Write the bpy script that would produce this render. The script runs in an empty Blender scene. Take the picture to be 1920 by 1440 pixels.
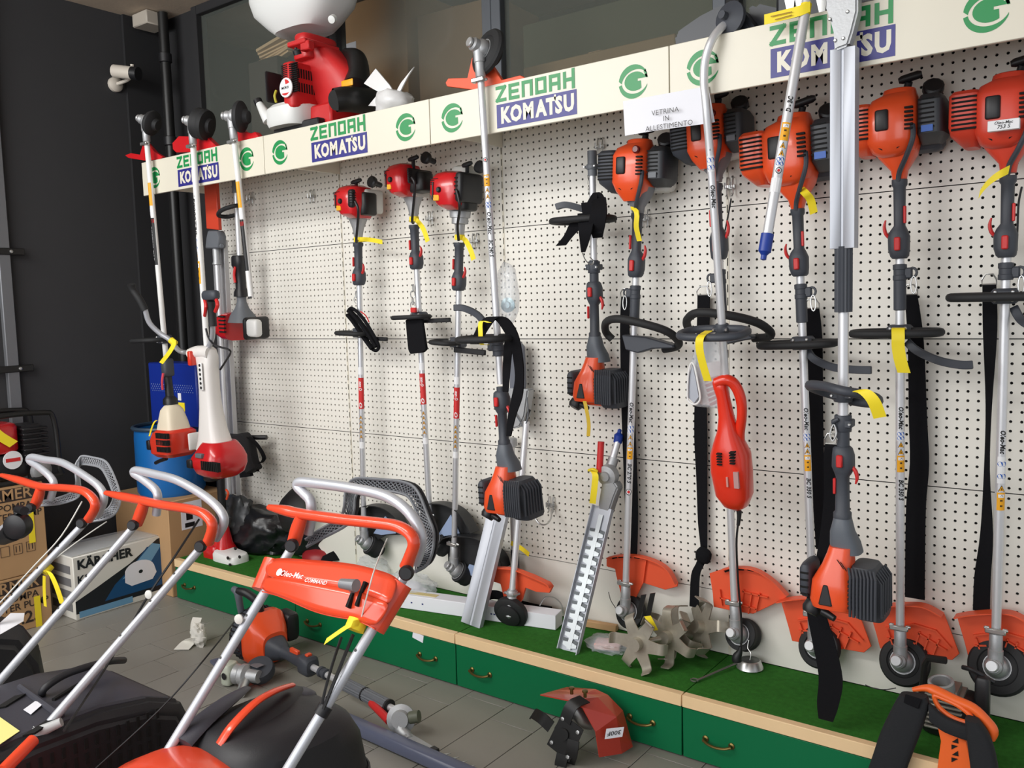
import bpy, bmesh, math, random
import numpy as np
from mathutils import Vector, Matrix, noise
random.seed(7)
SC = bpy.context.scene
COL = SC.collection
# ------------------------------------------------------------------ camera, light, exposure
CAM = np.array([4.23794, -2.95952, 1.53760]); FPX = 1616.67
YAW, PITCH, ROLL = .6417, -.0898, -.0278
_f = np.array([-math.sin(YAW)*math.cos(PITCH), math.cos(YAW)*math.cos(PITCH), math.sin(PITCH)])
_r0 = np.array([math.cos(YAW), math.sin(YAW), 0.]); _u0 = np.cross(_r0, _f)
_r = _r0*math.cos(ROLL)+_u0*math.sin(ROLL); _u = -_r0*math.sin(ROLL)+_u0*math.cos(ROLL)
cd = bpy.data.cameras.new('camera'); cam = bpy.data.objects.new('camera', cd); COL.objects.link(cam)
cd.sensor_fit = 'HORIZONTAL'; cd.sensor_width = 36; cd.lens = 36*FPX/1920; cd.clip_start = .02
cam.matrix_world = Matrix(((_r[0], _u[0], -_f[0], CAM[0]), (_r[1], _u[1], -_f[1], CAM[1]), (_r[2], _u[2], -_f[2], CAM[2]), (0, 0, 0, 1)))
SC.camera = cam
SC.view_settings.view_transform = 'Standard'; SC.view_settings.look = 'None'
SC.view_settings.gamma = 1; SC.view_settings.use_curve_mapping = False; SC.view_settings.exposure = 0.46
wd = bpy.data.worlds.new('sky'); SC.world = wd; wd.use_nodes = True
bg = wd.node_tree.nodes['Background']; bg.inputs[0].default_value = (.92, .95, 1, 1); bg.inputs[1].default_value = .55
def area(name, loc, target, sx, sy, power, color):
    l = bpy.data.lights.new(name, 'AREA'); l.shape = 'RECTANGLE'; l.size = sx; l.size_y = sy; l.energy = power; l.color = color
    o = bpy.data.objects.new(name, l); COL.objects.link(o); o.location = loc
    o.rotation_euler = (Vector(target)-Vector(loc)).to_track_quat('-Z', 'Y').to_euler(); return o
area('shop_window_daylight', (1.9, -5.6, 2.0), (1.8, 0, 1.1), 6.0, 2.3, 88, (.97, .98, 1))
area('side_window_daylight', (-.1, -4.4, 2.5), (2.0, 0, 1.2), 2.2, 1.4, 30, (1, .99, .97))
area('added_overhead_light', (1.1, -3.1, 3.22), (1.3, -.7, .6), 3.6, .7, 84, (1, 1, .98))  # unseen overhead light, added so the canopy darkens the wall below it

# ------------------------------------------------------------------ pixel geometry: where a sight line of the photograph meets a plane of the room
def ray(x, y): return _f+_r*(x-960)/FPX+_u*(720-y)/FPX
def PY(x, y, Y): d = ray(x, y); return CAM+d*(Y-CAM[1])/d[1]
def PZ(x, y, Z): d = ray(x, y); return CAM+d*(Z-CAM[2])/d[2]
def PX(x, y, X): d = ray(x, y); return CAM+d*(X-CAM[0])/d[0]
def prj(P):
    d = np.array(P)-CAM; w = d@_f; return 960+FPX*(d@_r)/w, 720-FPX*(d@_u)/w
def nz(v): v = np.array(v, float); return v/np.linalg.norm(v)
class Fr:
    def __init__(s, O=(0, 0, 0), X=(1, 0, 0), Y=(0, 1, 0), Z=(0, 0, 1)):
        s.O = np.array(O, float); s.X = nz(X); s.Y = nz(Y); s.Z = nz(Z)
    def w(s, u, v, h): return s.O+s.X*u+s.Y*v+s.Z*h
    def uv(s, x, y, v=0.):
        d = ray(x, y); t = ((s.O+s.Y*v-CAM)@s.Y)/(d@s.Y); P = CAM+d*t-s.O; return float(P@s.X), float(P@s.Z)
    def h(s, py):
        a, b = -2., 4.
        for _ in range(40):
            m = (a+b)/2
            if prj(s.w(0, 0, m))[1] > py: a = m
            else: b = m
        return m
    def px(s, x, y, v=0.): u, h = s.uv(x, y, v); return s.w(u, v, h)
    def swap(s, a): # frame whose Z is another axis
        if a == 'x': return Fr(s.O, s.Y, s.Z, s.X)
        if a == 'y': return Fr(s.O, s.Z, s.X, s.Y)
    def at(s, u, v, h): return Fr(s.w(u, v, h), s.X, s.Y, s.Z)
    def rot(s, a, ax='Z'):
        k = getattr(s, ax); c, q = math.cos(a), math.sin(a)
        R = lambda w: w*c+np.cross(k, w)*q+k*(k@w)*(1-c)
        return Fr(s.O, R(s.X), R(s.Y), R(s.Z))
W = Fr()
def axis(top, bot, Yt, Yb):
    A = PY(*top, Yt); B = PY(*bot, Yb); Z = nz(A-B); Yv = np.array((0, 1., 0)); Yv = nz(Yv-Z*(Yv@Z))
    return Fr(B, np.cross(Yv, Z), Yv, Z)
def axis3(A, B, up=(0, 1, 0)):
    Z = nz(np.array(B)-np.array(A)); Yv = np.array(up, float); Yv = nz(Yv-Z*(Yv@Z)); return Fr(A, np.cross(Yv, Z), Yv, Z)

# ------------------------------------------------------------------ mesh building
def spl(P, n=6, closed=False):
    P = [np.array(p, float) for p in P]; m = len(P); out = []
    for i in range(m if closed else m-1):
        a, b, c, d = (P[(i-1) % m], P[i], P[(i+1) % m], P[(i+2) % m]) if closed else (P[max(i-1, 0)], P[i], P[i+1], P[min(i+2, m-1)])
        for k in range(n):
            t = k/n; out.append(.5*((2*b)+(c-a)*t+(2*a-5*b+4*c-d)*t*t+(3*b-a-3*c+d)*t**3))
    if not closed: out.append(P[-1])
    return out
class G:
    def __init__(s): s.v = []; s.f = []; s.m = []; s.k = 0
    def add(s, vs, fs):
        o = len(s.v); s.v += [tuple(map(float, p)) for p in vs]; s.f += [tuple(i+o for i in f) for f in fs]; s.m += [s.k]*len(fs); return s
    def mt(s, k): s.k = k; return s
    def box(s, fr, u0, u1, v0, v1, h0, h1, b=0.):
        if b <= 0:
            vs = [fr.w(u, v, h) for u in (u0, u1) for v in (v0, v1) for h in (h0, h1)]
            return s.add(vs, [(0, 1, 3, 2), (4, 6, 7, 5), (0, 4, 5, 1), (2, 3, 7, 6), (0, 2, 6, 4), (1, 5, 7, 3)])
        b = min(b, (u1-u0)/2.01, (v1-v0)/2.01, (h1-h0)/2.01)
        U, V, H = (u0, u1), (v0, v1), (h0, h1); vs = []; idx = {}
        for i in (0, 1):
            for j in (0, 1):
                for k in (0, 1):
                    si, sj, sk = (b, -b)[i], (b, -b)[j], (b, -b)[k]
                    idx[i, j, k] = len(vs); vs += [fr.w(U[i], V[j]+sj, H[k]+sk), fr.w(U[i]+si, V[j], H[k]+sk), fr.w(U[i]+si, V[j]+sj, H[k])]
        I = lambda i, j, k, a: idx[i, j, k]+a
        fs = []
        for i in (0, 1): fs += [(I(i, 0, 0, 0), I(i, 0, 1, 0), I(i, 1, 1, 0), I(i, 1, 0, 0)), (I(0, i, 0, 1), I(1, i, 0, 1), I(1, i, 1, 1), I(0, i, 1, 1)), (I(0, 0, i, 2), I(0, 1, i, 2), I(1, 1, i, 2), I(1, 0, i, 2))]
        for i in (0, 1):
            for j in (0, 1):
                fs += [(I(i, j, 0, 0), I(i, j, 1, 0), I(i, j, 1, 1), I(i, j, 0, 1)), (I(i, 0, j, 0), I(i, 1, j, 0), I(i, 1, j, 2), I(i, 0, j, 2)), (I(0, i, j, 1), I(1, i, j, 1), I(1, i, j, 2), I(0, i, j, 2))]
        fs += [(q, q+1, q+2) for q in idx.values()]
        return s.add(vs, fs)
    def rings(s, R, closed=False, cap=True):
        n = len(R[0]); vs = [p for r in R for p in r]; fs = []; m = len(R)
        for i in range(m if closed else m-1):
            a, b = i*n, ((i+1) % m)*n
            fs += [(a+k, a+(k+1) % n, b+(k+1) % n, b+k) for k in range(n)]
        if cap and not closed: fs += [tuple(range(n))[::-1], tuple(range((m-1)*n, m*n))]
        return s.add(vs, fs)
    def loft(s, fr, S, n=20, cap=True): # (h, cu, cv, ru, rv, exponent)
        R = []
        for h, cu, cv, ru, rv, e in S:
            r = []
            for k in range(n):
                a = 2*math.pi*(k+.5)/n; c, q = math.cos(a), math.sin(a)
                r.append(fr.w(cu+ru*math.copysign(abs(c)**(2/e), c), cv+rv*math.copysign(abs(q)**(2/e), q), h))
            R.append(r)
        return s.rings(R, cap=cap)
    def pil(s, fr, u0, u1, v0, v1, h0, h1, e=4, r=.012, n=20, t=1., sh=0.): # rounded block, t: taper of the top
        cu, cv, ru, rv = (u0+u1)/2, (v0+v1)/2, abs(u1-u0)/2, abs(v1-v0)/2; r = min(r, (h1-h0)/2.2, ru*.9, rv*.9); S = []
        for q, d in ((0, 1), (.3, .35), (1, 0)): S.append((h0+r*q, cu, cv, ru-r*d, rv-r*d, e))
        for q, d in ((1, 0), (.3, .35), (0, 1)): S.append((h1-r*q, cu+sh, cv, (ru-r*d)*t, (rv-r*d)*t, e))
        return s.loft(fr, S, n)
    def tube(s, P, r, n=10, sm=0, closed=False, cap=True, flat=1., up=None):
        P = [np.array(p, float) for p in P]
        rr = list(r) if hasattr(r, '__len__') else None
        if sm:
            if rr: rr = [float(x[0]) for x in spl([(q, 0) for q in rr], sm, closed)]
            P = spl(P, sm, closed)
        m = len(P); R = []
        T = [nz(P[(i+1) % m]-P[i-1]) if closed or 0 < i < m-1 else nz(P[min(i+1, m-1)]-P[max(i-1, 0)]) for i in range(m)]
        a = np.array(up, float) if up is not None else (np.array((0, 0, 1.)) if abs(T[0][2]) < .9 else np.array((1., 0, 0)))
        for i in range(m):
            a = nz(a-T[i]*(a@T[i])); b = np.cross(T[i], a); q = rr[i] if rr else r
            R.append([P[i]+a*math.cos(2*math.pi*k/n)*q*flat+b*math.sin(2*math.pi*k/n)*q for k in range(n)])
        return s.rings(R, closed, cap)
    def cyl(s, A, B, r, r2=None, n=16): return s.tube([A, B], [r, r if r2 is None else r2], n)
    def lathe(s, O, ax, prof, n=28):
        a = nz(ax); t = np.array((0, 0, 1.)) if abs(a[2]) < .9 else np.array((1., 0, 0)); X = nz(t-a*(t@a)); Y = np.cross(a, X)
        return s.rings([[np.array(O)+a*h+(X*math.cos(2*math.pi*k/n)+Y*math.sin(2*math.pi*k/n))*max(r, 1e-4) for k in range(n)] for r, h in prof])
    def prism(s, P, d): # polygon + extrusion vector
        P = [np.array(p, float) for p in P]; d = np.array(d, float); n = len(P)
        return s.add(P+[p+d for p in P], [tuple(range(n)), tuple(range(2*n-1, n-1, -1))]+[(k, (k+1) % n, n+(k+1) % n, n+k) for k in range(n)])
    def ribbon(s, P, wid, th, sm=0): # centre points, half-width vectors, thickness vector
        P = [np.array(p, float) for p in P]; Wd = [np.array(p, float) for p in (wid if hasattr(wid[0], '__len__') else [wid]*len(P))]
        if sm: P, Wd = spl(P, sm), spl(Wd, sm)
        m = len(P); R = []; th = np.array(th, float)
        for i in range(m):
            T = nz(P[min(i+1, m-1)]-P[max(i-1, 0)]); N = nz(np.cross(T, Wd[i])); N = N if N@th >= 0 else -N
            q = N*np.linalg.norm(th)/2
            R.append([P[i]-Wd[i]-q, P[i]+Wd[i]-q, P[i]+Wd[i]+q, P[i]-Wd[i]+q])
        return s.rings(R)
    def text(s, tx, fn, size, off=0., shear=0., align='CENTER', sp=1.):
        V, F = text_geo(tx, off, shear, align, sp); return s.add([fn(a*size, b*size) for a, b in V], F)
_tc = {}
def text_geo(tx, off, shear, align, sp):
    k = (tx, off, shear, align, sp)
    if k not in _tc:
        c = bpy.data.curves.new('t', 'FONT'); c.body = tx; c.size = 1; c.offset = off; c.shear = shear; c.align_x = align; c.align_y = 'CENTER'; c.resolution_u = 2; c.space_character = sp; c.space_line = .85
        o = bpy.data.objects.new('t', c); COL.objects.link(o); bpy.context.view_layer.update()
        m = o.evaluated_get(bpy.context.evaluated_depsgraph_get()).to_mesh()
        _tc[k] = ([(v.co.x, v.co.y) for v in m.vertices], [tuple(p.vertices) for p in m.polygons])
        bpy.data.objects.remove(o); bpy.data.curves.remove(c)
    return _tc[k]

# ------------------------------------------------------------------ materials
def srgb(c): return tuple(((x/255)/12.92 if x/255 <= .04045 else ((x/255+.055)/1.055)**2.4) for x in c)
_mc = {}
def mat(name, rgb, rough=.5, metal=0., bump=0., bs=200., var=0., vs=8., coat=0., alpha=1., trans=0., spec=.5, aniso=None):
    if name in _mc: return _mc[name]
    m = bpy.data.materials.new(name); m.use_nodes = True; nt = m.node_tree; b = nt.nodes['Principled BSDF']
    c = srgb(rgb); b.inputs['Base Color'].default_value = (*c, 1); b.inputs['Roughness'].default_value = rough; b.inputs['Metallic'].default_value = metal
    b.inputs['Coat Weight'].default_value = coat; b.inputs['Coat Roughness'].default_value = .1; b.inputs['Alpha'].default_value = alpha; b.inputs['Transmission Weight'].default_value = trans; b.inputs['Specular IOR Level'].default_value = spec
    tc = nt.nodes.new('ShaderNodeTexCoord')
    if var:
        n = nt.nodes.new('ShaderNodeTexNoise'); n.inputs['Scale'].default_value = vs; n.inputs['Detail'].default_value = 5; nt.links.new(tc.outputs['Object'], n.inputs['Vector'])
        mx = nt.nodes.new('ShaderNodeMix'); mx.data_type = 'RGBA'; nt.links.new(n.outputs['Fac'], mx.inputs['Factor'])
        mx.inputs['A'].default_value = (*[max(0, x*(1-var)) for x in c], 1); mx.inputs['B'].default_value = (*[min(1, x*(1+var)) for x in c], 1)
        nt.links.new(mx.outputs['Result'], b.inputs['Base Color'])
    if bump:
        n = nt.nodes.new('ShaderNodeTexNoise'); n.inputs['Scale'].default_value = bs; n.inputs['Detail'].default_value = 3; nt.links.new(tc.outputs['Object'], n.inputs['Vector'])
        bp = nt.nodes.new('ShaderNodeBump'); bp.inputs['Strength'].default_value = bump; bp.inputs['Distance'].default_value = .002; nt.links.new(n.outputs['Fac'], bp.inputs['Height']); nt.links.new(bp.outputs['Normal'], b.inputs['Normal'])
    _mc[name] = m; return m
ORANGE = mat('orange_plastic', (238, 84, 38), .32, coat=.3, var=.05)
GUARD = mat('orange_guard_plastic', (232, 88, 50), .48, var=.05)
RED = mat('red_plastic', (200, 28, 34), .25, coat=.4, var=.05)
RED2 = mat('red_orange_plastic', (214, 58, 40), .28, coat=.3, var=.04)
DGREY = mat('dark_grey_plastic', (62, 66, 74), .55, bump=.1, bs=400)
MGREY = mat('mid_grey_plastic', (104, 108, 114), .5, bump=.1, bs=400)
BLACK = mat('black_plastic', (26, 26, 29), .45)
RUBBER = mat('black_rubber', (30, 31, 33), .7, bump=.15, bs=300)
STRAP = mat('black_webbing', (22, 22, 25), .95, bump=.5, bs=500, spec=.15)
ALU = mat('brushed_aluminium', (222, 223, 226), .4, .55, var=.05, vs=30)
ALUP = mat('grey_aluminium_profile', (186, 190, 198), .5, .45)
CAST = mat('cast_aluminium', (176, 178, 180), .5, .6, bump=.3, bs=120)
CHROME = mat('zinc_plated_steel', (196, 197, 196), .34, .9)
WPAINT = mat('white_paint_metal', (232, 232, 230), .35)
SPAINT = mat('silver_paint', (186, 189, 196), .38, .35)
YELLOW = mat('yellow_tag_paper', (246, 222, 40), .6)
YLAB = mat('amber_label', (240, 170, 20), .45)
WLAB = mat('white_label', (235, 236, 238), .45)
BLAB = mat('blue_label', (38, 92, 180), .45)
RLAB = mat('red_label', (205, 40, 40), .45)
INK = mat('black_ink', (18, 18, 20), .5)
CREAM = mat('cream_laminate', (226, 220, 204), .45, var=.02)
FASC = mat('white_fascia', (222, 217, 200), .35)
GRN = mat('logo_green', (22, 140, 74), .4)
NAVY = mat('logo_navy', (44, 42, 128), .4)
CARD = mat('brown_cardboard', (184, 146, 104), .8, var=.08, vs=6)
DARKIN = mat('dark_gap', (14, 14, 14), .9)
CLEAR = mat('clear_bag_plastic', (225, 230, 235), .12, alpha=.34, bump=.6, bs=25)
BLUECAP = mat('blue_cap', (24, 58, 150), .4)
SIGNW = mat('white_paper', (234, 235, 242), .7)
STEELD = mat('worn_dark_steel', (168, 162, 148), .42, .6, var=.2, vs=40)
BLKMET = mat('black_painted_metal', (30, 30, 30), .4, .2)

# ------------------------------------------------------------------ objects
def tag(o, label=None, cat=None, group=None, kind=None):
    for k, v in (('label', label), ('category', cat), ('group', group), ('kind', kind)):
        if v: o[k] = v
    return o
def thing(name, loc, label, cat, group=None):
    o = bpy.data.objects.new(name, None); COL.objects.link(o); o.location = [float(x) for x in loc]; o.empty_display_size = .05
    return tag(o, label, cat, group)
def org(o):
    p = np.array(o.location); 
    while o.parent: o = o.parent; p = p+np.array(o.location)
    return p
def link(name, g, m, parent=None, bev=0., seg=1, sub=0, label=None, flat=False, ang=38, loc=None):
    base = org(parent) if parent else (np.array(loc, float) if loc is not None else np.zeros(3))
    if parent and loc is not None: raise ValueError
    me = bpy.data.meshes.new(name); me.from_pydata([tuple(np.array(v)-base) for v in g.v], [], g.f)
    for x in (m if isinstance(m, (list, tuple)) else [m]): me.materials.append(x)
    me.polygons.foreach_set('material_index', g.m)
    bm = bmesh.new(); bm.from_mesh(me)
    if bev > 0:
        bmesh.ops.recalc_face_normals(bm, faces=bm.faces)
        es = [e for e in bm.edges if len(e.link_faces) == 2 and e.calc_face_angle(0) > .5]
        bmesh.ops.bevel(bm, geom=es, offset=bev, segments=seg, affect='EDGES', clamp_overlap=True)
    bmesh.ops.recalc_face_normals(bm, faces=bm.faces)
    bm.to_mesh(me); bm.free()
    if not flat: me.shade_smooth(); me.set_sharp_from_angle(angle=math.radians(ang))
    o = bpy.data.objects.new(name, me); COL.objects.link(o)
    if sub: md = o.modifiers.new('s', 'SUBSURF'); md.levels = md.render_levels = sub
    if parent: o.parent = parent
    elif loc is not None: o.location = [float(x) for x in loc]
    if label: o['label'] = label
    return o
def dupe(o, loc, parent=None):
    c = o.copy(); COL.objects.link(c); c.location = [float(x) for x in loc]
    if parent: c.parent = parent
    return c

# ================================================================== THE SETTING
FLOORM = mat('grey_floor_tile', (138, 135, 128), .42, var=.14, vs=3, bump=.06, bs=60)
GROUT = mat('dark_grout', (84, 80, 76), .9)
fl = link('floor', G().box(W, -.9, 7, -6.2, 1.6, -.1, -.003), GROUT); tag(fl, kind='structure')
tile = None; k = 0
for i in range(29):
    x0 = -.72+.2*i
    off = (-.44, -.54)[i % 2]
    for j in range(-1, 8):
        y1 = off-.4*j
        if y1-.4 < -3.35: continue
        if x0 > 3.2 and y1 < -1.3: continue
        if tile is None:
            tile = link('floor_tile', G().box(W, .0015, .1985, -.3985, -.0015, -.012, 0, .001), FLOORM, loc=(0, 0, 0)); tile.parent = fl; tile.location = (x0, y1, 0)
        else: dupe(tile, (x0, y1, random.uniform(-.0006, .0006)), fl)
WALLD = mat('charcoal_wall_paint', (52, 52, 54), .8, bump=.1, bs=80, var=.05)
WALLB = mat('black_wall_paint', (34, 34, 36), .8)
wl = link('wall_left', G().box(W, -.74, -.62, -6.2, 1.6, 0, 3.28), WALLD); tag(wl, kind='structure')
col = link('trim_1', G().box(W, -.62, -.60, -.14, .08, 0, 3.28), WALLB); tag(col, kind='structure')
wb = G().box(W, -.62, 5.2, .08, .14, 0, 2.36); wb.box(W, -.62, -.22, .08, .14, 2.36, 3.28).box(W, 5.0, 5.2, .08, .14, 2.36, 3.28)
tag(link('wall_back', wb, WALLB), kind='structure')
tag(link('wall_storeroom', G().box(W, -.62, 5.2, 1.5, 1.56, 0, 3.28), mat('storeroom_wall', (58, 56, 46), .9, var=.25, vs=3)), kind='structure')
CEIL = mat('grey_concrete_ceiling', (196, 180, 160), .85, bump=.4, bs=60, var=.12, vs=10)
ce = G().box(W, -.74, 7, -6.2, 1.6, 3.28, 3.4)
tag(link('ceiling', ce, CEIL), kind='structure')
# upper glazing above the display, with aluminium frames
ALF = mat('dark_window_frame', (74, 78, 84), .45, .4)
PANE = mat('dusty_window_glass', (120, 125, 118), .06, alpha=.22)
xs = [-.22, .92, 1.93, 2.98, 4.02, 5.0]
for i in range(5):
    wn = G().box(W, xs[i], xs[i]+.05, .05, .12, 2.36, 3.28, .003).box(W, xs[i+1]-.05, xs[i+1], .05, .12, 2.36, 3.28, .003).box(W, xs[i]+.05, xs[i+1]-.05, .05, .12, 2.36, 2.40, .003).box(W, xs[i]+.05, xs[i+1]-.05, .05, .12, 3.23, 3.28, .003)
    w_ = link('window_%d' % (i+1), wn, ALF if i in (1, 2) else WALLB); tag(w_, kind='structure')
    link('window_pane', G().box(W, xs[i]+.05, xs[i+1]-.05, .083, .087, 2.40, 3.23), PANE, w_)
# low shop-front wall far behind the viewpoint
tag(link('wall_front', G().box(W, -.74, 7, -6.3, -6.2, 0, .5), CREAM), kind='structure')
# black drain pipe in the corner
g = G(); A = PY(306, 45, -.02); pz = [A[2]+.05, 2.2, .9]
g.tube([(A[0], -.02, z) for z in (3.27, 3.0, 2.4, 1.4, .62)], .028, 12)
pp = tag(link('drain_pipe', g, BLKMET, loc=(A[0], -.02, 0)), 'black vertical pipe in the dark room corner', 'pipe')
for z in (3.02, 2.55): link('pipe_collar', G().lathe((A[0], -.02, z-.03), (0, 0, 1), [(.029, 0), (.036, .004), (.036, .05), (.029, .054)]), BLACK, pp)
link('junction_box', G().box(W, A[0]-.17, A[0]-.02, -.11, .03, 3.2, 3.275, .006), mat('beige_box', (180, 172, 160), .6), pp)
# steel post and straps along the left wall
g = G(); B = PX(16, 600, -.60)
g.box(W, -.619, -.585, B[1]-.03, B[1]+.03, .2, 3.2, .004)
pst = tag(link('steel_post', g, mat('grey_steel_post', (120, 122, 126), .5, .5), loc=(-.6, B[1], 0)), 'grey steel post fixed to the dark left wall', 'post')
for z in (PX(20, 472, -.6)[2], PX(20, 692, -.6)[2]):
    link('strap_hinge', G().box(W, -.59, -.578, B[1]-.2, B[1]+.10, z-.018, z+.018, .003), BLKMET, pst)
    link('bolt_head', G().lathe((-.578, B[1]+.03, z), (1, 0, 0), [(.009, 0), (.009, .006), (.005, .008)], 8), CHROME, pst)

# ================================================================== DISPLAY BAYS
ZB, PT = 1.4007, .4693
def pegmesh(w, h, nc, nr):
    g = G(); cw, ch = w/nc, h/nr; r = .0047; n = 8
    for i in range(nc):
        for j in range(nr):
            x, z = i*cw, j*ch; cx, cz = x+cw/2, z+ch/2
            sq = [(x+cw, cz), (x+cw, z+ch), (cx, z+ch), (x, z+ch), (x, cz), (x, z), (cx, z), (x+cw, z)]
            ho = [(cx+r*math.cos(math.pi*q/4), cz+r*math.sin(math.pi*q/4)) for q in range(8)]
            g.add([(a, 0, b) for a, b in sq]+[(a, 0, b) for a, b in ho]+[(a, .006, b) for a, b in ho],
                  [(q, 8+q, 8+(q+1) % 8, (q+1) % 8) for q in range(8)]+[(8+q, 16+q, 16+(q+1) % 8, 8+(q+1) % 8) for q in range(8)])
    g.box(W, 0, w, .0062, .012, 0, h)
    g.m[-6:] = [1]*6
    return g
pm = None
PEG = mat('cream_pegboard', (235, 232, 223), .5, var=.02, vs=2)
bay_lab = ['leftmost cream pegboard bay, above the black bags', 'second cream pegboard bay from the left, behind the red brushcutters', 'third cream pegboard bay, with the bare wire hook', 'rightmost cream pegboard bay, behind the row of orange brushcutters', 'cream pegboard bay cut off by the right picture edge']
def letter(g, pts, x, z, s, t, Y):
    for a, b in zip(pts[:-1], pts[1:]):
        a, b = np.array(a, float), np.array(b, float); d = nz(b-a); nrm = np.array((-d[1], d[0]))
        q = [a-d*t/2+nrm*t/2, b+d*t/2+nrm*t/2, b+d*t/2-nrm*t/2, a-d*t/2-nrm*t/2]
        g.add([(x+p[0]*s, Y, z+p[1]*s) for p in q], [(0, 1, 2, 3)])
def g_logo(g, cx, cz, r, Y):
    P = lambda a, b: (cx+a*r, Y, cz+b*r)
    def strip(out, inn):
        n = len(out); g.add([P(*p) for p in out]+[P(*p) for p in inn], [(i, i+1, n+i+1, n+i) for i in range(n-1)])
    N = 18
    A = [math.radians(172-(172-22)*i/N) for i in range(N+1)]
    strip([(math.cos(a), math.sin(a)) for a in A], [(.10+.98*math.cos(a)*.92, -.06+.74*math.sin(a)+.08*math.cos(a)) for a in A])
    A = [math.radians(188+(338-188)*i/N) for i in range(N+1)]
    strip([(math.cos(a), math.sin(a)) for a in A], [(.10+.98*math.cos(a)*.92, .02+.74*math.sin(a)) for a in A])
    E = [(.12+.72*math.cos(math.radians(a)), .0+.56*math.sin(math.radians(a))) for a in range(30, 318, 12)]
    g.add([P(*p) for p in E+[(.52, -.02), (.30, -.02), (.30, .12), (.98, .12), (.92, .34)]], [tuple(range(len(E)+5))])
    g.add([P(*p) for p in [(.84, .62), (.98, .1), (.86, .1), (.70, .5)]], [(0, 1, 2, 3)])
LET = {'Z': [[(0, 1), (.8, 1), (0, 0), (.8, 0)]], 'E': [[(.8, 1), (0, 1), (0, 0), (.8, 0)], [(0, .5), (.7, .5)]], 'N': [[(0, 0), (0, 1), (.8, 1), (.8, 0)]],
       'O': [[(0, 0), (0, 1), (.8, 1), (.8, 0), (0, 0)]], 'A': [[(0, 0), (0, 1), (.8, 1), (.8, 0)], [(0, .4), (.8, .4)]], 'H': [[(0, 1), (0, 0)], [(0, .5), (.8, .5)], [(.8, 1.15), (.8, -.1)]]}
CARPET = mat('green_artificial_turf', (50, 108, 40), .95, bump=1., bs=350, var=.35, vs=60, spec=.1)
DRAWER = mat('green_drawer_front', (0, 104, 62), .45, spec=.3)
WOOD = mat('pale_wood_edge', (236, 204, 158), .45, var=.07, vs=12)
BRASS = mat('aged_brass', (120, 104, 60), .35, .9)
FY, DY = -.4405, -.401
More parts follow.
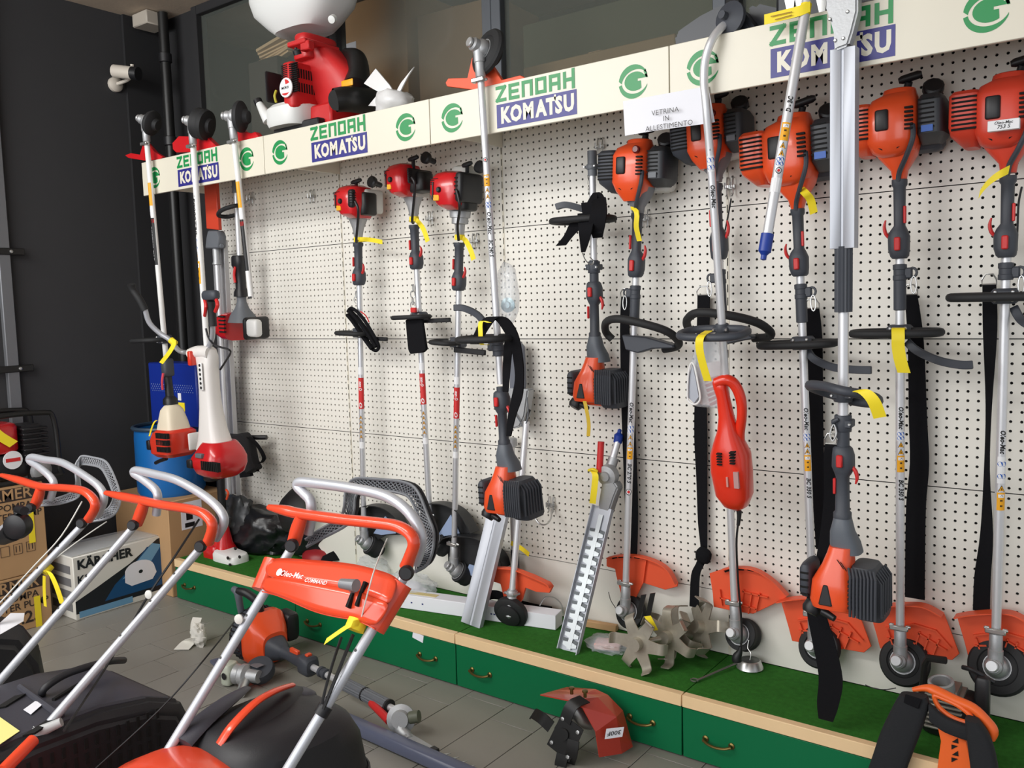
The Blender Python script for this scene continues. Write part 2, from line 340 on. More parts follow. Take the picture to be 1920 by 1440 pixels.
for i in range(5):
    x = float(i)
    bay = thing('display_bay', (x, 0, 0), bay_lab[i], 'pegboard display')
    for j, z in enumerate((ZB-2*PT, ZB-PT, ZB, ZB+PT)):
        if pm is None: pm = link('pegboard_panel', pegmesh(.99, PT-.003, 34, 16), [PEG, DARKIN], bay, flat=True); pm.location = (.0098, 0, z)
        else: dupe(pm, (.0098, 0, z), bay)
    g = G().box(W, x+.0098, x+.9996, 0, .012, .223, ZB-2*PT-.003); link('base_panel', g, PEG, bay)
    g = G().box(W, x+.0003, x+.0095, -.002, .05, .223, 2.36); link('upright', g, CREAM, bay)
    g = G()
    for q in range(44): g.box(W, x+.0032, x+.0066, -.0026, 0, .3+.0469*q, .3+.0469*q+.028)
    link('upright_slot', g, DARKIN, bay)['kind'] = 'stuff'
    can = thing('canopy_section', (x, FY, 2.161), ['leftmost white canopy section with emblem and blue sign, under the three leaning shafts', 'second white canopy section, under the red mist blower', 'third white canopy section, crossed by one silver shaft with orange guard', 'fourth white canopy section, crossed by the bent shaft and aluminium channel', 'white canopy section outside the right picture edge'][i], 'shop canopy', 'white canopy sections with green and blue signs')
    link('bracket', G().prism([(x+.003, -.003, 2.345), (x+.003, FY+.012, 2.32), (x+.003, FY+.012, 2.20), (x+.003, -.003, 2.205)], (.012, 0, 0)), CREAM, can, bev=.001)
    link('canopy_board', G().box(W, x+.002, x+.998, FY+.012, -.003, 2.30, 2.312), CREAM, can)
    link('fascia_panel', G().box(W, x+.0015, x+.9985, FY, FY+.012, 2.161, 2.33, .0015), FASC, can)
    g = G(); Y = FY-.0008
    cxs = .3215; s = .041; kz = 0
    for c in 'ZENOAH':
        for st in LET[c]:
            for a_, b_ in zip(st[:-1], st[1:]): kz += 1; letter(g, [a_, b_], x+cxs+.004, 2.2705, s*1.06, .28, Y-.00008*(kz % 12))
        cxs += .0575
    link('green_lettering', g, GRN, can, flat=True)['kind'] = 'stuff'
    for q in (.112, .874):
        g = G(); g_logo(g, x+q, 2.243, .053, Y); link('round_logo', g, GRN, can, flat=True)['kind'] = 'stuff'
    g = G(); g.box(W, x+.322, x+.660, Y-.0004, Y, 2.174, 2.256); g.mt(1)
    lx = [.36, .408, .461, .515, .556, .588, .629]
    for c, q, zz, sz in zip('KOMAT\'SU'.replace("'", ''), lx, [0]*7, [.074]*7):
        g.text(c, lambda a, b, q=q: (x+q+a*.82, Y-.001, 2.213+b*1.0), sz, .05)
    g.text("'", lambda a, b: (x+.5735+a, Y-.001, 2.226+b), .06, .02)
    link('fascia_sign', g, [NAVY, FASC], can, flat=True)
    # plinth with carpet
    pl = thing('display_plinth', (x, DY, 0), ['leftmost green plinth unit, beside the brown carton', 'second green plinth unit, behind the orange mower console', 'third green plinth unit, behind the red tiller on the floor', 'rightmost green plinth unit, under the harness', 'green plinth unit cut off by the right picture edge'][i], 'plinth')
    link('carpet', G().box(W, x+.002, x+.998, DY+.02, -.001, .17, .2205), CARPET, pl)
    link('wood_edge', G().box(W, x+.0015, x+.9985, DY, DY+.03, .18, .2215, .002), WOOD, pl)
    link('carcass', G().box(W, x+.002, x+.998, DY+.03, -.002, .0, .17), DARKIN, pl)
    dr = link('drawer_front', G().box(W, x+.0025, x+.9975, DY+.004, DY+.028, .006, .177, .0015), DRAWER, pl)
    for q in (.13, .845):
        g = G(); a = x+q
        for e in (-.045, .045): g.lathe((a+e, DY+.004, .092), (0, -1, 0), [(.011, 0), (.011, .003), (.006, .006), (.005, .02)], 10)
        g.tube([(a-.048, DY-.012, .094), (a-.03, DY-.02, .088), (a, DY-.023, .085), (a+.03, DY-.02, .088), (a+.048, DY-.012, .094)], .0045, 8, sm=4)
        link('handle', g, BRASS, dr)
# ================================================================== TOOL PARTS
def MB(*a): return G()
def stickers(fr, r, items, root, face=(0, -1)):
    """thin printed labels wrapped round a shaft; items: (kind, h0, h1[, text])"""
    a0 = math.atan2(-1, .45)
    if face == 'l': a0 = math.atan2(-1, -.35)
    mats = [YLAB, INK, WLAB, BLAB, RLAB, CHROME]
    g = G(); rr = r+.0006
    def pt(a, h, e=0.): return fr.w((rr+e)*math.cos(a0+a/rr), (rr+e)*math.sin(a0+a/rr), h)
    def patch(x0, x1, h0, h1, m, e=0.):
        g.mt(m); N = 6; x0, x1 = max(x0, -rr*1.45), min(x1, rr*1.45)
        P = [[pt(x0+(x1-x0)*i/N, h, e) for i in range(N+1)] for h in (h0, h1)]
        g.add(P[0]+P[1], [(i, i+1, N+2+i, N+1+i) for i in range(N)])
    def poly(P, m, e=.0003): g.mt(m); g.add([pt(a, h, e) for a, h in P], [tuple(range(len(P)))])
    for it in items:
        k, h0, h1 = it[:3]; hm, L = (h0+h1)/2, abs(h1-h0)
        if k == 'band': patch(-9, 9, h0, h1, it[3])
        elif k == 'amber':
            patch(-r*.9, r*.9, h0, h1, 0)
            for q in (.2, .5): poly([(-.003, h0+L*q), (.003, h0+L*q), (.003, h0+L*(q+.1)), (-.003, h0+L*(q+.1))], 1)
            patch(-r*.6, r*.6, h0+L*.72, h0+L*.90, 2, .0002); poly([(-.004, h0+L*.75), (.005, h0+L*.78), (.001, h0+L*.88)], 1, .0005)
        elif k == 'tri':
            w = L*.5; poly([(-w, h0), (w, h0), (0, h1)], 1); poly([(-w*.75, h0+L*.1), (w*.75, h0+L*.1), (0, h0+L*.85)], 0, .0005); poly([(-.001, h0+L*.2), (.001, h0+L*.2), (.001, h0+L*.55), (-.001, h0+L*.55)], 1, .0008)
        elif k == 'dots':
            patch(-r*.95, r*.95, h0, h1, 2); n = it[3]
            if n == 4: C = [(-.0055, .27), (.0055, .27), (-.0055, .73), (.0055, .73)]; R = L*.22
            else: C = [(0, (q+.5)/n) for q in range(n)]; R = L/n*.42
            for a, q in C: poly([(a+min(R, .0075)*math.cos(t*.7), h0+L*q+min(R, .0075)*math.sin(t*.7)) for t in range(9)], 3)
            for a, q in C: poly([(a-.0022, h0+L*q-.002), (a+.002, h0+L*q-.001), (a, h0+L*q+.003)], 2, .0006)
        elif k == 'seal':
            poly([(L/2*math.cos(t*.5), hm+L/2*math.sin(t*.5)) for t in range(12)], 1); poly([(L*.36*math.cos(t*.5), hm+L*.36*math.sin(t*.5)) for t in range(12)], 2, .0005); poly([(L*.22*math.cos(t*.5), hm+L*.22*math.sin(t*.5)) for t in range(12)], 4, .0008)
        elif k == 'txt': # written along the shaft, reading upward or downward
            d = it[4] if len(it) > 4 else 1; m = it[5] if len(it) > 5 else 1; g.mt(m)
            V, F = text_geo(it[3], .03, .25, 'CENTER', 1.); wx = max(v[0] for v in V)*2
            s = L/wx; s2 = min(s*1.3, r*1.5)
            g.add([pt(-b*s2*d, hm+a*s*d, .0004) for a, b in V], F)
    link('label', g, mats, root, flat=True)['kind'] = 'stuff'
def olmac(fr, r, root, ytop, ylogo1, yl=None, up=1, extra=()):
    pass
def loop_handle(fr, pts, root, r=.013, m=None, yv=None, closed=False, clampy=None, name='loop_handle'):
    g = G().tube(pts, r, 10, sm=5, closed=closed); return link(name, g, m or RUBBER, root)
def clamp(fr, h0, h1, r, root, m=None, bolts=True, name='clamp'):
    g = G().lathe(fr.w(0, 0, h0), fr.Z, [(r, 0), (r+.0015, .002), (r+.0015, h1-h0-.002), (r, h1-h0)], 16)
    g.box(fr, -r-.006, r+.006, -r*.95, r*.95, h0+(h1-h0)*.25, h1-(h1-h0)*.25, .003)
    c = link(name, g, m or DGREY, root)
    if bolts:
        q = G()
        for u in (-r-.001, r+.001): q.lathe(fr.w(u, -r*.93, (h0+h1)/2), -fr.Y, [(.0045, 0), (.0045, .003), (.003, .005)], 8)
        link('screw', q, CHROME, c)['kind'] = 'stuff'
    return c
def tagpaper(name, P, wid, th=(0, .0008, 0), parent=None, sm=4, label=None, m=None):
    return link(name, G().ribbon(P, wid, th, sm), m or YELLOW, parent, label=label)
def trimmer_head(fr, root, R=.095, dirn=(.10, .93, -.36), drop=.03, gearm=None, cap=-1, hm=None, off=(0, 0, 0), thick=.03, spool=False):
    """gear case at the shaft end and the disc or line head that hangs from it"""
    gm = gearm or CAST; d = nz(fr.X*dirn[0]+fr.Y*dirn[1]+fr.Z*dirn[2]); O = fr.w(0, 0, 0)
    g = G().lathe(fr.w(0, 0, .075), -fr.Z, [(.017, -.03), (.0185, -.028), (.0185, .02), (.021, .022), (.021, .05), (.023, .06), (.024, .075), (.018, .09)], 16)
    g.lathe(O-d*.02, d, [(.019, -.012), (.024, -.006), (.024, .012), (.031, .02), (.034, .034), (.030, .044)], 18)
    gc = link('gear_case', g, gm, root)
    g = G().lathe(O-d*.035, -d, [(.0175, 0), (.0175, .008), (.015, .011), (.004, .011)], 16); link('end_cap', g, mat('dull_zinc_cap', (186, 187, 188), .45, .6), gc)
    g = G()
    for s in (-1, 1): g.lathe(fr.w(.022*s, -.005, .118), fr.X*s, [(.006, -.004), (.006, .006), (.0035, .010)], 8)
    g.box(fr, -.028, .028, -.024, -.016, .108, .124, .003); link('clamp_screw', g, CHROME, gc)
    B = O+d*.025
    if spool: prof = [(.03, 0), (R, .004), (R*1.02, .012), (R*.98, .02), (R*.98, .04), (R*1.02, .046), (R*.96, .062), (R*.5, .07), (R*.45, .085), (R*.2, .088)]
    else: prof = [(.03, .0), (R*.45, -.002), (R*.62, .004), (R*.66, .0), (R*.92, .004), (R, .012), (R*1.0, thick*.8), (R*.9, thick), (R*.5, thick+.01), (R*.4, thick+.028), (R*.15, thick+.03)]
    h = link('head', G().lathe(B, d, prof, 40), hm or RUBBER, root)
    link('washer', G().lathe(B, d, [(.037, -.002), (.0395, -.002), (.0395, -.0035), (.037, -.0035), (.037, -.002)], 24), CAST, h)
    return h
def pxpoly(pts, Y): return [PY(x, y, Y) for x, y in pts]
def guard(root, pts, Y, m, rim=None, th=.005, lean=0., ribs=(), bracket=None, rimd=.03, name='guard', slots=True, bulge=.03):
    """moulded deflector: a plate with a flange along its outer edge, ribs and slots"""
    P = pxpoly(pts, Y); g = G().prism(P, (0, th, 0))
    gd = link(name, g, m, root, bev=.0015)
    if rim:
        R = spl(pxpoly([pts[i] for i in rim], Y), 6)
        g = G(); n = len(R); g.ribbon([p+np.array((0, -rimd/2+.002, 0)) for p in R], (0, rimd/2, 0), (0, 0, .004)); link('rim', g, m, gd)
        if slots:
            g = G(); c = np.mean(P, axis=0)
            for i in range(2, n-2, 3):
                a, b = R[i], R[i]+(R[i+1]-R[i])*1.5; dn = nz(c-R[i]); k = nz(b-a)
                q = a+dn*.012; g.box(Fr(q, k, (0, 1, 0), np.cross(k, (0, 1, 0))), -.012, .012, -.0012, 0, -.003, .003)
            link('slot', g, DARKIN, gd)['kind'] = 'stuff'
    if ribs:
        g = G()
        for a, b in ribs: g.ribbon([PY(*a, Y-.005), PY(*b, Y-.005)], (0, .006, 0), (.003, 0, .003))
        link('rib', g, m, gd)['kind'] = 'stuff'
    return gd
def strap(name, pts, Y, label, cat='strap', th=.004, m=None, root=None, group=None, dy=None, sm=4, horizontal=True):
    """webbing: pts (x_left, x_right, y [, Y])"""
    P, Wd = [], []
    for p in pts:
        yy = p[3] if len(p) > 3 else Y
        a, b = PY(p[0], p[2], yy), PY(p[1], p[2], yy); a[2] = b[2] = (a[2]+b[2])/2; P.append((a+b)/2); Wd.append((b-a)/2)
    g = G().ribbon(P, Wd, (0, th, 0), sm)
    if root: return link(name, g, m or STRAP, root)
    o = link(name, g, m or STRAP, loc=P[-1]); STR.append((o, P[0], Wd[0])); return tag(o, label, cat, group)
STR = []
def throttle(fr, h0, h1, root, side=1, red=RLAB, flip=1, r=.016):
    """h0 lower, h1 upper end of the grip; the switch housing sits at the h0 end when flip=1, at the top when flip=-1"""
    L = h1-h0; hs = (lambda t: h0+L*t) if flip == 1 else (lambda t: h1-L*t)
    lo = lambda a, b: (min(hs(a), hs(b)), max(hs(a), hs(b)))
    S = [(0, .02, .02), (.03, .026, .026), (.12, .030, .029), (.28, .031, .028), (.36, .024, .024), (.42, r, r*1.05), (.9, r*1.08, r*1.1), (.93, r*1.35, r*1.35), (1, r*1.35, r*1.35)]
    secs = [(hs(t), 0 if not .05 < t < .4 else .002*side, -.002, a, b, 2.6) for t, a, b in S]
    if flip == -1: secs = secs[::-1]
    gp = link('grip', G().loft(fr, secs, 18), DGREY, root)
    a, b = lo(.10, .27); g = G().box(fr, -.0085, .0085, -.040, -.028, a, b, .003); link('stop_switch', g, red, gp, label='red stop switch')
    a, b = lo(.44, .66); g = G().box(fr, -.018*side-.004, -.018*side+.004, -.022, -.012, a, b, .002); link('safety_lever', g, red, gp)
    P = [fr.w(.028*side, -.008, hs(.27)), fr.w(.038*side, -.010, hs(.33)), fr.w(.042*side, -.010, hs(.42)), fr.w(.038*side, -.01, hs(.5))]
    link('trigger', G().tube(P, [.006, .007, .006, .003], 8, sm=3, flat=.8), red, gp, label='red throttle trigger')
    return gp
def engine_up(fr, hc, ht, root, kind='grey', k=1., body=None, sidec=None, label=None, cap=True):
    """engine at the top of a hanging brushcutter: fan side cover, shroud, filter cover, cone"""
    H = (ht-hc); q = lambda t: hc+H*t; body = body or ORANGE; sidec = sidec or (body if kind == 'vent' else DGREY); w = H*k
    conem = body if kind == 'vent' else mat('grey_cone', (128, 130, 136), .45, .2)
    g = G().loft(fr, [(q(0), 0, 0, .02, .02, 2.4), (q(.10), 0, 0, w*.075, w*.085, 3), (q(.26), -.005, 0, w*.17, w*.16, 3.4), (q(.36), -.008, 0, w*.20, w*.18, 3.4)], 20); link('cone', g, conem, root)
    g = G().loft(fr, [(q(.24 if kind == 'vent' else .17), -.01*k, -.012, w*.10, w*.13, 3), (q(.30), -.01, -.01, w*.19, w*.20, 3.6), (q(.42), -.012, -.01, w*.225, w*.235, 4), (q(.78), -.012, -.01, w*.225, w*.235, 4), (q(.88), -.010, -.008, w*.20, w*.20, 3.4), (q(.94), 0, 0, w*.15, w*.15, 2.4), (q(.99), 0, 0, w*.14, w*.14, 2.2), (q(1), 0, 0, w*.12, w*.12, 2)], 24)
    sh = link('engine_shroud', g, body, root)
    vf = -w*.235-.012
    g = G().pil(fr, -.045*k*H/.32-w*.02, -.045*k*H/.32+w*.10, vf-.006, vf+.01, q(.52), q(.75), 3, .005); link('spark_plug_cap', g, BLACK, sh)
    g = G()
    for i in range(6): g.box(fr, w*.10, w*.17, vf-.0015, vf+.012, q(.5+.045*i), q(.52+.045*i))
    link('cooling_slot', g, DARKIN, sh)['kind'] = 'stuff'
    g = G()
    for s in (-1, 1):
        for j in (0, 1): g.add([fr.w(s*(.012+j*.008)-.012, -w*.205-.011, q(.345-.02*j)), fr.w(s*(.034+j*.004)-.012, -w*.20-.011, q(.39-.02*j)), fr.w(s*(.034+j*.004)-.012, -w*.20-.011, q(.375-.02*j)), fr.w(s*(.012+j*.008)-.012, -w*.205-.011, q(.33-.02*j))], [(0, 1, 2, 3)])
    link('louvre', g, DARKIN, sh, flat=True)['kind'] = 'stuff'
    if kind == 'grey':
        g = G().lathe(fr.w(w*.10, vf+.004, q(.83)), -fr.Y, [(.014, 0), (.014, .008), (.010, .012), (.003, .012)], 14); link('primer_bulb', g, mat('dark_red_bulb', (110, 20, 20), .25), sh)
    # exhaust / fan side
    u0, u1 = -w*.46, -w*.215
    g = G().loft(fr, [(q(.30), (u0+u1)/2+.01, .02, w*.06, w*.13, 3), (q(.42), (u0+u1)/2, .0, w*.125, w*.2, 4), (q(.5), (u0+u1)/2, -.005, w*.135, w*.21, 5), (q(.82), (u0+u1)/2, -.005, w*.135, w*.21, 5), (q(.86), (u0+u1)/2, 0, w*.115, w*.19, 4)], 20)
    sc = link('side_cover', g, sidec, root)
    g = G()
    for i in range(8): g.box(fr, u0+.008, u1-.006, -.005-w*.21-.0015, -w*.21+.012, q(.46+.045*i), q(.48+.045*i))
    link('vent_slot', g, DARKIN, sc)['kind'] = 'stuff'
    # air filter side
    u0, u1 = w*.19, w*.40
    g = G().loft(fr, [(q(.36), (u0+u1)/2-.008, .03, w*.08, w*.13, 3.5), (q(.45), (u0+u1)/2, .01, w*.115, w*.22, 5), (q(.8), (u0+u1)/2, .01, w*.115, w*.23, 5), (q(.88), (u0+u1)/2-.004, .02, w*.09, w*.18, 4)], 20)
    fc = link('filter_cover', g, mat('filter_cover_plastic', (50, 53, 58), .5), root)
    g = G()
    for i in range(7): g.box(fr, u0+.004, u0+w*.15, .01-w*.228-.001, -w*.2, q(.5+.05*i), q(.518+.05*i))
    link('filter_slot', g, DARKIN, fc)['kind'] = 'stuff'
    g = G().box(fr, u0+w*.04, u0+w*.14, .008-w*.232, -w*.2, q(.46), q(.53)); link('label', g, BLAB if kind == 'vent' else MGREY, fc)
    # starter handle, fuel cap
    g = G().tube([fr.w(w*.06, 0, q(.97)), fr.w(w*.09, -.01, q(1.06))], .011, 10); A = fr.w(w*.0, -.012, q(1.085)); B = fr.w(w*.20, -.005, q(1.13)); g.tube([A, A+(B-A)*.15, A+(B-A)*.85, B], [.008, .0125, .0125, .008], 10)
    link('starter_handle', g, BLACK, root)
    g = G().lathe(fr.w(w*.27, .04, q(.99)), nz(-fr.Y*.8+fr.Z*.5+fr.X*.2), [(.005, -.03), (.024, -.02), (.030, -.012), (.030, .008), (.024, .013), (.002, .013)], 12); link('fuel_cap', g, BLACK, root)
    g = G().pil(fr, -w*.2, w*.36, w*.1, w*.34, q(.3), q(.82), 4, .02); link('fuel_tank', g, mat('white_tank', (206, 206, 200), .4) if kind == 'grey' else DGREY, root)
    g = G().tube([fr.w(w*.16, -w*.22, q(.55)), fr.w(w*.17, -w*.26, q(.40)), fr.w(w*.10, -w*.2, q(.22)), fr.w(w*.02, -.03, q(.08)), fr.w(0, -.02, q(-.02))], .0075, 8, sm=5); link('cable_sleeve', g, DGREY, root)
def engine_down(fr, hc, hb, root, k=1.):
    """engine hanging below its cone (tool stored head up)"""
    H = hc-hb; q = lambda t: hc-H*t; w = H*k
    cg = mat('blue_grey_cone', (92, 98, 106), .5)
    link('cone', G().loft(fr, [(q(.40), .01, .01, w*.15, w*.15, 3), (q(.30), .005, .01, w*.14, w*.14, 3.4), (q(.18), 0, 0, w*.115, w*.12, 3), (q(.04), 0, 0, w*.085, w*.09, 2.6), (q(0), 0, 0, w*.06, w*.07, 2.4)][::1], 20), cg, root)
    S = [(q(.97), -w*.05, 0, w*.13, w*.16, 4), (q(.95), -w*.06, -.01, w*.20, w*.22, 4), (q(.88), -w*.06, -.012, w*.22, w*.235, 4), (q(.68), -w*.06, -.01, w*.205, w*.22, 3.6), (q(.52), -w*.03, -.008, w*.15, w*.17, 3.2), (q(.40), -w*.01, -.006, w*.125, w*.14, 3), (q(.33), 0, -.006, w*.115, w*.12, 3)]
    sh = link('engine_shroud', G().loft(fr, S, 24), ORANGE, root)
    vf = -w*.235-.012
    g = G().prism([fr.w(-w*.16, vf-.004, q(.9)), fr.w(-w*.02, vf-.004, q(.9)), fr.w(-w*.07, vf+.004, q(.69)), fr.w(-w*.12, vf+.004, q(.69))], fr.Y*.02); link('spark_plug_cap', g, BLACK, sh, bev=.003)
    g = G()
    for j in (0, 1): g.add([fr.w(w*(.0+.035*j), -w*.17-.008, q(.42+.02*j)), fr.w(w*(.07+.03*j), -w*.18-.0085, q(.5+.02*j)), fr.w(w*(.07+.03*j), -w*.185-.0085, q(.515+.02*j)), fr.w(w*(.0+.035*j), -w*.17-.008, q(.435+.02*j))], [(0, 1, 2, 3)])
    link('louvre', g, DARKIN, sh, flat=True)['kind'] = 'stuff'
    g = G().pil(fr, -w*.40, -w*.265, -w*.19, w*.2, q(.9), q(.53), 3.5, .02); sc = link('starter_cover', g, DGREY, root)
    g = G()
    for i in range(4): g.box(fr, -w*.37, -w*.29, -w*.19-.001, -w*.1, q(.86-.075*i), q(.84-.075*i))
    link('vent_slot', g, DARKIN, sc)['kind'] = 'stuff'
    # ribbed exhaust guard on the right
    g = G().loft(fr, [(q(1.04), w*.29, .02, w*.13, w*.2, 5), (q(1.0), w*.28, .02, w*.145, w*.22, 6), (q(.62), w*.26, .01, w*.15, w*.23, 6), (q(.5), w*.22, .01, w*.11, w*.18, 4)], 20)
    ex = link('exhaust_guard', g, mat('guard_charcoal', (58, 61, 68), .55), root)
    g = G()
    for i in range(8):
        u = w*(.15+.034*i); b = -w*.225-.012
        g.tube([fr.w(u-.01, b+.02, q(.50)), fr.w(u, b-.0, q(.56)), fr.w(u, b-.002, q(.75)), fr.w(u, b, q(.97))], .0042, 6)
    for i in range(7):
        v = -w*.19+w*.065*i; g.tube([fr.w(w*.36, v, q(.54)), fr.w(w*.42, v, q(.62)), fr.w(w*.425, v, q(.96))], .004, 6)
    link('rib', g, mat('guard_charcoal', (58, 61, 68)), ex)['kind'] = 'stuff'
    g = G()
    for i in range(7): g.box(fr, w*.125, w*.235, -w*.225-.013, -w*.2, q(.9-.045*i), q(.875-.045*i))
    link('exhaust_slot', g, DARKIN, ex)['kind'] = 'stuff'
    g = G().pil(fr, -w*.22, w*.3, -w*.1, w*.28, q(1.03), q(.9), 4, .012); link('fuel_tank', g, ORANGE, root)
    P = [fr.w(-w*.2, -w*.1, q(.98)), fr.w(-w*.08, -w*.17, q(1.04)), fr.w(-w*.02, -w*.2, q(1.07))]
    g = G().lathe(fr.w(-w*.28, -w*.12, q(1.03)), nz(fr.X*-.3-fr.Y*.5-fr.Z*.8), [(.01, -.03), (.026, -.02), (.028, 0), (.022, .012), (.002, .012)], 12); g.tube([fr.w(-w*.15, -w*.16, q(1.01)), fr.w(-w*.02, -w*.2, q(1.05))], [.012, .009], 10)
    link('starter_handle', g, BLACK, root)
def shaft(fr, h0, h1, root, r=.0125, m=None, name='shaft', n=16): return link(name, G().tube([fr.w(0, 0, h0), fr.w(0, 0, h1)], r, n), m or ALU, root)
def hookhang(x, y, root=None, label=None, Y=-.012):
    """double wire hook plugged into the pegboard"""
    P = PY(x, y, 0); g = G()
    for s in (-.011, .011):
        g.tube([P+np.array(q) for q in ((s, .004, .03), (s, -.008, .032), (s, -.012, .02), (s, -.012, -.028), (s, -.02, -.034))], .0028, 6)
        g.tube([P+np.array(q) for q in ((s, -.012, -.005), (s, -.03, -.008), (s, -.03, .012))], .0028, 6)
    g.box(Fr(P), -.02, .02, -.014, -.011, -.01, .006, .002)
    return g, P
# ================================================================== ORANGE BRUSHCUTTERS HANGING ENGINE UP
def px_tube(pts, Y, r, sm=4, n=10, **k): # pts (x, y[, Y])
    return G().tube([PY(p[0], p[1], p[2] if len(p) > 2 else Y) for p in pts], r, n, sm=sm, **k)
def brush_up(name, label, top, bot, Yt, Yb, engine_px, grip_px, sleeve_px, kind='grey', k=1., gear=True, R=.105, spool=False, r=.0132, eng_k=1., body=None, cat='brushcutter', _=0, dirn=(.10, .93, -.36)):
    fr = axis(top, bot, Yt, Yb); root = thing(name, fr.O, label, cat, 'brushcutters hanging engine up')
    hc, ht = fr.h(engine_px[1]), fr.h(engine_px[0])
    engine_up(fr, hc, ht, root, kind, eng_k, body=body)
    throttle(fr, fr.h(grip_px[1]), fr.h(grip_px[0]), root, side=-1 if kind == 'vent' else 1)
    shaft(fr, -.0 if gear else 0, fr.h(grip_px[1])+.02, root, r)
    if sleeve_px:
        g = G(); a, b = fr.h(sleeve_px[1]), fr.h(sleeve_px[0])
        g.lathe(fr.w(0, 0, a), fr.Z, [(r+.001, 0), (r+.005, .002), (r+.005, b-a-.05), (r+.007, b-a-.048), (r+.007, b-a-.035), (r+.005, b-a-.033), (r+.005, b-a-.018), (r+.007, b-a-.016), (r+.007, b-a-.002), (r+.001, b-a)], 18)
        sl = link('sleeve', g, DGREY, root)
        s = 1 if kind == 'vent' else -1
        g = G().box(fr, min(s*.012, s*.036), max(s*.012, s*.036), -.008, .008, b-.045, b-.012, .004); g.tube([fr.w(s*.036+.012*math.cos(t), 0, b-.028+.014*math.sin(t)) for t in np.linspace(0, 6.28, 13)[:-1]], .004, 6, closed=True)
        link('hanging_eye', g, DGREY, sl)
        link('carabiner', G().tube([fr.w(s*(.040+.008*math.cos(t)), -.004, b-.065+.026*math.sin(t)) for t in np.linspace(0, 6.28, 13)[:-1]], .0022, 6, closed=True), CHROME, sl)
    if gear: trimmer_head(fr, root, R=R, spool=spool, dirn=dirn)
    return fr, root
def dloop(fr, root, pts, Y, r=.0145, m=None): # open D handle in perspective, pixel points with own depth
    return link('loop_handle', G().tube([PY(*p) for p in pts], r, 12, sm=6), m or RUBBER, root)
def sidebar(fr, root, u0, u1, h, r=.0125, m=None, clampb=True, v=-.0, tilt=0., dep=.12): # D loop seen on edge: lies in a horizontal plane in front of the shaft
    um, uw = (u0+u1)/2, (u1-u0)/2; P = []
    for t in np.linspace(0, 2*math.pi, 15)[:-1]:
        c, s = math.cos(t), math.sin(t); P.append(fr.w(um+uw*math.copysign(abs(c)**.7, c), v-dep/2+dep/2*math.copysign(abs(s)**.8, s), h+tilt*c))
    lh = link('loop_handle', G().tube(P, r, 10, sm=3, closed=True), m or RUBBER, root)
    if clampb:
        g = G().box(fr, -.034, .034, -.028, .028, h-.022, h+.022, .008)
        cb = link('handle_clamp', g, m or DGREY, root); q = G()
        for a in (-.022, .022):
            for b in (-.012, .012): q.lathe(fr.w(a, -.028, h+b), -fr.Y, [(.005, -.001), (.005, .003), (.003, .005)], 8)
        link('screw', q, CHROME, cb)['kind'] = 'stuff'
    return lh
def barrier(root, pts, Y, m=None, w0=.014, th=.012): # curved barrier bar, flat moulding
    C = [PY(p[0], p[1], p[2] if len(p) > 2 else Y) for p in pts]
    link('barrier_bar', G().ribbon(C, (0, .008, 0), (0, 0, .024), 5), m or DGREY, root, bev=.002)
OM = "Oleo-Mac"
# --- brushcutter 270
fr, t = brush_up('brushcutter', 'orange brushcutter with grey cone and large bent loop handle, right of the dangling strap bundle', (1196, 395), (1172, 1146), -.125, -.105, (262, 402), (400, 520), (535, 610), R=.066, k=1.2, eng_k=1.15)
dloop(fr, t, [(1148, 636, -.13), (1136, 622, -.15), (1137, 604, -.22), (1160, 598, -.26), (1210, 608, -.25), (1252, 622, -.21), (1272, 640, -.15), (1268, 650, -.12), (1245, 655, -.10)], -.1)
g = G().prism(pxpoly([(1165, 628), (1210, 632), (1262, 647), (1262, 653), (1222, 654), (1195, 662), (1172, 656)], -.155), (0, .05, 0)); link('handle_bracket', g, DGREY, t, bev=.004)
stickers(fr, .0132, [('txt', fr.h(792), fr.h(752), OM, -1), ('dots', fr.h(812), fr.h(796), 4), ('tri', fr.h(824), fr.h(814)), ('tri', fr.h(836), fr.h(826)), ('amber', fr.h(860), fr.h(838)), ('txt', fr.h(905), fr.h(866), 'BC 270 S', -1), ('seal', fr.h(927), fr.h(915))], t)
guard(t, [(1137, 1049), (1143, 1044), (1165, 1040), (1200, 1041), (1235, 1052), (1257, 1068), (1271, 1093), (1270, 1100), (1247, 1106), (1206, 1093), (1190, 1126), (1166, 1122), (1155, 1079), (1153, 1067), (1137, 1062)], -.055, GUARD, rim=[1, 2, 3, 4, 5, 6], ribs=[((1206, 1093), (1212, 1050))])
tagpaper('price_tag', [PY(1186, 388, -.16), PY(1194, 400, -.17), PY(1193, 425, -.165), PY(1199, 452, -.15)], (.010, 0, 0), parent=t)
tp = tagpaper('price_tag', [PY(1183, 390, -.155), PY(1196, 396, -.175), PY(1198, 402, -.17)], (0, 0, .006), (0, .001, 0), parent=t)
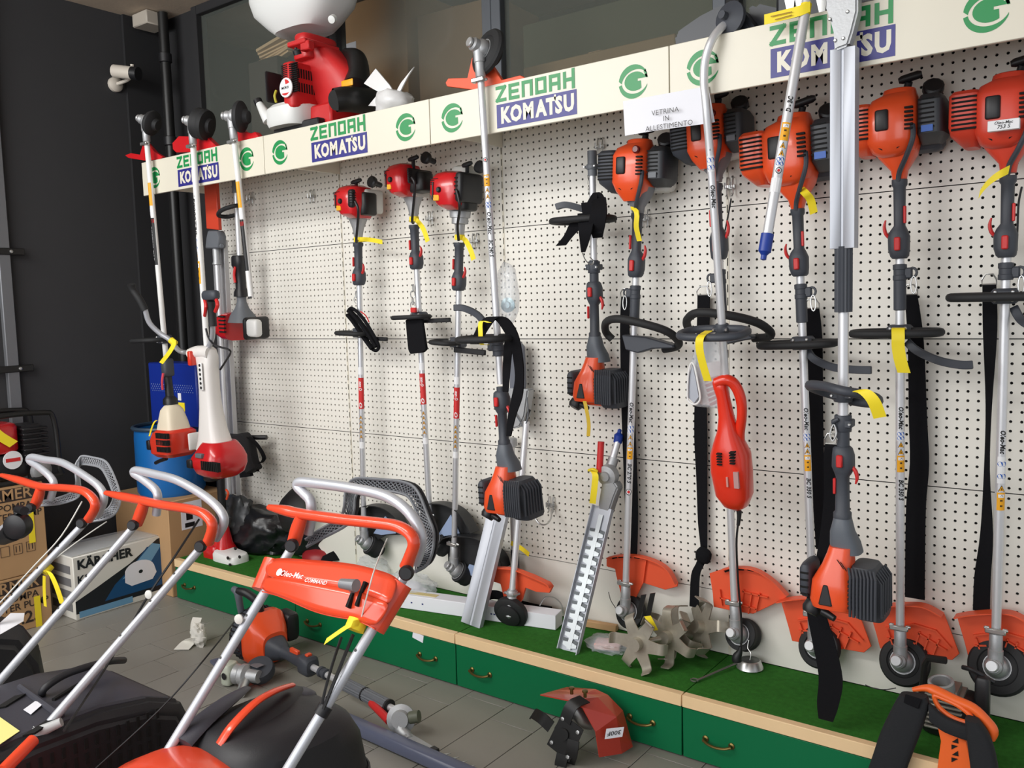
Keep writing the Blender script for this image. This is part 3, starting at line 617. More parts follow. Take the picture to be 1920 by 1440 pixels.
# --- second grey-coned brushcutter behind the paper sign
fr, t = brush_up('brushcutter', 'orange brushcutter with engine behind the white paper sign and wide bent loop handle', (1342, 330), (1380, 1188), -.11, -.10, (198, 342), (345, 487), (505, 590), R=.058, k=1.05, eng_k=1.15, spool=True)
dloop(fr, t, [(1300, 627, -.14), (1289, 612, -.16), (1290, 597, -.24), (1312, 586, -.28), (1370, 592, -.26), (1420, 605, -.2), (1444, 622, -.14), (1440, 632, -.11), (1412, 634, -.10)], -.1)
g = G().prism(pxpoly([(1352, 620), (1385, 622), (1410, 630), (1410, 636), (1385, 640), (1365, 645), (1352, 642)], -.155), (0, .05, 0)); link('handle_bracket', g, DGREY, t, bev=.004)
stickers(fr, .0132, [('amber', fr.h(795), fr.h(768)), ('txt', fr.h(860), fr.h(805), 'BC 300 S'[:3], -1)], t)
guard(t, [(1330, 1075), (1355, 1067), (1376, 1062), (1415, 1065), (1450, 1085), (1479, 1115), (1470, 1123), (1440, 1138), (1412, 1151), (1380, 1147), (1338, 1138), (1336, 1112)], -.055, GUARD, rim=[1, 2, 3, 4, 5], ribs=[((1350, 1105), (1354, 1135)), ((1395, 1105), (1390, 1147)), ((1410, 1112), (1404, 1150)), ((1350, 1120), (1420, 1142)), ((1392, 1108), (1440, 1120)), ((1425, 1112), (1417, 1148))])
def guard4(t, dx, dy, left=None):
    P = [(1463, 1124), (1490, 1119), (1530, 1116), (1570, 1118), (1605, 1136), (1634, 1212), (1620, 1224), (1585, 1218), (1530, 1210), (1485, 1202), (1478, 1175)]
    P = [(x+dx, y+dy) for x, y in P]
    q = lambda *a: [((x0+dx, y0+dy), (x1+dx, y1+dy)) for x0, y0, x1, y1 in a]
    return guard(t, P, -.05, GUARD, rim=[0, 1, 2, 3, 4], ribs=q((1500, 1168, 1512, 1202), (1560, 1170, 1548, 1208), (1578, 1176, 1566, 1210), (1596, 1185, 1584, 1215), (1498, 1182, 1520, 1182), (1556, 1172, 1610, 1205), (1548, 1190, 1580, 1216), (1496, 1163, 1550, 1156), (1550, 1156, 1590, 1168), (1590, 1168, 1618, 1200)), rimd=.045)
# --- the two 350 models
fr, t = brush_up('brushcutter', 'orange brushcutter with yellow tag at its cone, partly behind the loose blue-capped shaft', (1496, 400), (1527, 1212), -.125, -.105, (215, 392), (392, 518), (532, 605), kind='vent', R=.072, eng_k=1.18, body=ORANGE)
sidebar(fr, t, -.115, .12, fr.h(643), dep=.13)
barrier(t, [(1512, 652, -.1), (1525, 672, -.12), (1560, 688, -.16), (1600, 693, -.20), (1634, 694, -.22)], -.1)
stickers(fr, .0132, [('txt', fr.h(806), fr.h(762), OM, -1), ('dots', fr.h(827), fr.h(811), 4), ('tri', fr.h(839), fr.h(829)), ('tri', fr.h(850), fr.h(840)), ('amber', fr.h(882), fr.h(852)), ('txt', fr.h(933), fr.h(893), 'BC 350 S', -1)], t)
guard4(t, 0, 0)
tagpaper('price_tag', [PY(1500, 352, -.16), PY(1510, 362, -.19), PY(1520, 375, -.17), PY(1526, 400, -.15)], (.012, 0, .004), parent=t)
fr, t = brush_up('brushcutter', 'orange brushcutter with yellow tag hanging from its loop handle, straight right of the aluminium channel', (1687, 345), (1688, 1240), -.125, -.105, (168, 337), (337, 485), (495, 582), kind='vent', R=.078, eng_k=1.18)
sidebar(fr, t, -.12, .125, fr.h(622), dep=.13)
barrier(t, [(1700, 640, -.1), (1720, 658, -.12), (1760, 676, -.16), (1800, 684, -.20), (1824, 684, -.22)], -.1)
stickers(fr, .0138, [('txt', fr.h(804), fr.h(760), OM, -1), ('dots', fr.h(825), fr.h(808), 4), ('tri', fr.h(838), fr.h(827)), ('tri', fr.h(851), fr.h(840)), ('amber', fr.h(884), fr.h(853)), ('txt', fr.h(937), fr.h(896), 'BC 350 S', -1)], t)
guard4(t, 165, 14)
A = PY(1684, 632, -.27)
tagpaper('price_tag', [PY(1688, 618, -.2), PY(1684, 615, -.25), PY(1684, 632, -.265), PY(1684, 650, -.262), PY(1688, 675, -.255), PY(1695, 699, -.245)], (.018, 0, 0), parent=t)
# --- 753 model at the picture's right edge
fr, t = brush_up('brushcutter', 'largest red-orange brushcutter, cut off by the right picture edge', (1890, 350), (1866, 1250), -.125, -.105, (138, 325), (330, 483), (492, 520), kind='vent', R=.086, eng_k=1.15, body=mat('red_orange_engine', (216, 66, 44), .4))
sidebar(fr, t, -.13, .15, fr.h(555), dep=.14)
stickers(fr, .0138, [('txt', fr.h(850), fr.h(804), OM, -1), ('dots', fr.h(905), fr.h(855), 4), ('tri', fr.h(920), fr.h(908)), ('amber', fr.h(955), fr.h(922))], t)
g = G(); P = fr.h(245); ZV = -.123; g.box(fr, -.038, .038, ZV+.001, ZV+.02, P-.014, P+.014, .001); g.mt(1); g.text('Oleo-Mac', lambda a, b: fr.w(a, ZV, P+b+.006), .011, .01, .2); g.text('753 S', lambda a, b: fr.w(a, ZV, P+b-.005), .014, .01, .2); link('model_plate', g, [WLAB, INK], t)
guard4(t, 330, 28)
barrier(t, [(1900, 575, -.1), (1915, 600, -.12), (1940, 615, -.15)], -.1)
tagpaper('price_tag', [PY(1892, 318, -.19), PY(1878, 325, -.2), PY(1862, 335, -.2), PY(1846, 350, -.2), PY(1836, 365, -.2)], (.002, 0, .012), parent=t)
# black cord with coil beside it, red one behind the second
def cord(name, pts, Y, r, label, cat='cord', m=None, group=None, sm=5):
    g = px_tube(pts, Y, r, sm, 8); o = link(name, g, m or BLACK, loc=PY(pts[-1][0], pts[-1][1], Y if len(pts[-1]) < 3 else pts[-1][2])); return tag(o, label, cat, group)
# ================================================================== ORANGE TOOLS STORED ENGINE DOWN
# --- 240 model across the fascia
fr = axis((899, 130), (931, 800), -.470, -.470); 
t = thing('brushcutter', PY(948, 965, -.45), 'orange brushcutter hung head up over the white fascia, black strap over its handle', 'brushcutter', 'tools hung head up over the fascia')
fr = axis((901, 140), (948, 862), -.472, -.43)
shaft(fr, fr.h(720), fr.h(100), t, .0132)
fh = Fr(fr.w(0, 0, fr.h(88)), fr.X, fr.Y, -fr.Z)
gch = trimmer_head(fh, t, R=.085, dirn=(.25, .85, .30), spool=False)
guard(t, [(835, 155), (840, 147), (876, 146), (884, 110), (893, 97), (905, 100), (920, 120), (940, 150), (975, 141), (984, 146), (940, 158), (905, 170), (870, 166), (838, 162)], -.425, GUARD, th=.02, slots=False)
stickers(fr, .0132, [('seal', fr.h(305), fr.h(296)), ('amber', fr.h(350), fr.h(328)), ('tri', fr.h(362), fr.h(352)), ('tri', fr.h(374), fr.h(364)), ('dots', fr.h(392), fr.h(378), 4), ('txt', fr.h(440), fr.h(396), OM, -1), ('txt', fr.h(482), fr.h(448), 'BC 240 S', -1)], t)
g = G().lathe(fr.w(0, 0, fr.h(668)), fr.Z, [(.014, 0), (.022, .003), (.022, .02), (.026, .022), (.026, .04), (.020, .043), (.020, .06), (.014, .062)], 16); g.box(fr, -.045, -.01, -.012, .012, fr.h(668)+.02, fr.h(668)+.05, .005); link('clamp', g, DGREY, t)
sidebar(fr, t, -.10, .10, fr.h(632), dep=.15, clampb=False, v=-.0)
barrier(t, [(912, 610, -.45), (895, 590, -.46), (870, 578, -.48), (852, 577, -.49)], -.45)
shaft(fr, fr.h(758), fr.h(725), t, .017, DGREY, 'sleeve')
throttle(fr, fr.h(833), fr.h(733), t, side=1, flip=-1)
engine_down(fr, fr.h(828), fr.h(962), t)
A = PY(905, 603, -.56); tagpaper('price_tag', [PY(918, 605, -.56), PY(902, 603, -.56), PY(901, 625, -.57), PY(903, 645, -.565), PY(914, 646, -.56)], (.010, 0, 0), parent=t)
ss = thing('shoulder_strap', PY(955, 818, -.45), 'black webbing strap looped over the loop handle of the tool crossing the third canopy', 'strap')
strap('strap_pad', [(882, 900, 645, -.52), (893, 915, 618, -.54), (908, 932, 597, -.54), (928, 952, 598, -.53), (945, 968, 620, -.51), (957, 976, 645, -.49), (964, 981, 680, -.48), (966, 982, 712, -.47), (960, 979, 745, -.46), (953, 967, 780, -.45), (950, 958, 818, -.45)], -.45, None, root=ss, th=.006)
strap('strap_leg', [(946, 962, 640, -.47), (943, 957, 690, -.46), (943, 953, 735, -.46)], -.43, None, root=ss)
# --- short power unit with strap bundle
t = thing('power_unit', PY(1112, 768, -.1), 'orange engine unit hanging low with a bundled black strap round its loop handle', 'power unit')
fr = axis((1110, 285), (1117, 700), -.12, -.1)
shaft(fr, fr.h(500), fr.h(325), t, .0132); shaft(fr, fr.h(330), fr.h(283), t, .018, MGREY, 'coupling')
clamp(fr, fr.h(318), fr.h(308), .021, t, MGREY); shaft(fr, fr.h(540), fr.h(488), t, .0175, DGREY, 'sleeve'); clamp(fr, fr.h(512), fr.h(490), .022, t)
sidebar(fr, t, -.12, .12, fr.h(414), dep=.15, clampb=False)
barrier(t, [(1098, 394, -.13), (1080, 388, -.16), (1060, 384, -.19), (1043, 388, -.21)], -.1, MGREY)
throttle(fr, fr.h(632), fr.h(528), t, side=1, flip=-1); engine_down(fr, fr.h(626), fr.h(756), t)
g = G(); V = fr.h(345); g.text('BC 24 TS'[:5], lambda a, b: fr.w(-.0095-b*.3, -.0142, V-a), .03, .02, .2); link('lettering', g, INK, t, flat=True)
tagpaper('price_tag', [PY(1096, 752, -.2), PY(1100, 770, -.2), PY(1104, 795, -.19), PY(1103, 818, -.18)], (.008, 0, 0), parent=t, m=mat('faded_yellow_tag', (222, 186, 60), .6))
tag(link('strap_bundle', G(), STRAP), 'x', 'x') if False else None
sb = thing('strap_bundle', PY(1060, 465, -.2), 'bundled black webbing knotted through the loop handle of the low orange unit', 'strap')
for P in ([(1085, 1117, 402, -.2), (1068, 1100, 420, -.23), (1058, 1078, 440, -.22), (1042, 1062, 460, -.2)], [(1083, 1117, 400, -.2), (1085, 1112, 425, -.27), (1088, 1104, 455, -.25), (1090, 1098, 472, -.22)], [(1112, 1136, 372, -.2), (1108, 1138, 395, -.26), (1105, 1135, 420, -.26), (1112, 1130, 445, -.22)], [(1098, 1120, 385, -.21), (1112, 1122, 362, -.2), (1118, 1130, 366, -.2), (1128, 1138, 385, -.19)], [(1090, 1110, 380, -.22), (1095, 1120, 410, -.24), (1108, 1130, 438, -.24)]):
    strap('webbing_fold', P, -.2, None, root=sb, th=.006)
link('carabiner', px_tube([(1092, 474, -.2), (1098, 488, -.18), (1108, 496, -.16), (1113, 490, -.15), (1106, 482, -.17)], -.2, .0022, 4, 6), CHROME, sb)
# --- multitool pole with aluminium blade channel
t = thing('pole_hedge_trimmer', PY(1580, 1165, -.46), 'orange pole hedge trimmer stored head up, long aluminium blade channel in front of the fascia', 'hedge trimmer', 'tools hung head up over the fascia')
fr = axis((1583, 120), (1580, 960), -.49, -.455)
shaft(fr, fr.h(800), fr.h(560), t, .0145)
g = G(); h0, h1 = fr.h(585), fr.h(462); n = 32; R_ = []
for h in (h0, h0+.003, h1-.003, h1): R_.append([fr.w((.024 if k % 2 else .0215)*math.cos(6.283*k/n), (.024 if k % 2 else .0215)*math.sin(6.283*k/n), h) for k in range(n)])
g.rings(R_); link('ribbed_grip', g, DGREY, t)
h0, h1 = fr.h(466), fr.h(92); g = G()
g.prism([fr.w(u, v, h0) for u, v in ((-.032, -.02), (-.004, -.02), (-.002, -.014), (.002, -.014), (.004, -.02), (.034, -.02), (.034, .02), (.031, .02), (.031, -.016), (-.029, -.016), (-.029, .02), (-.032, .02))], fr.Z*(h1-h0)); link('blade_channel', g, ALUP, t, bev=.0008)
g = G(); n = 14
for j in range(n): a = h0+(h1-h0)*(j+.3)/n; g.box(fr, -.02, .026, -.008, -.004, a, a+.02, .002)
g.box(fr, -.012, .014, -.006, .0, h0+.01, h1); link('blade', g, CHROME, t)
P = [(1564, 95), (1590, 85), (1598, 60), (1608, 20), (1608, -30), (1550, -30), (1548, 15), (1555, 35), (1562, 60), (1563, 80)]
g = G().prism(pxpoly(P, -.52), (0, .045, 0)); gh = link('gear_housing', g, CAST, t, bev=.006, seg=2)
g = G()
for x, y in ((1589, 22), (1581, 72), (1566, 76), (1556, 36)): g.lathe(PY(x, y, -.52), (0, -1, 0), [(.005, 0), (.005, .002), (.003, .004)], 8)
link('screw', g, CHROME, gh)['kind'] = 'stuff'
P = [(1518, 722, -.50), (1545, 724, -.56), (1580, 733, -.60), (1620, 740, -.57), (1645, 748, -.52), (1640, 756, -.46), (1600, 752, -.43), (1560, 740, -.42), (1530, 730, -.45)]
link('loop_handle', G().tube([PY(*p) for p in P], .0135, 10, sm=5, closed=True), DGREY, t)
clamp(fr, fr.h(753), fr.h(728), .024, t)
tagpaper('price_tag', [PY(1600, 733, -.6), PY(1620, 734, -.61), PY(1638, 752, -.61), PY(1650, 783, -.59)], (.016, 0, .004), parent=t)
clamp(fr, fr.h(808), fr.h(778), .022, t); shaft(fr, fr.h(845), fr.h(806), t, .018, DGREY, 'sleeve')
g = px_tube([(1572, 786, -.49), (1562, 792, -.49), (1566, 800, -.48)], -.49, .005, 4, 8); link('hanging_eye', g, DGREY, t)
throttle(fr, fr.h(970), fr.h(836), t, side=1, flip=-1, r=.018); engine_down(fr, fr.h(963), fr.h(1140), t)
link('carabiner', px_tube([(1563, 795, -.49), (1556, 815, -.49), (1562, 826, -.49), (1568, 812, -.49)], -.49, .0025, 4, 6, closed=True), CHROME, t)
strap('shoulder_strap', [(1548, 1570, 832, -.47), (1545, 1575, 850, -.46), (1545, 1575, 930, -.40), (1538, 1562, 1000, -.38), (1528, 1552, 1060, -.38), (1512, 1545, 1130, -.40), (1522, 1565, 1200, -.40), (1535, 1580, 1270, -.39), (1532, 1572, 1320, -.38), (1535, 1562, 1350, -.37)], -.4, 'long black webbing hanging below the low orange engine in the rightmost bay')
g = None
# --- red-orange electric trimmer with bent shaft
t = thing('electric_trimmer', PY(1378, 955, -.24), 'bright red electric grass trimmer with closed handle, its bent silver shaft crossing the fascia', 'electric trimmer', 'tools hung head up over the fascia')
fr = axis((1322, 150), (1372, 880), -.475, -.27)
g = G().tube([PY(1362, 46, -.43), PY(1352, 52, -.45), PY(1335, 75, -.475), PY(1323, 110, -.48), PY(1320, 150, -.478), PY(1324, 200, -.473)]+[fr.w(0, 0, fr.h(y)) for y in (300, 450, 600, 720)], .0125, 14, sm=5); link('shaft', g, ALU, t)
g = G().lathe(PY(1372, 36, -.42), nz((-.25, -1, .1)), [(.05, 0), (.05, .012), (.035, .02), (.012, .03), (.012, .05)], 20); link('head', g, DGREY, t)
S = [(fr.h(955), .010, 0, .012, .012, 2), (fr.h(945), .008, 0, .04, .042, 2.6), (fr.h(925), .004, 0, .058, .056, 3), (fr.h(880), 0, 0, .064, .062, 3), (fr.h(850), 0, 0, .062, .058, 3), (fr.h(830), -.002, 0, .05, .05, 2.6), (fr.h(805), -.004, 0, .032, .036, 2.4), (fr.h(780), -.006, 0, .024, .028, 2.4), (fr.h(745), -.012, 0, .020, .024, 2.4), (fr.h(728), -.018, 0, .022, .026, 2.4), (fr.h(716), -.02, 0, .024, .024, 2.4), (fr.h(710), -.02, 0, .014, .016, 2)]
REDE = mat('bright_red_orange', (228, 52, 28), .28, coat=.3)
b = link('motor_housing', G().loft(fr, S, 26), REDE, t)
g = G().tube([PY(1343, 718, -.33), PY(1362, 712, -.33), PY(1378, 722, -.32), PY(1389, 748, -.31), PY(1391, 780, -.3), PY(1386, 815, -.28), PY(1386, 840, -.27)], [.018, .018, .018, .017, .016, .018, .022], 12, sm=5); link('handle', g, REDE, b)
g = G()
for i in range(5): g.box(fr, -.022, -.006, -.066, -.05, fr.h(842)-.009*i, fr.h(842)-.009*i+.004)
for i in range(5): g.box(fr, .022, .038, -.066, -.04, fr.h(838)-.009*i, fr.h(838)-.009*i+.004)
link('vent_slot', g, DARKIN, b)['kind'] = 'stuff'
g = G().box(fr, .006, .012, -.0655, -.055, fr.h(900), fr.h(882)); link('label', g, mat('faded_label', (210, 150, 140), .5), b); g = G().box(fr, .030, .046, -.061, -.04, fr.h(902), fr.h(872)); link('rating_plate', g, mat('silver_plate', (190, 150, 148), .4), b)
sidebar(fr, t, -.105, .105, fr.h(616), dep=.14, clampb=False, m=DGREY, v=-.0)
clamp(fr, fr.h(625), fr.h(607), .02, t)
A = fr.h(640); tagpaper('price_tag', [fr.w(0, -.10, fr.h(608)), fr.w(-.002, -.16, fr.h(612)), fr.w(-.006, -.165, fr.h(632)), fr.w(-.004, -.155, fr.h(660)), fr.w(.002, -.14, fr.h(694))], (.013, 0, 0), parent=t)
stickers(fr, .0125, [('amber', fr.h(258), fr.h(238)), ('tri', fr.h(272), fr.h(262)), ('tri', fr.h(285), fr.h(274)), ('dots', fr.h(322), fr.h(292), 4), ('txt', fr.h(390), fr.h(345), OM, -1)], t)
g = px_tube([(1384, 948, -.24), (1386, 965, -.24), (1384, 985, -.24)], -.24, [.010, .008, .006], 3, 10); link('cable_boot', g, BLACK, t)
c = link('power_cord', px_tube([(1384, 980, -.24), (1381, 1020, -.23), (1384, 1090, -.2), (1389, 1150, -.17), (1391, 1190, -.16), (1389, 1215, -.16)], -.2, .0038, 5, 8), BLACK, t)
g = px_tube([(1389, 1212, -.16), (1387, 1222, -.16), (1382, 1232, -.16), (1382, 1240, -.16)], -.16, [.006, .010, .017, .017], 3, 12); link('plug', g, BLACK, c)
# --- clear document bag hung at the electric trimmer's loop handle
t = thing('clear_bag', PY(1312, 762, -.27), 'clear plastic bag with leaflets and white-rimmed lens, hanging left of the electric trimmer shaft', 'plastic bag')
Q = [PY(*q) for q in ((1308, 632, -.29), (1345, 632, -.29), (1358, 700, -.27), (1356, 768, -.27), (1300, 762, -.255), (1290, 690, -.255))]
link('bag_film', G().prism(Q, (0, .028, 0)), CLEAR, t, bev=.006)
link('leaflet', G().prism([PY(*q, -.26) for q in ((1306, 684), (1350, 676), (1353, 762), (1312, 758))], (0, .006, 0)), mat('grey_leaflet', (196, 186, 184), .5), t)
g = G()
for i in range(6): g.prism([PY(x, y, -.262) for x, y in ((1320+2*i, 712+9*i), (1346, 704+9*i), (1347, 709+9*i), (1322+2*i, 717+9*i))], (0, .001, 0))
link('leaflet_print', g, mat('dark_red_print', (150, 70, 70), .5), t)['kind'] = 'stuff'
link('white_rim', G().tube([PY(x, y, -.29) for x, y in ((1298, 680), (1303, 690), (1308, 715), (1313, 745), (1308, 756), (1300, 758), (1291, 752), (1289, 740), (1290, 710), (1293, 688))], .0035, 8, sm=4, closed=True), WPAINT, t)
link('lens', G().prism([PY(x, y, -.285) for x, y in ((1298, 684), (1304, 710), (1310, 744), (1301, 756), (1291, 746), (1291, 705))], (0, .004, 0)), mat('grey_lens', (170, 174, 184), .2), t)
# --- loose shaft with the blue cap
t = thing('attachment_shaft', PY(1432, 480, -.60), 'loose silver attachment shaft leaning at the fascia, blue end cap and yellow tag', 'shaft')
fr = axis((1520, -40), (1437, 452), -.475, -.60)
shaft(fr, -.01, fr.h(-40), t, .014); link('end_cap', G().lathe(fr.w(0, 0, .0), -fr.Z, [(.0175, -.02), (.0175, .03), (.013, .034), (.008, .04), (.008, .052), (.002, .054)], 16), BLUECAP, t)
stickers(fr, .014, [('txt', fr.h(215), fr.h(183), 'D - BC', 1), ('amber', fr.h(266), fr.h(232)), ('tri', fr.h(281), fr.h(269)), ('tri', fr.h(295), fr.h(283)), ('dots', fr.h(314), fr.h(296), 4), ('seal', fr.h(328), fr.h(316)), ('band', fr.h(362), fr.h(335), 2)], t)
P = [PY(1519, 12, -.50), PY(1500, 20, -.51), PY(1470, 28, -.51), (PY(1433, 37, -.51))]
tp = tagpaper('price_tag', P, (0, 0, .014), parent=t); g = G(); 
for i in range(2): g.ribbon([PY(1445+8*i, 33+6*i-2, -.516), PY(1485, 24+6*i-2, -.516)], (0, 0, .0012), (0, .0004, 0))
link('lettering', g, mat('tag_ink', (150, 110, 30), .6), tp); link('tag_wrap', G().lathe(fr.w(0, 0, fr.h(28)), fr.Z, [(.0148, 0), (.0148, .03)], 18), YELLOW, t)
def blob(name, C, R, amp, m, label=None, cat=None, fq=6., sub=3, seed=0, parent=None, group=None, flat=False, kind=None, sq=0):
    bm = bmesh.new(); bmesh.ops.create_icosphere(bm, subdivisions=sub, radius=1); g = G()
    vs = []
    for v in bm.verts:
        p = v.co.copy(); n_ = noise.noise(Vector(p)*fq*.3+Vector((seed, seed*2, 0)))*amp+noise.noise(Vector(p)*fq+Vector((0, seed, 3)))*amp*.5+abs(noise.noise(Vector(p)*fq*1.7+Vector((seed, 1, 9))))*amp*.5
        q = p*(1+n_); 
        if sq: q.z = max(q.z, -sq)
        vs.append(np.array(C)+np.array((q.x*R[0], q.y*R[1], q.z*R[2])))
    g.add(vs, [tuple(v.index for v in f.verts) for f in bm.faces]); bm.free()
    if parent: return link(name, g, m, parent, flat=flat, ang=50)
    return tag(link(name, g, m, loc=(C[0], C[1], C[2]-R[2]*(sq or 1)), flat=flat, ang=50), label, cat, group, kind)
# ================================================================== RED BRUSHCUTTERS
def bx(fr, x0, x1, y0, y1, v0, v1): # local extents of a block seen between those pixels
    ym = (y0+y1)/2; return fr.uv(x0, ym, v0)[0], fr.uv(x1, ym, v1 if x1 > x0 else v0)[0], v0, v1, fr.uv((x0+x1)/2, y1, v0)[1], fr.uv((x0+x1)/2, y0, v0)[1]
def red_brush(label, top, bot, cone, fan, box, bulb, han, grip, tank, big=False, lab=()):
    fr = axis(top, bot, -.12, -.115); t = thing('brushcutter', fr.O, label, 'brushcutter', 'red brushcutters hanging engine up')
    a, b = fr.h(cone[1]), fr.h(cone[0]); S = [(a-.02, 0, 0, .015, .015, 2), (a, 0, 0, .018, .018, 2)]
    if big: S = [(a-.05, 0, 0, .02, .02, 2), (a, 0, 0, .022, .022, 2), (a+.003, 0, 0, .036, .036, 2), (a+(b-a)*.4, 0, 0, .036, .036, 2), (a+(b-a)*.42, 0, 0, .044, .044, 2), (b-.012, 0, 0, .046, .046, 2), (b-.010, 0, 0, .054, .054, 2.5), (b, 0, 0, .054, .054, 2.5)]
    else: S += [(a+(b-a)*.5, 0, 0, .026, .026, 2.3), (b-.012, 0, 0, .04, .04, 2.6), (b-.01, 0, 0, .048, .048, 2.6), (b, 0, 0, .048, .048, 2.6)]
    link('clutch_cone', G().loft(fr, S, 18), CAST, t)
    u0, u1, v0, v1, h0, h1 = bx(fr, *fan, -.115, -.115); c = (u0+u1)/2; ru = (u1-u0)/2; H = h1-h0
    g = G().loft(fr.at(c, 0, h0), [(0, ru*.3, -.03, ru*.45, .05, 3), (H*.12, ru*.15, -.04, ru*.75, .07, 3), (H*.4, 0, -.045, ru*1.0, .075, 3.5), (H*.75, 0, -.045, ru*1.0, .075, 3.5), (H*.93, ru*.05, -.04, ru*.85, .065, 3), (H, ru*.05, -.04, ru*.55, .04, 2.5)], 24)
    fc = link('fan_cover', g, RED, t)
    g = G().lathe(fr.w(c-ru*.1, -.118, h0+H*.5), -fr.Y, [(.012, 0), (.012, .006), (.008, .011), (.001, .011)], 14)
    g.box(fr, c-ru*.55, c-ru*.48, -.1215, -.11, h0+H*.3, h0+H*.7); link('cap', g, BLACK, fc)
    g = G().box(fr, c-ru*.5, c-ru*.12, -.1185, -.105, h0+H*.22, h0+H*.38, .002); link('amber_plate', g, YLAB, fc)
    g = G(); [g.box(fr, c-ru*.7, c-ru*.2, -.1185, -.1, h0+H*(.78-.045*i), h0+H*(.797-.045*i)) for i in range(4)]; link('vent_slot', g, DARKIN, fc)['kind'] = 'stuff'
    u0, u1, v0, v1, h0, h1 = bx(fr, *box, -.118, .03)
    g = G().pil(fr, u0+.002, u1, -.118, .03, h0, h1, 5, .012); bc = link('filter_box', g, BLACK, t)
    g = G(); [g.box(fr, u0+.006, u0+(u1-u0)*.5, -.1205, -.1, h0+(h1-h0)*(.25+.13*i), h0+(h1-h0)*(.30+.13*i)) for i in range(5)]; link('filter_slot', g, DARKIN, bc)['kind'] = 'stuff'
    link('cylinder_block', G().pil(fr, c, u0+.03, -.07, .02, h0-.03, h1-.01, 4, .01), BLKMET, t)
    link('fuel_tank', G().pil(fr, *bx(fr, *tank, -.05, .06), 3.5, .02), mat('white_tank', (206, 206, 200), .4), t)
    P = fr.px(*bulb, -.03); link('fuel_cap', G().lathe(P+fr.Y*.02, nz(-fr.Y+fr.Z*.2), [(.012, -.04), (.012, 0), (.024, .004), (.026, .010), (.026, .022), (.020, .027), (.002, .027)], 14), BLACK, t)
    A, B = fr.px(han[0]-9, han[1]+2, -.06), fr.px(han[0]+9, han[1]-4, -.05); g = G().tube([A, A+(B-A)*.2, A+(B-A)*.8, B], [.007, .010, .010, .007], 8); g.tube([(A+B)/2, fr.px(han[0], han[1]+18, -.04)], .008, 8); link('starter_handle', g, BLACK, t)
    throttle(fr, fr.h(grip[1]), fr.h(grip[0]), t, side=1, r=.0165)
    link('cable_sleeve', G().tube([fr.px(box[0]+6, (box[2]+box[3])/2+8, -.125), fr.px(box[0]+12, box[3]+10, -.12), fr.px(top[0]-4, cone[1]+2, -.06), fr.px(top[0]-2, grip[0]-4, -.03)], .006, 8, sm=5), BLACK, t)
    shaft(fr, 0, fr.h(grip[1])+.02, t, .013, mat('satin_silver_tube', (214, 216, 220), .35, .6))
    trimmer_head(fr, t, R=.048, spool=True, dirn=(.35, .75, -.55), hm=RUBBER)
    if lab: stickers(fr, .013, [('band', fr.h(lab[0]+14), fr.h(lab[0]), 2), ('band', fr.h(lab[0]+78), fr.h(lab[0]+20), 4), ('txt', fr.h(lab[0]+44), fr.h(lab[0]+26), 'nnn O', -1, 2), ('txt', fr.h(lab[0]+76), fr.h(lab[0]+64), 'O', -1, 2)]+[('tri', fr.h(lab[0]+98+9*i), fr.h(lab[0]+90+9*i)) for i in range(5)]+[('band', fr.h(lab[0]+152), fr.h(lab[0]+140), 2)], t)
    return fr, t
fr1, t1 = red_brush('smallest red brushcutter with white tank, leftmost of the three high red engines', (672, 450), (683, 1016), (407, 448), (620, 664, 346, 408), (660, 694, 352, 388), (696, 342), (668, 341), (455, 535), (688, 713, 352, 398), lab=(688,))
fr2, t2 = red_brush('middle one of the three high red brushcutters, flat black pad below its carabiner', (777, 420), (808, 1012), (366, 408), (715, 756, 305, 368), (766, 806, 310, 340), (797, 297), (775, 298), (422, 505), (770, 806, 335, 365), lab=(680,))
fr3, t3 = red_brush('roundest red brushcutter with black grille, rightmost of the three red engines', (862, 440), (851, 1066), (391, 421), (799, 856, 319, 392), (850, 908, 320, 378), (898, 314), (876, 309), (455, 545), (840, 905, 308, 380), big=True, lab=(706,))
def ytag(root, P, w=(0, 0, .008), sm=4): return tagpaper('price_tag', P, w, (0, .0008, 0), root, sm)
for fr, t, y, pts, wv in ((fr1, t1, 450, [(664, 449, -.12), (690, 449, -.14), (717, 454, -.15)], (0, 0, .010)), (fr2, t2, 412, [(772, 408, -.12), (782, 414, -.13), (794, 430, -.15), (802, 453, -.15)], (.012, 0, .004)), (fr3, t3, 446, [(860, 442, -.12), (872, 450, -.13), (882, 468, -.15), (888, 487, -.15)], (.012, 0, .004))):
    ytag(t, [PY(*p) for p in pts], wv)
    link('tag_wrap', G().lathe(fr.w(0, 0, fr.h(y+4)), fr.Z, [(.0215, 0), (.0215, .022)], 18), YELLOW, t)
sidebar(fr1, t1, -.085, .085, fr1.h(624), dep=.10, r=.010)
link('barrier_bar', G().box(fr1, .07, .20, -.03, -.015, fr1.h(636), fr1.h(629), .003), BLACK, t1)
sidebar(fr2, t2, -.095, .09, fr2.h(594), dep=.10, r=.010)
link('barrier_bar', G().box(fr2, .03, .20, -.03, -.015, fr2.h(606), fr2.h(598), .003), BLACK, t2)
sidebar(fr3, t3, -.09, .03, fr3.h(642), dep=.10, r=.010)
link('barrier_bar', G().box(fr3, .0, .17, -.03, -.015, fr3.h(660), fr3.h(650), .003), BLACK, t3)
def clipchain(pts, Y, label):
    g = G()
    for i, (x, y) in enumerate(pts):
        C = PY(x, y, Y); g.tube([C+np.array((.008*math.cos(a)*(1 if i % 2 else .5), .006*math.cos(a)*(i % 2), .017*math.sin(a))) for a in np.linspace(0, 6.28, 11)[:-1]], .0022, 6, closed=True)
    return g
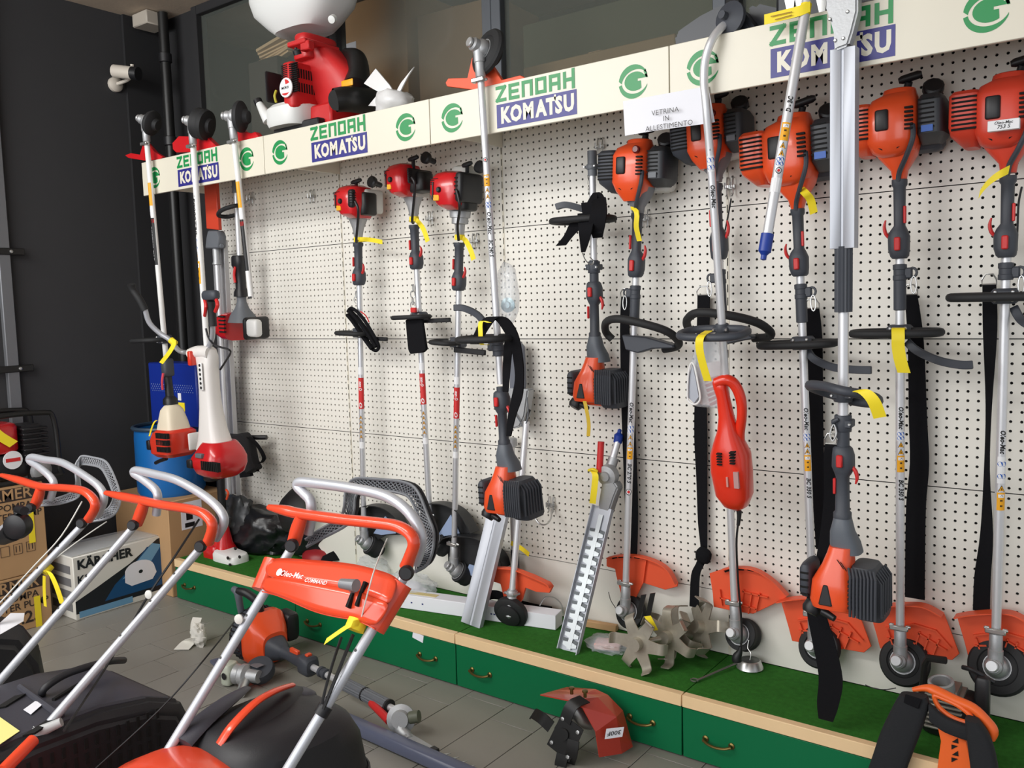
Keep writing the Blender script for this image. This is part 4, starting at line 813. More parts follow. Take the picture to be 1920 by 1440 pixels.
# bundled straps on the red ones
s = thing('harness_bundle', PY(695, 654, -.13), 'tied black harness strap hanging at the smallest red brushcutter', 'strap')
link('carabiner', clipchain([(668, 552), (668, 562), (671, 572)], -.12, ''), CHROME, s)
for P in ([(655, 655, 582), (672, 672, 600), (690, 690, 625), (706, 706, 650)], [(652, 652, 590), (665, 665, 606), (682, 682, 632), (698, 698, 654)]):
    link('webbing_fold', G().tube([PY(p[0], p[2], -.16) for p in P], .014, 8, sm=4, flat=.7), STRAP, s)
link('webbing_loop', px_tube([(652, 585, -.15), (660, 578, -.15), (680, 596, -.16), (704, 635, -.16), (710, 652, -.15), (700, 656, -.15), (680, 630, -.16)], -.15, .008, 5, 8), STRAP, s)
link('rubber_tie', px_tube([(676, 584, -.17), (686, 592, -.17), (692, 604, -.16)], -.17, .003, 4, 6), RLAB, s)
s = thing('hip_pad', PY(778, 663, -.16), 'flat black hip pad hanging below the loop handle of the middle red brushcutter', 'strap')
link('pad', G().prism(pxpoly([(759, 600), (790, 594), (799, 655), (793, 661), (768, 664), (764, 655)], -.185), (0, .016, 0)), STRAP, s, bev=.004)
link('carabiner', clipchain([(775, 540), (774, 552), (774, 565), (774, 572)], -.14, ''), CHROME, s)
link('red_clip', G().box(Fr(PY(776, 581, -.16)), -.014, .016, -.01, .006, -.012, .010, .003), RLAB, s)
# dark padded guards of the red ones, resting on the turf
def dguard(t, P, prt, rim):
    g = guard(t, P, -.07, mat('black_guard', (34, 35, 37), .5), rim=rim, slots=False, th=.006, rimd=.06)
    link('printed_panel', G().prism(pxpoly(prt, -.078), (0, .004, 0)), mat('blue_grey_print', (150, 168, 200), .4), g)
dguard(t1, [(675, 1018), (673, 975), (680, 955), (700, 945), (730, 948), (755, 965), (766, 990), (752, 1003), (725, 1003), (700, 1017)], [(700, 1000), (722, 968), (742, 990), (742, 1000), (715, 1003)], [1, 2, 3, 4, 5, 6])
dguard(t2, [(784, 985), (790, 955), (805, 943), (840, 941), (872, 955), (890, 980), (898, 995), (880, 1000), (850, 1000), (820, 1018), (800, 1010)], [(818, 1008), (845, 965), (862, 1000), (840, 1004)], [1, 2, 3, 4, 5, 6])
dguard(t3, [(841, 1072), (838, 1015), (850, 1003), (895, 1002), (925, 1015), (950, 1040), (956, 1060), (920, 1066), (890, 1062), (862, 1090)], [(872, 1075), (880, 1058), (900, 1064), (885, 1080)], [1, 2, 3, 4, 5, 6])

# ================================================================== STRAPS ON THE WALL
strap('shoulder_strap', [(1165, 1182, 556, -.045), (1163, 1180, 620, -.045), (1166, 1190, 780, -.045), (1172, 1196, 940, -.045), (1177, 1195, 1020, -.045), (1184, 1194, 1045, -.045)], -.045, 'black webbing strap hanging behind the 270 shaft above the half guard')
strap('shoulder_strap', [(1308, 1331, 553, -.03), (1307, 1330, 610, -.03), (1303, 1325, 740, -.03), (1302, 1326, 820, -.03), (1306, 1326, 900, -.03), (1309, 1326, 980, -.03), (1314, 1326, 1030, -.03), (1310, 1325, 1045, -.035)], -.03, 'long black webbing strap left of the red electric trimmer, knotted near its end')
strap('strap_end', [(1312, 1328, 1040, -.045), (1305, 1320, 1058, -.045), (1296, 1312, 1080, -.045), (1293, 1310, 1138, -.045)], -.045, 'loose strap end below the knot left of the red electric trimmer')
strap('shoulder_strap', [(1510, 1536, 578, -.045), (1512, 1542, 640, -.045), (1516, 1543, 760, -.045), (1522, 1545, 900, -.045), (1530, 1545, 1030, -.045)], -.045, 'black webbing strap hanging behind the first 350 shaft, clipped by a steel carabiner')
strap('shoulder_strap', [(1696, 1720, 552, -.045), (1702, 1732, 640, -.045), (1704, 1738, 780, -.045), (1706, 1742, 870, -.045), (1699, 1736, 950, -.045), (1697, 1734, 1080, -.045), (1697, 1734, 1122, -.045)], -.045, 'widest black padded strap, right of the 350 shaft with the tagged loop handle')
strap('shoulder_strap', [(1842, 1868, 533, -.045), (1843, 1870, 620, -.045), (1848, 1860, 760, -.045), (1845, 1856, 880, -.045), (1838, 1862, 1000, -.045), (1827, 1858, 1080, -.045), (1824, 1856, 1146, -.045)], -.045, 'twisted black strap hanging left of the shaft at the right picture edge')
tag(blob('strap_knot', PY(1318, 1042, -.05), (.030, .022, .034), .25, STRAP, seed=9, fq=2), 'knot in the long black webbing left of the red electric trimmer', 'strap')
for o, P, w_ in STR:
    if o.name.startswith('shoulder_strap'):
        w_ = w_*1.05; g = G().tube([P-w_, P+w_, P+w_+np.array((0, -.004, .014)), P+w_*.5+np.array((0, -.006, .03)), P-w_*.5+np.array((0, -.006, .03)), P-w_+np.array((0, -.004, .014))], .0026, 8, closed=True); link('buckle_ring', g, CHROME, o)
# hooks on the pegboard
for x, y, w, lab in ((588, 368, 0, 'small bare twin hook high on the second bay, left of the smallest red engine'), (474, 372, 1, 'wire hook with long arm beside the top-left trimmer shaft'), (810, 410, 0, 'twin wire hook left of the roundest red brushcutter'), (893, 452, 0, 'twin wire hook right of the roundest red brushcutter'), (1128, 275, 0, 'twin wire hook above the low orange unit, top of its shaft'), (1212, 410, 0, 'twin wire hook beside the yellow-tagged grey cone'), (1371, 350, 0, 'twin wire hook right of the paper sign, holding a cord'), (430, 716, 0, 'twin wire hook at the left edge of the first bay')):
    g, P = hookhang(x, y)
    if w: g.tube([P+np.array(q) for q in ((0, -.012, .0), (-.01, -.05, -.03), (-.03, -.10, -.05), (-.05, -.14, -.045))], .003, 6, sm=3)
    tag(link('peg_hook', g, CHROME, loc=P), lab, 'hook', 'wire hooks on the pegboard')
g, P = hookhang(1036, 945); g.tube([PY(*q) for q in ((1034, 955, -.03), (1033, 972, -.06), (1024, 983, -.1), (1012, 982, -.12), (1004, 972, -.12), (1002, 962, -.12))], .0035, 8, sm=4)
tag(link('peg_hook', g, CHROME, loc=P), 'bare curved wire hook in the third bay above the white carton', 'hook', 'wire hooks on the pegboard')
cord('pull_cord', [(1371, 372, -.05), (1366, 400, -.05), (1356, 450, -.05), (1352, 475, -.05)], -.05, .003, 'thin black cord hanging from the twin hook right of the paper sign')
cord('coiled_cord', [(1916, 350, -.06), (1910, 380, -.06), (1908, 420, -.06), (1906, 470, -.06)], -.06, .003, 'thin black cord by the grip at the right picture edge')

# ================================================================== PAPER SIGN
g = G(); C4 = [(1168, 190), (1328, 161), (1340, 229), (1173, 255)]; Q = [PY(x, y, -.446) for x, y in C4]; n = 10; rows = []
for j in range(5):
    rows.append([]); 
    for i in range(n+1):
        s, q = i/n, j/4; p = (Q[0]*(1-s)+Q[1]*s)*(1-q)+(Q[3]*(1-s)+Q[2]*s)*q; p = p+np.array((0, -.006*math.sin(s*5)*q-.004*q, 0)); rows[-1].append(p)
g.add([p for r in rows for p in r], [(j*(n+1)+i, j*(n+1)+i+1, (j+1)*(n+1)+i+1, (j+1)*(n+1)+i) for j in range(4) for i in range(n)])
ps = tag(link('paper_sign', g, SIGNW, loc=Q[3]), 'white paper sign with three lines of capitals taped below the fascia', 'sign')
g = G(); 
for k, s_ in enumerate(('VETRINA', 'IN', 'ALLESTIMENTO')):
    A = PY((1247, 1249, 1254)[k], (209, 222, 236)[k], -.461); g.text(s_, lambda a, b: (A[0]+a, -.4615, A[2]+b-.01*a), .0225, -.004, 0, sp=1.05)
link('lettering', g, INK, ps, flat=True)

# ================================================================== MORE TOOLS IN THE THIRD BAY
# attachment with small orange guard, leaning
t = thing('trimmer_attachment', PY(955, 1185, -.2), 'silver trimmer attachment with small orange guard standing on the turf behind the aluminium channel', 'trimmer attachment')
fr = axis((987, 792), (957, 1150), -.09, -.21)
shaft(fr, 0, fr.h(790), t, .0135)
link('head', G().lathe(PY(957, 1150, -.20), nz((.15, -.95, -.35)), [(.02, -.03), (.070, -.022), (.074, -.01), (.074, .004), (.064, .01), (.05, .012), (.05, .02), (.03, .028), (.001, .03)], 32), RUBBER, t)
link('gear_case', G().lathe(fr.w(0, 0, .10), -fr.Z, [(.018, 0), (.019, .03), (.024, .05), (.024, .09), (.019, .1), (.022, .11), (.012, .12)], 14), CAST, t)
clamp(fr, fr.h(1117), fr.h(1107), .022, t, CAST)
guard(t, [(901, 1073), (906, 1068), (925, 1064), (965, 1065), (1000, 1078), (1030, 1092), (1036, 1100), (1030, 1112), (1005, 1110), (985, 1102), (978, 1125), (967, 1140), (948, 1136), (938, 1095), (905, 1084)], -.16, GUARD, th=.012, slots=False, rim=[0, 2, 3, 4, 5, 6])
cl = G().tube([fr.w(0, 0, fr.h(792)), fr.w(.004, 0, fr.h(775)), fr.w(.012, 0, fr.h(768))], .006, 8, sm=3); link('hanging_eye', cl, BLACK, t)
# pole pruner with grey bar cover
t = thing('pruner_attachment', PY(972, 1110, -.06), 'pole pruner attachment with dark grey bar scabbard behind the orange 240 unit, yellow tag low', 'pole pruner')
fr = axis((957, 800), (968, 1110), -.06, -.06)
shaft(fr, fr.h(1070), fr.h(830), t, .0155); shaft(fr, fr.h(1112), fr.h(1030), t, .018, DGREY, 'rubber_sleeve')
g = G().prism(pxpoly([(955, 640), (968, 636), (980, 650), (983, 720), (980, 735), (955, 732)], -.075), (0, .02, 0)); link('bar_scabbard', g, mat('scabbard_grey', (104, 108, 118), .4), t, bev=.003)
g = G().prism(pxpoly([(950, 728), (990, 730), (983, 780), (974, 800), (960, 805), (950, 795)], -.09), (0, .05, 0)); link('gear_case', g, CAST, t, bev=.006, seg=2)
g = G().lathe(PY(957, 752, -.092), (0, -1, 0), [(.012, 0), (.012, .006), (.006, .008)], 12); link('knob', g, BLACK, t)
link('cable_loop', px_tube([(962, 770, -.1), (975, 790, -.1), (982, 800, -.1), (990, 780, -.1), (988, 745, -.09)], -.1, .003, 5, 6), MGREY, t)
link('clamp', G().lathe(fr.w(0, 0, fr.h(838)), fr.Z, [(.018, 0), (.027, .004), (.027, .035), (.018, .04)], 14), CAST, t)
ytag(t, [PY(958, 1018, -.09), PY(970, 1024, -.1), (PY(980, 1030, -.11)), PY(992, 1040, -.11)], (.003, 0, .010))
# clear blister bag hung by the tall shaft
C = PY(951, 552, -.40); t = blob('clear_bag', C, (.050, .03, .115), .12, CLEAR, 'clear plastic bag with small parts hanging beside the tall fascia shaft', 'plastic bag', seed=3)
link('bag_content', G().lathe(PY(952, 572, -.40), (0.2, -1, 0), [(.001, -.01), (.026, -.01), (.028, .0), (.014, .004), (.012, .01), (.001, .01)], 18), mat('pale_teal_part', (170, 196, 204), .3, .4), t)
# hedge trimmer attachment
t = thing('hedge_trimmer_attachment', PY(1065, 1222, -.28), 'hedge trimmer attachment with toothed blade leaning at the pegboard, blue cap and yellow tag', 'hedge trimmer')
fr = axis((1163, 800), (1140, 892), -.06, -.09); 
link('shaft', G().tube([PY(1160, 822, -.06), PY(1140, 890, -.09)], .014, 14), ALU, t)
link('end_cap', G().lathe(PY(1158, 830, -.06), nz(PY(1163, 800, -.055)-PY(1158, 830, -.06)), [(.017, 0), (.018, .03), (.014, .034), (.008, .04), (.008, .052), (.002, .055)], 14), BLUECAP, t)
link('coupling', G().tube([PY(1151, 858, -.07), PY(1141, 888, -.09)], .021, 14), CAST, t)
g = G().lathe(PY(1136, 893, -.12), (0, 1, .1), [(.002, -.012), (.018, -.012), (.02, -.004), (.040, 0), (.042, .03), (.03, .045), (.002, .05)], 24); link('gear_hub', g, CAST, t)
g = G().prism(pxpoly([(1128, 905), (1150, 903), (1158, 915), (1150, 935), (1139, 968), (1118, 982), (1122, 940)], -.12), (0, .05, 0)); link('gear_housing', g, CAST, t, bev=.006, seg=2)
link('red_lever', G().tube([PY(1127, 828, -.11), PY(1124, 885, -.12)], .013, 12), RLAB, t)
A, B = PY(1127, 975, -.13), PY(1067, 1222, -.29); fb = axis3(B, A); L = np.linalg.norm(A-B)
g = G().prism([fb.w(u, v, 0) for u, v in ((-.044, .0), (-.044, -.022), (-.041, -.022), (-.041, -.003), (.041, -.003), (.041, -.022), (.044, -.022), (.044, .0))], fb.Z*(L+.05)); link('channel', g, ALUP, t)
g = G().box(fb, -.009, .009, -.012, -.008, 0.01, L+.02); n = 13
for i in range(n):
    h = .015+(L-.05)*i/n
    for s_ in (-1, 1): g.prism([fb.w(s_*.008, -.011, h), fb.w(s_*.030, -.011, h+.006), fb.w(s_*.030, -.011, h+.018), fb.w(s_*.008, -.011, h+.022)], fb.Y*.003)
link('toothed_blade', g, mat('satin_blade_steel', (206, 212, 214), .42, .6), t)['kind'] = 'stuff'
g = G()
for i in range(n):
    h = .034+(L-.05)*i/n
    for s_ in (-1, 1): g.prism([fb.w(s_*.012, -.009, h), fb.w(s_*.034, -.009, h+.002), fb.w(s_*.034, -.009, h+.012), fb.w(s_*.012, -.009, h+.014)], fb.Y*.003)
link('counter_blade', g, mat('dark_blade_steel', (92, 96, 98), .4, .8), t)['kind'] = 'stuff'
ytag(t, [PY(1108, 880, -.13), PY(1116, 890, -.15), PY(1115, 910, -.15), PY(1111, 944, -.15)], (.014, 0, 0))
link('tag_wrap', px_tube([(1104, 882, -.13), (1112, 880, -.15), (1120, 884, -.14)], -.14, .006, 3, 6), YELLOW, t)
# aluminium channel standing on the turf
A, B = PY(935, 958, -.14), PZ(884, 1172, .222); fb = axis3(B, A); L = np.linalg.norm(A-B)
g = G().prism([fb.w(u, v, 0) for u, v in ((-.050, .014), (-.050, -.01), (-.006, -.01), (-.003, -.003), (.003, -.003), (.006, -.01), (.050, -.01), (.050, .014), (.047, .014), (.047, -.007), (-.047, -.007), (-.047, .014))], fb.Z*(L+.08))
tag(link('blade_cover_channel', g, ALUP, loc=B, bev=.0008), 'loose aluminium blade cover leaning on the turf in front of the long white carton', 'blade cover')
# ================================================================== LEFT GROUP
t = thing('brushcutter', PY(318, 870, -.5), 'leftmost brushcutter hung head up, cream cone and red engine in front of the blue barrel', 'brushcutter', 'tools hung head up over the fascia')
fr = axis((273, 240), (318, 745), -.475, -.455)
shaft(fr, fr.h(668), fr.h(240), t, .0135, WPAINT)
fh = Fr(fr.w(0, 0, fr.h(226)), fr.X, fr.Y, -fr.Z); trimmer_head(fh, t, R=.062, dirn=(.75, .3, .35), hm=RUBBER)
stickers(fr, .0135, [('band', fr.h(386), fr.h(343), 0), ('band', fr.h(405), fr.h(390), 2), ('band', fr.h(497), fr.h(409), 1), ('band', fr.h(418), fr.h(411), 4), ('txt', fr.h(490), fr.h(422), 'nmomnna mnw', -1, 2)], t, 'l')
guard(t, [(234, 291), (245, 287), (262, 290), (268, 270), (276, 268), (290, 285), (305, 294), (300, 299), (270, 301), (240, 296)], -.43, RED, th=.02, slots=False)
sidebar(fr, t, -.12, .10, fr.h(636), dep=.14, r=.011)
link('switch_housing', G().pil(fr, -.018, .03, -.03, .03, fr.h(706), fr.h(672), 3, .01), DGREY, t)
link('grip', G().loft(fr, [(fr.h(758), .004, 0, .036, .036, 2.4), (fr.h(748), .004, 0, .034, .034, 2.4), (fr.h(742), .003, 0, .02, .02, 2.4), (fr.h(700), 0, 0, .018, .019, 2.4), (fr.h(668), 0, 0, .016, .017, 2.4)], 16), BLACK, t)
link('trigger', G().tube([PY(306, 700, -.50), PY(304, 715, -.50), PY(305, 730, -.49)], .006, 8, sm=3), mat('pink_red_lever', (222, 78, 92), .4), t)
u = lambda x, y, v=0: fr.uv(x, y, v)
CRC = mat('cream_cone', (228, 216, 192), .45)
a = fr.h(808); c0 = u(324, 785)[0]
link('cone', G().loft(fr, [(a, c0, 0, .072, .07, 5), (fr.h(790), c0, 0, .06, .062, 5), (fr.h(768), c0-.002, 0, .045, .05, 4), (fr.h(762), c0-.002, 0, .035, .04, 3), (fr.h(755), c0-.002, 0, .02, .02, 2)], 22), CRC, t)
uu = bx(fr, 275, 366, 810, 862, -.09, .06)
b = link('engine_shroud', G().loft(fr, [(uu[4], (uu[0]+uu[1])/2, 0, (uu[1]-uu[0])*.36, .07, 5), (uu[4]+.02, (uu[0]+uu[1])/2, 0, (uu[1]-uu[0])*.47, .09, 5), (uu[4]+.08, (uu[0]+uu[1])/2, 0, (uu[1]-uu[0])*.5, .095, 5), (uu[5]-.015, (uu[0]+uu[1])/2+.02, 0, (uu[1]-uu[0])*.42, .09, 5), (uu[5], (uu[0]+uu[1])/2+.02, 0, (uu[1]-uu[0])*.34, .075, 4)], 24), RED2, t)
g = G(); [g.box(fr, (uu[0]+uu[1])/2+.012*i, (uu[0]+uu[1])/2+.006+.012*i, -.0965, -.08, uu[4]+.035+.035*j, uu[4]+.062+.035*j) for i in range(9) for j in (0, 1, 2)]; link('grille_slot', g, DARKIN, b)['kind'] = 'stuff'
link('spark_plug_cap', G().pil(fr, uu[0]+.01, uu[0]+.04, -.1, -.08, uu[4]+.04, uu[4]+.09, 4, .005), BLACK, b)
link('fuel_tank', G().pil(fr, *bx(fr, 352, 378, 814, 846, .01, .08), 3, .02), WPAINT, t)
link('starter_handle', px_tube([(292, 868, -.5), (300, 864, -.5), (312, 860, -.5)], -.5, .010, 3, 8), BLACK, t)
ytag(t, [PY(294, 788, -.52), PY(289, 792, -.53), PY(284, 804, -.53), PY(280, 818, -.53)], (.007, 0, 0))
# bicycle-handle one with the long white casing
t = thing('brushcutter', PY(405, 905, -.5), 'brushcutter with long white casing and bicycle handlebar beside the blue barrel', 'brushcutter', 'tools hung head up over the fascia')
fr = axis((360, 240), (400, 830), -.475, -.45)
shaft(fr, fr.h(655), fr.h(240), t, .0145, WPAINT)
fh = Fr(fr.w(0, 0, fr.h(228)), fr.X, fr.Y, -fr.Z); trimmer_head(fh, t, R=.072, dirn=(.8, .35, .25), hm=RUBBER, spool=True)
stickers(fr, .0145, [('txt', fr.h(440), fr.h(360), '150000Z30', -1), ('dots', fr.h(472), fr.h(444), 2), ('tri', fr.h(488), fr.h(476)), ('amber', fr.h(532), fr.h(490))], t, 'l')
guard(t, [(323, 268), (335, 255), (366, 256), (378, 246), (393, 262), (407, 275), (385, 284), (330, 286), (324, 280)], -.43, RED, th=.03, slots=False)
S = [(fr.h(841), .02, 0, .105, .075, 3), (fr.h(825), .014, 0, .085, .065, 3), (fr.h(800), .006, 0, .068, .055, 3), (fr.h(765), .0, 0, .055, .046, 3), (fr.h(730), -.002, 0, .050, .042, 3), (fr.h(690), -.002, 0, .052, .042, 3), (fr.h(668), -.006, 0, .062, .042, 3), (fr.h(655), -.012, 0, .058, .038, 3), (fr.h(650), -.012, 0, .035, .025, 2.5)]
k_ = link('casing', G().loft(fr, S, 24), mat('white_casing', (226, 222, 218), .3), t)
link('casing_nose', G().tube([fr.px(395, 662, -.01), fr.px(372, 660, -.02), fr.px(357, 664, -.03)], [.034, .032, .028], 14, sm=3), mat('white_casing', (226, 222, 218)), k_)
link('red_button', G().pil(fr.at(*(lambda q: (q[0], -.06, q[1]))(fr.uv(356, 672, -.06))), -.014, .014, -.008, .03, -.036, .036, 4, .006), RED2, k_)
P = fr.uv(377, 706, -.05); g = G().pil(fr.at(P[0], -.05, P[1]), -.013, .013, -.004, .004, -.068, .068, 4, .006); tb = link('slotted_tab', g, WPAINT, k_); g = G()
for i in range(6): g.lathe(fr.w(P[0], -.0545, P[1]-.055+.022*i), -fr.Y, [(.0075, 0), (.0075, .0008)], 10)
link('slot_hole', g, DARKIN, tb)['kind'] = 'stuff'
uu = bx(fr, 350, 464, 838, 905, -.11, .08); c = (uu[0]+uu[1])/2; w = (uu[1]-uu[0])/2; H = uu[5]-uu[4]
b = link('motor_cover', G().loft(fr, [(uu[4], c+.01, 0, w*.6, .07, 3.4), (uu[4]+H*.12, c+.005, 0, w*.86, .10, 3.6), (uu[4]+H*.35, c, 0, w*.99, .115, 3.8), (uu[4]+H*.55, c, 0, w, .115, 3.8), (uu[4]+H*.75, c+.01, 0, w*.85, .10, 3.4), (uu[5]-.01, c+.01, 0, w*.62, .085, 3), (uu[5], c+.01, 0, w*.55, .075, 3)], 28), RED, t)
link('spark_plug_cap', G().pil(fr, uu[0]+.01, uu[0]+.055, -.122, -.09, uu[4]+H*.28, uu[4]+H*.52, 4, .006), BLACK, b)
g = G(); [g.box(fr, c+.02+.014*i, c+.027+.014*i, -.1185, -.1, uu[4]+H*.3, uu[4]+H*.55) for i in range(10)]; link('grille_slot', g, DARKIN, b)['kind'] = 'stuff'
link('rating_plate', G().box(fr, c-.02, c+.03, -.1205, -.1, uu[4]+H*.62, uu[4]+H*.74, .002), MGREY, b)
g = G().pil(fr, c-.09, c-.02, -.05, .03, uu[4]-.03, uu[4]+.02, 3, .01); link('choke_block', g, BLACK, t)
HB = [(272, 580, -.62), (280, 605, -.60), (300, 625, -.56), (318, 637, -.53), (334, 656, -.50), (348, 661, -.48), (375, 661, -.47), (390, 652, -.47), (398, 632, -.49), (399, 605, -.52)]
link('handlebar', px_tube(HB, -.5, .0125, 5, 12), SPAINT, t)
link('left_grip', px_tube([(246, 533, -.66), (250, 545, -.65), (262, 562, -.635), (272, 582, -.62)], -.6, [.020, .016, .018, .018], 4, 12), RUBBER, t)
link('right_grip', px_tube([(399, 612, -.52), (398, 590, -.52), (396, 565, -.53)], -.52, [.02, .018, .018], 3, 12), RUBBER, t)
fq = Fr(PY(395, 553, -.53)); link('throttle_head', G().pil(fq, -.055, .055, -.025, .025, -.026, .022, 3, .015), DGREY, t)
link('red_trigger', G().tube([PY(384, 562, -.54), PY(386, 575, -.55), PY(384, 592, -.53)], .008, 8, sm=3), RLAB, t); link('lock_lever', G().tube([PY(405, 560, -.53), PY(408, 572, -.54), PY(404, 584, -.53)], .009, 8, sm=3), RLAB, t)
link('throttle_cable', px_tube([(386, 616, -.50), (392, 635, -.5), (405, 648, -.48), (428, 655, -.46), (432, 662, -.44), (424, 676, -.42), (413, 693, -.41)], -.48, .005, 5, 8), BLACK, t)
ytag(t, [PY(326, 636, -.55), PY(326, 645, -.56), PY(318, 660, -.57), PY(302, 681, -.57)], (.016, 0, -.004)); link('tag_wrap', px_tube([(320, 637, -.55), (329, 645, -.54)], -.55, .0165, 0, 12), YELLOW, t)
# attachment shaft with black label, cut short
t = thing('attachment_shaft', PY(471, 558, -.46), 'short shaft with red guard and line head over the fascia, above the red upside-down engine', 'shaft', 'tools hung head up over the fascia')
fr = axis((436, 235), (471, 558), -.475, -.46); shaft(fr, 0, fr.h(232), t, .0135, WPAINT)
fh = Fr(fr.w(0, 0, fr.h(218)), fr.X, fr.Y, -fr.Z); trimmer_head(fh, t, R=.07, dirn=(.8, .45, .15), hm=RUBBER)
stickers(fr, .0135, [('band', fr.h(390), fr.h(341), 0), ('band', fr.h(410), fr.h(394), 2), ('band', fr.h(508), fr.h(412), 1), ('band', fr.h(424), fr.h(416), 4), ('band', fr.h(560), fr.h(556), 1)], t, 'l')
guard(t, [(443, 232), (455, 245), (470, 250), (478, 247), (486, 258), (470, 262), (448, 266), (440, 262)], -.42, RED, th=.03, slots=False)
# red engine unit hanging behind it
t = thing('power_unit', PY(455, 640, -.1), 'red engine unit with grey cone and white cover hung high in the first bay', 'power unit')
fr = axis((442, 345), (455, 600), -.16, -.14)
shaft(fr, fr.h(482), fr.h(360), t, .0135); shaft(fr, fr.h(362), fr.h(340), t, .019, MGREY, 'coupling')
P = [PY(*p) for p in ((410, 404, -.22), (416, 394, -.24), (440, 386, -.22), (452, 387, -.17), (452, 398, -.14), (430, 406, -.16))]
link('loop_handle', G().tube(P, .011, 10, sm=5, closed=True), RUBBER, t)
link('grip', G().loft(fr, [(fr.h(556), 0, 0, .038, .036, 2.6), (fr.h(548), 0, 0, .036, .034, 2.6), (fr.h(540), 0, 0, .024, .026, 2.6), (fr.h(505), -.002, 0, .026, .026, 2.6), (fr.h(498), -.004, 0, .040, .034, 3), (fr.h(482), -.004, 0, .038, .034, 3), (fr.h(479), 0, 0, .03, .03, 3)], 18), BLACK, t)
link('trigger', G().tube([PY(441, 500, -.18), PY(439, 515, -.18), PY(441, 530, -.18)], .007, 8, sm=3), RLAB, t)
g = G().loft(fr, [(fr.h(604), 0, 0, .085, .07, 3), (fr.h(592), 0, 0, .068, .055, 3), (fr.h(578), 0, 0, .035, .035, 2.4), (fr.h(566), 0, 0, .025, .025, 2), (fr.h(560), 0, 0, .024, .024, 2), (fr.h(557), 0, 0, .026, .026, 2), (fr.h(553), 0, 0, .018, .018, 2)], 20); link('cone', g, MGREY, t)
uu = bx(fr, 400, 462, 594, 636, -.1, .05); c = (uu[0]+uu[1])/2; w = (uu[1]-uu[0])/2
g = G().loft(fr.swap('x'), [(uu[0]-.07, 0, (uu[4]+uu[5])/2, .05, .035, 3), (uu[0]-.04, 0, (uu[4]+uu[5])/2, .075, .055, 3), (uu[0]+.03, 0, (uu[4]+uu[5])/2, .09, .075, 3.4), (uu[1], 0, (uu[4]+uu[5])/2, .09, .075, 3.4)], 22); b = link('fan_cover', g, RED, t)
g = G(); [g.box(fr, c+.0+.06*j, c+.045+.06*j, -.094, -.08, uu[4]+.03+.02*i, uu[4]+.038+.02*i) for i in range(5) for j in (0,)]; link('vent_slot', g, DARKIN, b)['kind'] = 'stuff'
uv_ = bx(fr, 462, 497, 597, 640, -.1, .05); link('black_housing', G().pil(fr, uv_[0]-.012, uv_[1], -.095, .06, uv_[4], uv_[5], 4, .02), BLACK, t)
link('white_cover', G().pil(fr, uv_[0], uv_[0]+.085, -.108, -.06, uv_[4]+.02, uv_[5]-.006, 4, .015), WPAINT, t)
# pole saw with orange scabbard
t = thing('pole_saw', PY(430, 940, -.1), 'pole saw with orange bar scabbard standing at the left edge of the pegboard', 'pole saw')
fr = axis((401, 432), (428, 930), -.17, -.12)
link('bar_scabbard', G().prism(pxpoly([(382, 345), (404, 340), (410, 431), (387, 429)], -.2), (0, .022, 0)), mat('orange_scabbard', (206, 68, 44), .4), t, bev=.003)
link('gearbox', G().prism(pxpoly([(389, 432), (406, 432), (410, 442), (409, 465), (384, 466), (386, 445)], -.2), (0, .05, 0)), MGREY, t, bev=.006)
link('knob', G().lathe(PY(416, 461, -.18), (1, -.3, 0), [(.012, -.02), (.014, 0), (.010, .006), (.001, .006)], 12), MGREY, t)
link('clamp', G().lathe(fr.w(.012, 0, fr.h(497)), fr.Z, [(.018, 0), (.024, .004), (.020, .02), (.019, .09), (.014, .1)], 14), CAST, t)
shaft(Fr(fr.w(.012, 0, 0), fr.X, fr.Y, fr.Z), 0, fr.h(480), t, .0145)
link('backing_channel', G().prism([fr.w(a, b, 0) for a, b in ((-.052, .02), (-.052, .045), (.052, .045), (.052, .02), (.049, .02), (.049, .041), (-.049, .041), (-.049, .02))], fr.Z*fr.h(450)), mat('light_grey_profile', (188, 188, 190), .5, .2), t)
# small trimmer standing on the turf at the far left
P0 = PY(415, 1062, -.22); t = thing('power_unit', P0, 'small red engine unit with white tank standing on the turf at the plinth left end', 'power unit')
fr = axis((414, 900), (422, 1062), -.24, -.22)
shaft(fr, fr.h(985), fr.h(895), t, .022, BLACK, 'grip'); link('trigger', px_tube([(424, 918, -.27), (428, 925, -.27), (425, 936, -.26)], -.26, .006, 3, 8), mat('orange_trigger', (226, 80, 40), .4), t)
link('cone', G().loft(fr, [(fr.h(1030), -.01, 0, .075, .06, 4), (fr.h(1016), -.004, 0, .045, .045, 3), (fr.h(990), 0, 0, .030, .03, 2.4), (fr.h(984), 0, 0, .026, .026, 2)], 18), RED, t)
link('engine_shroud', G().pil(fr, fr.uv(376, 1040, -.07)[0], fr.uv(402, 1040, -.07)[0], -.07, .06, fr.h(1060), fr.h(1020), 4, .02), RED, t)
g = G().pil(fr, fr.uv(394, 1040, -.08)[0], fr.uv(455, 1040, -.02)[0], -.085, .04, fr.h(1057), fr.h(1024), 4, .02); wt = link('white_tank', g, WPAINT, t)
g = G(); [g.lathe(fr.px(x, y, -.086), -fr.Y, [(.009, 0), (.009, .005), (.004, .006)], 10) for x, y in ((428, 1046), (450, 1044), (442, 1028), (432, 1059))]; link('screw', g, BLACK, wt)['kind'] = 'stuff'
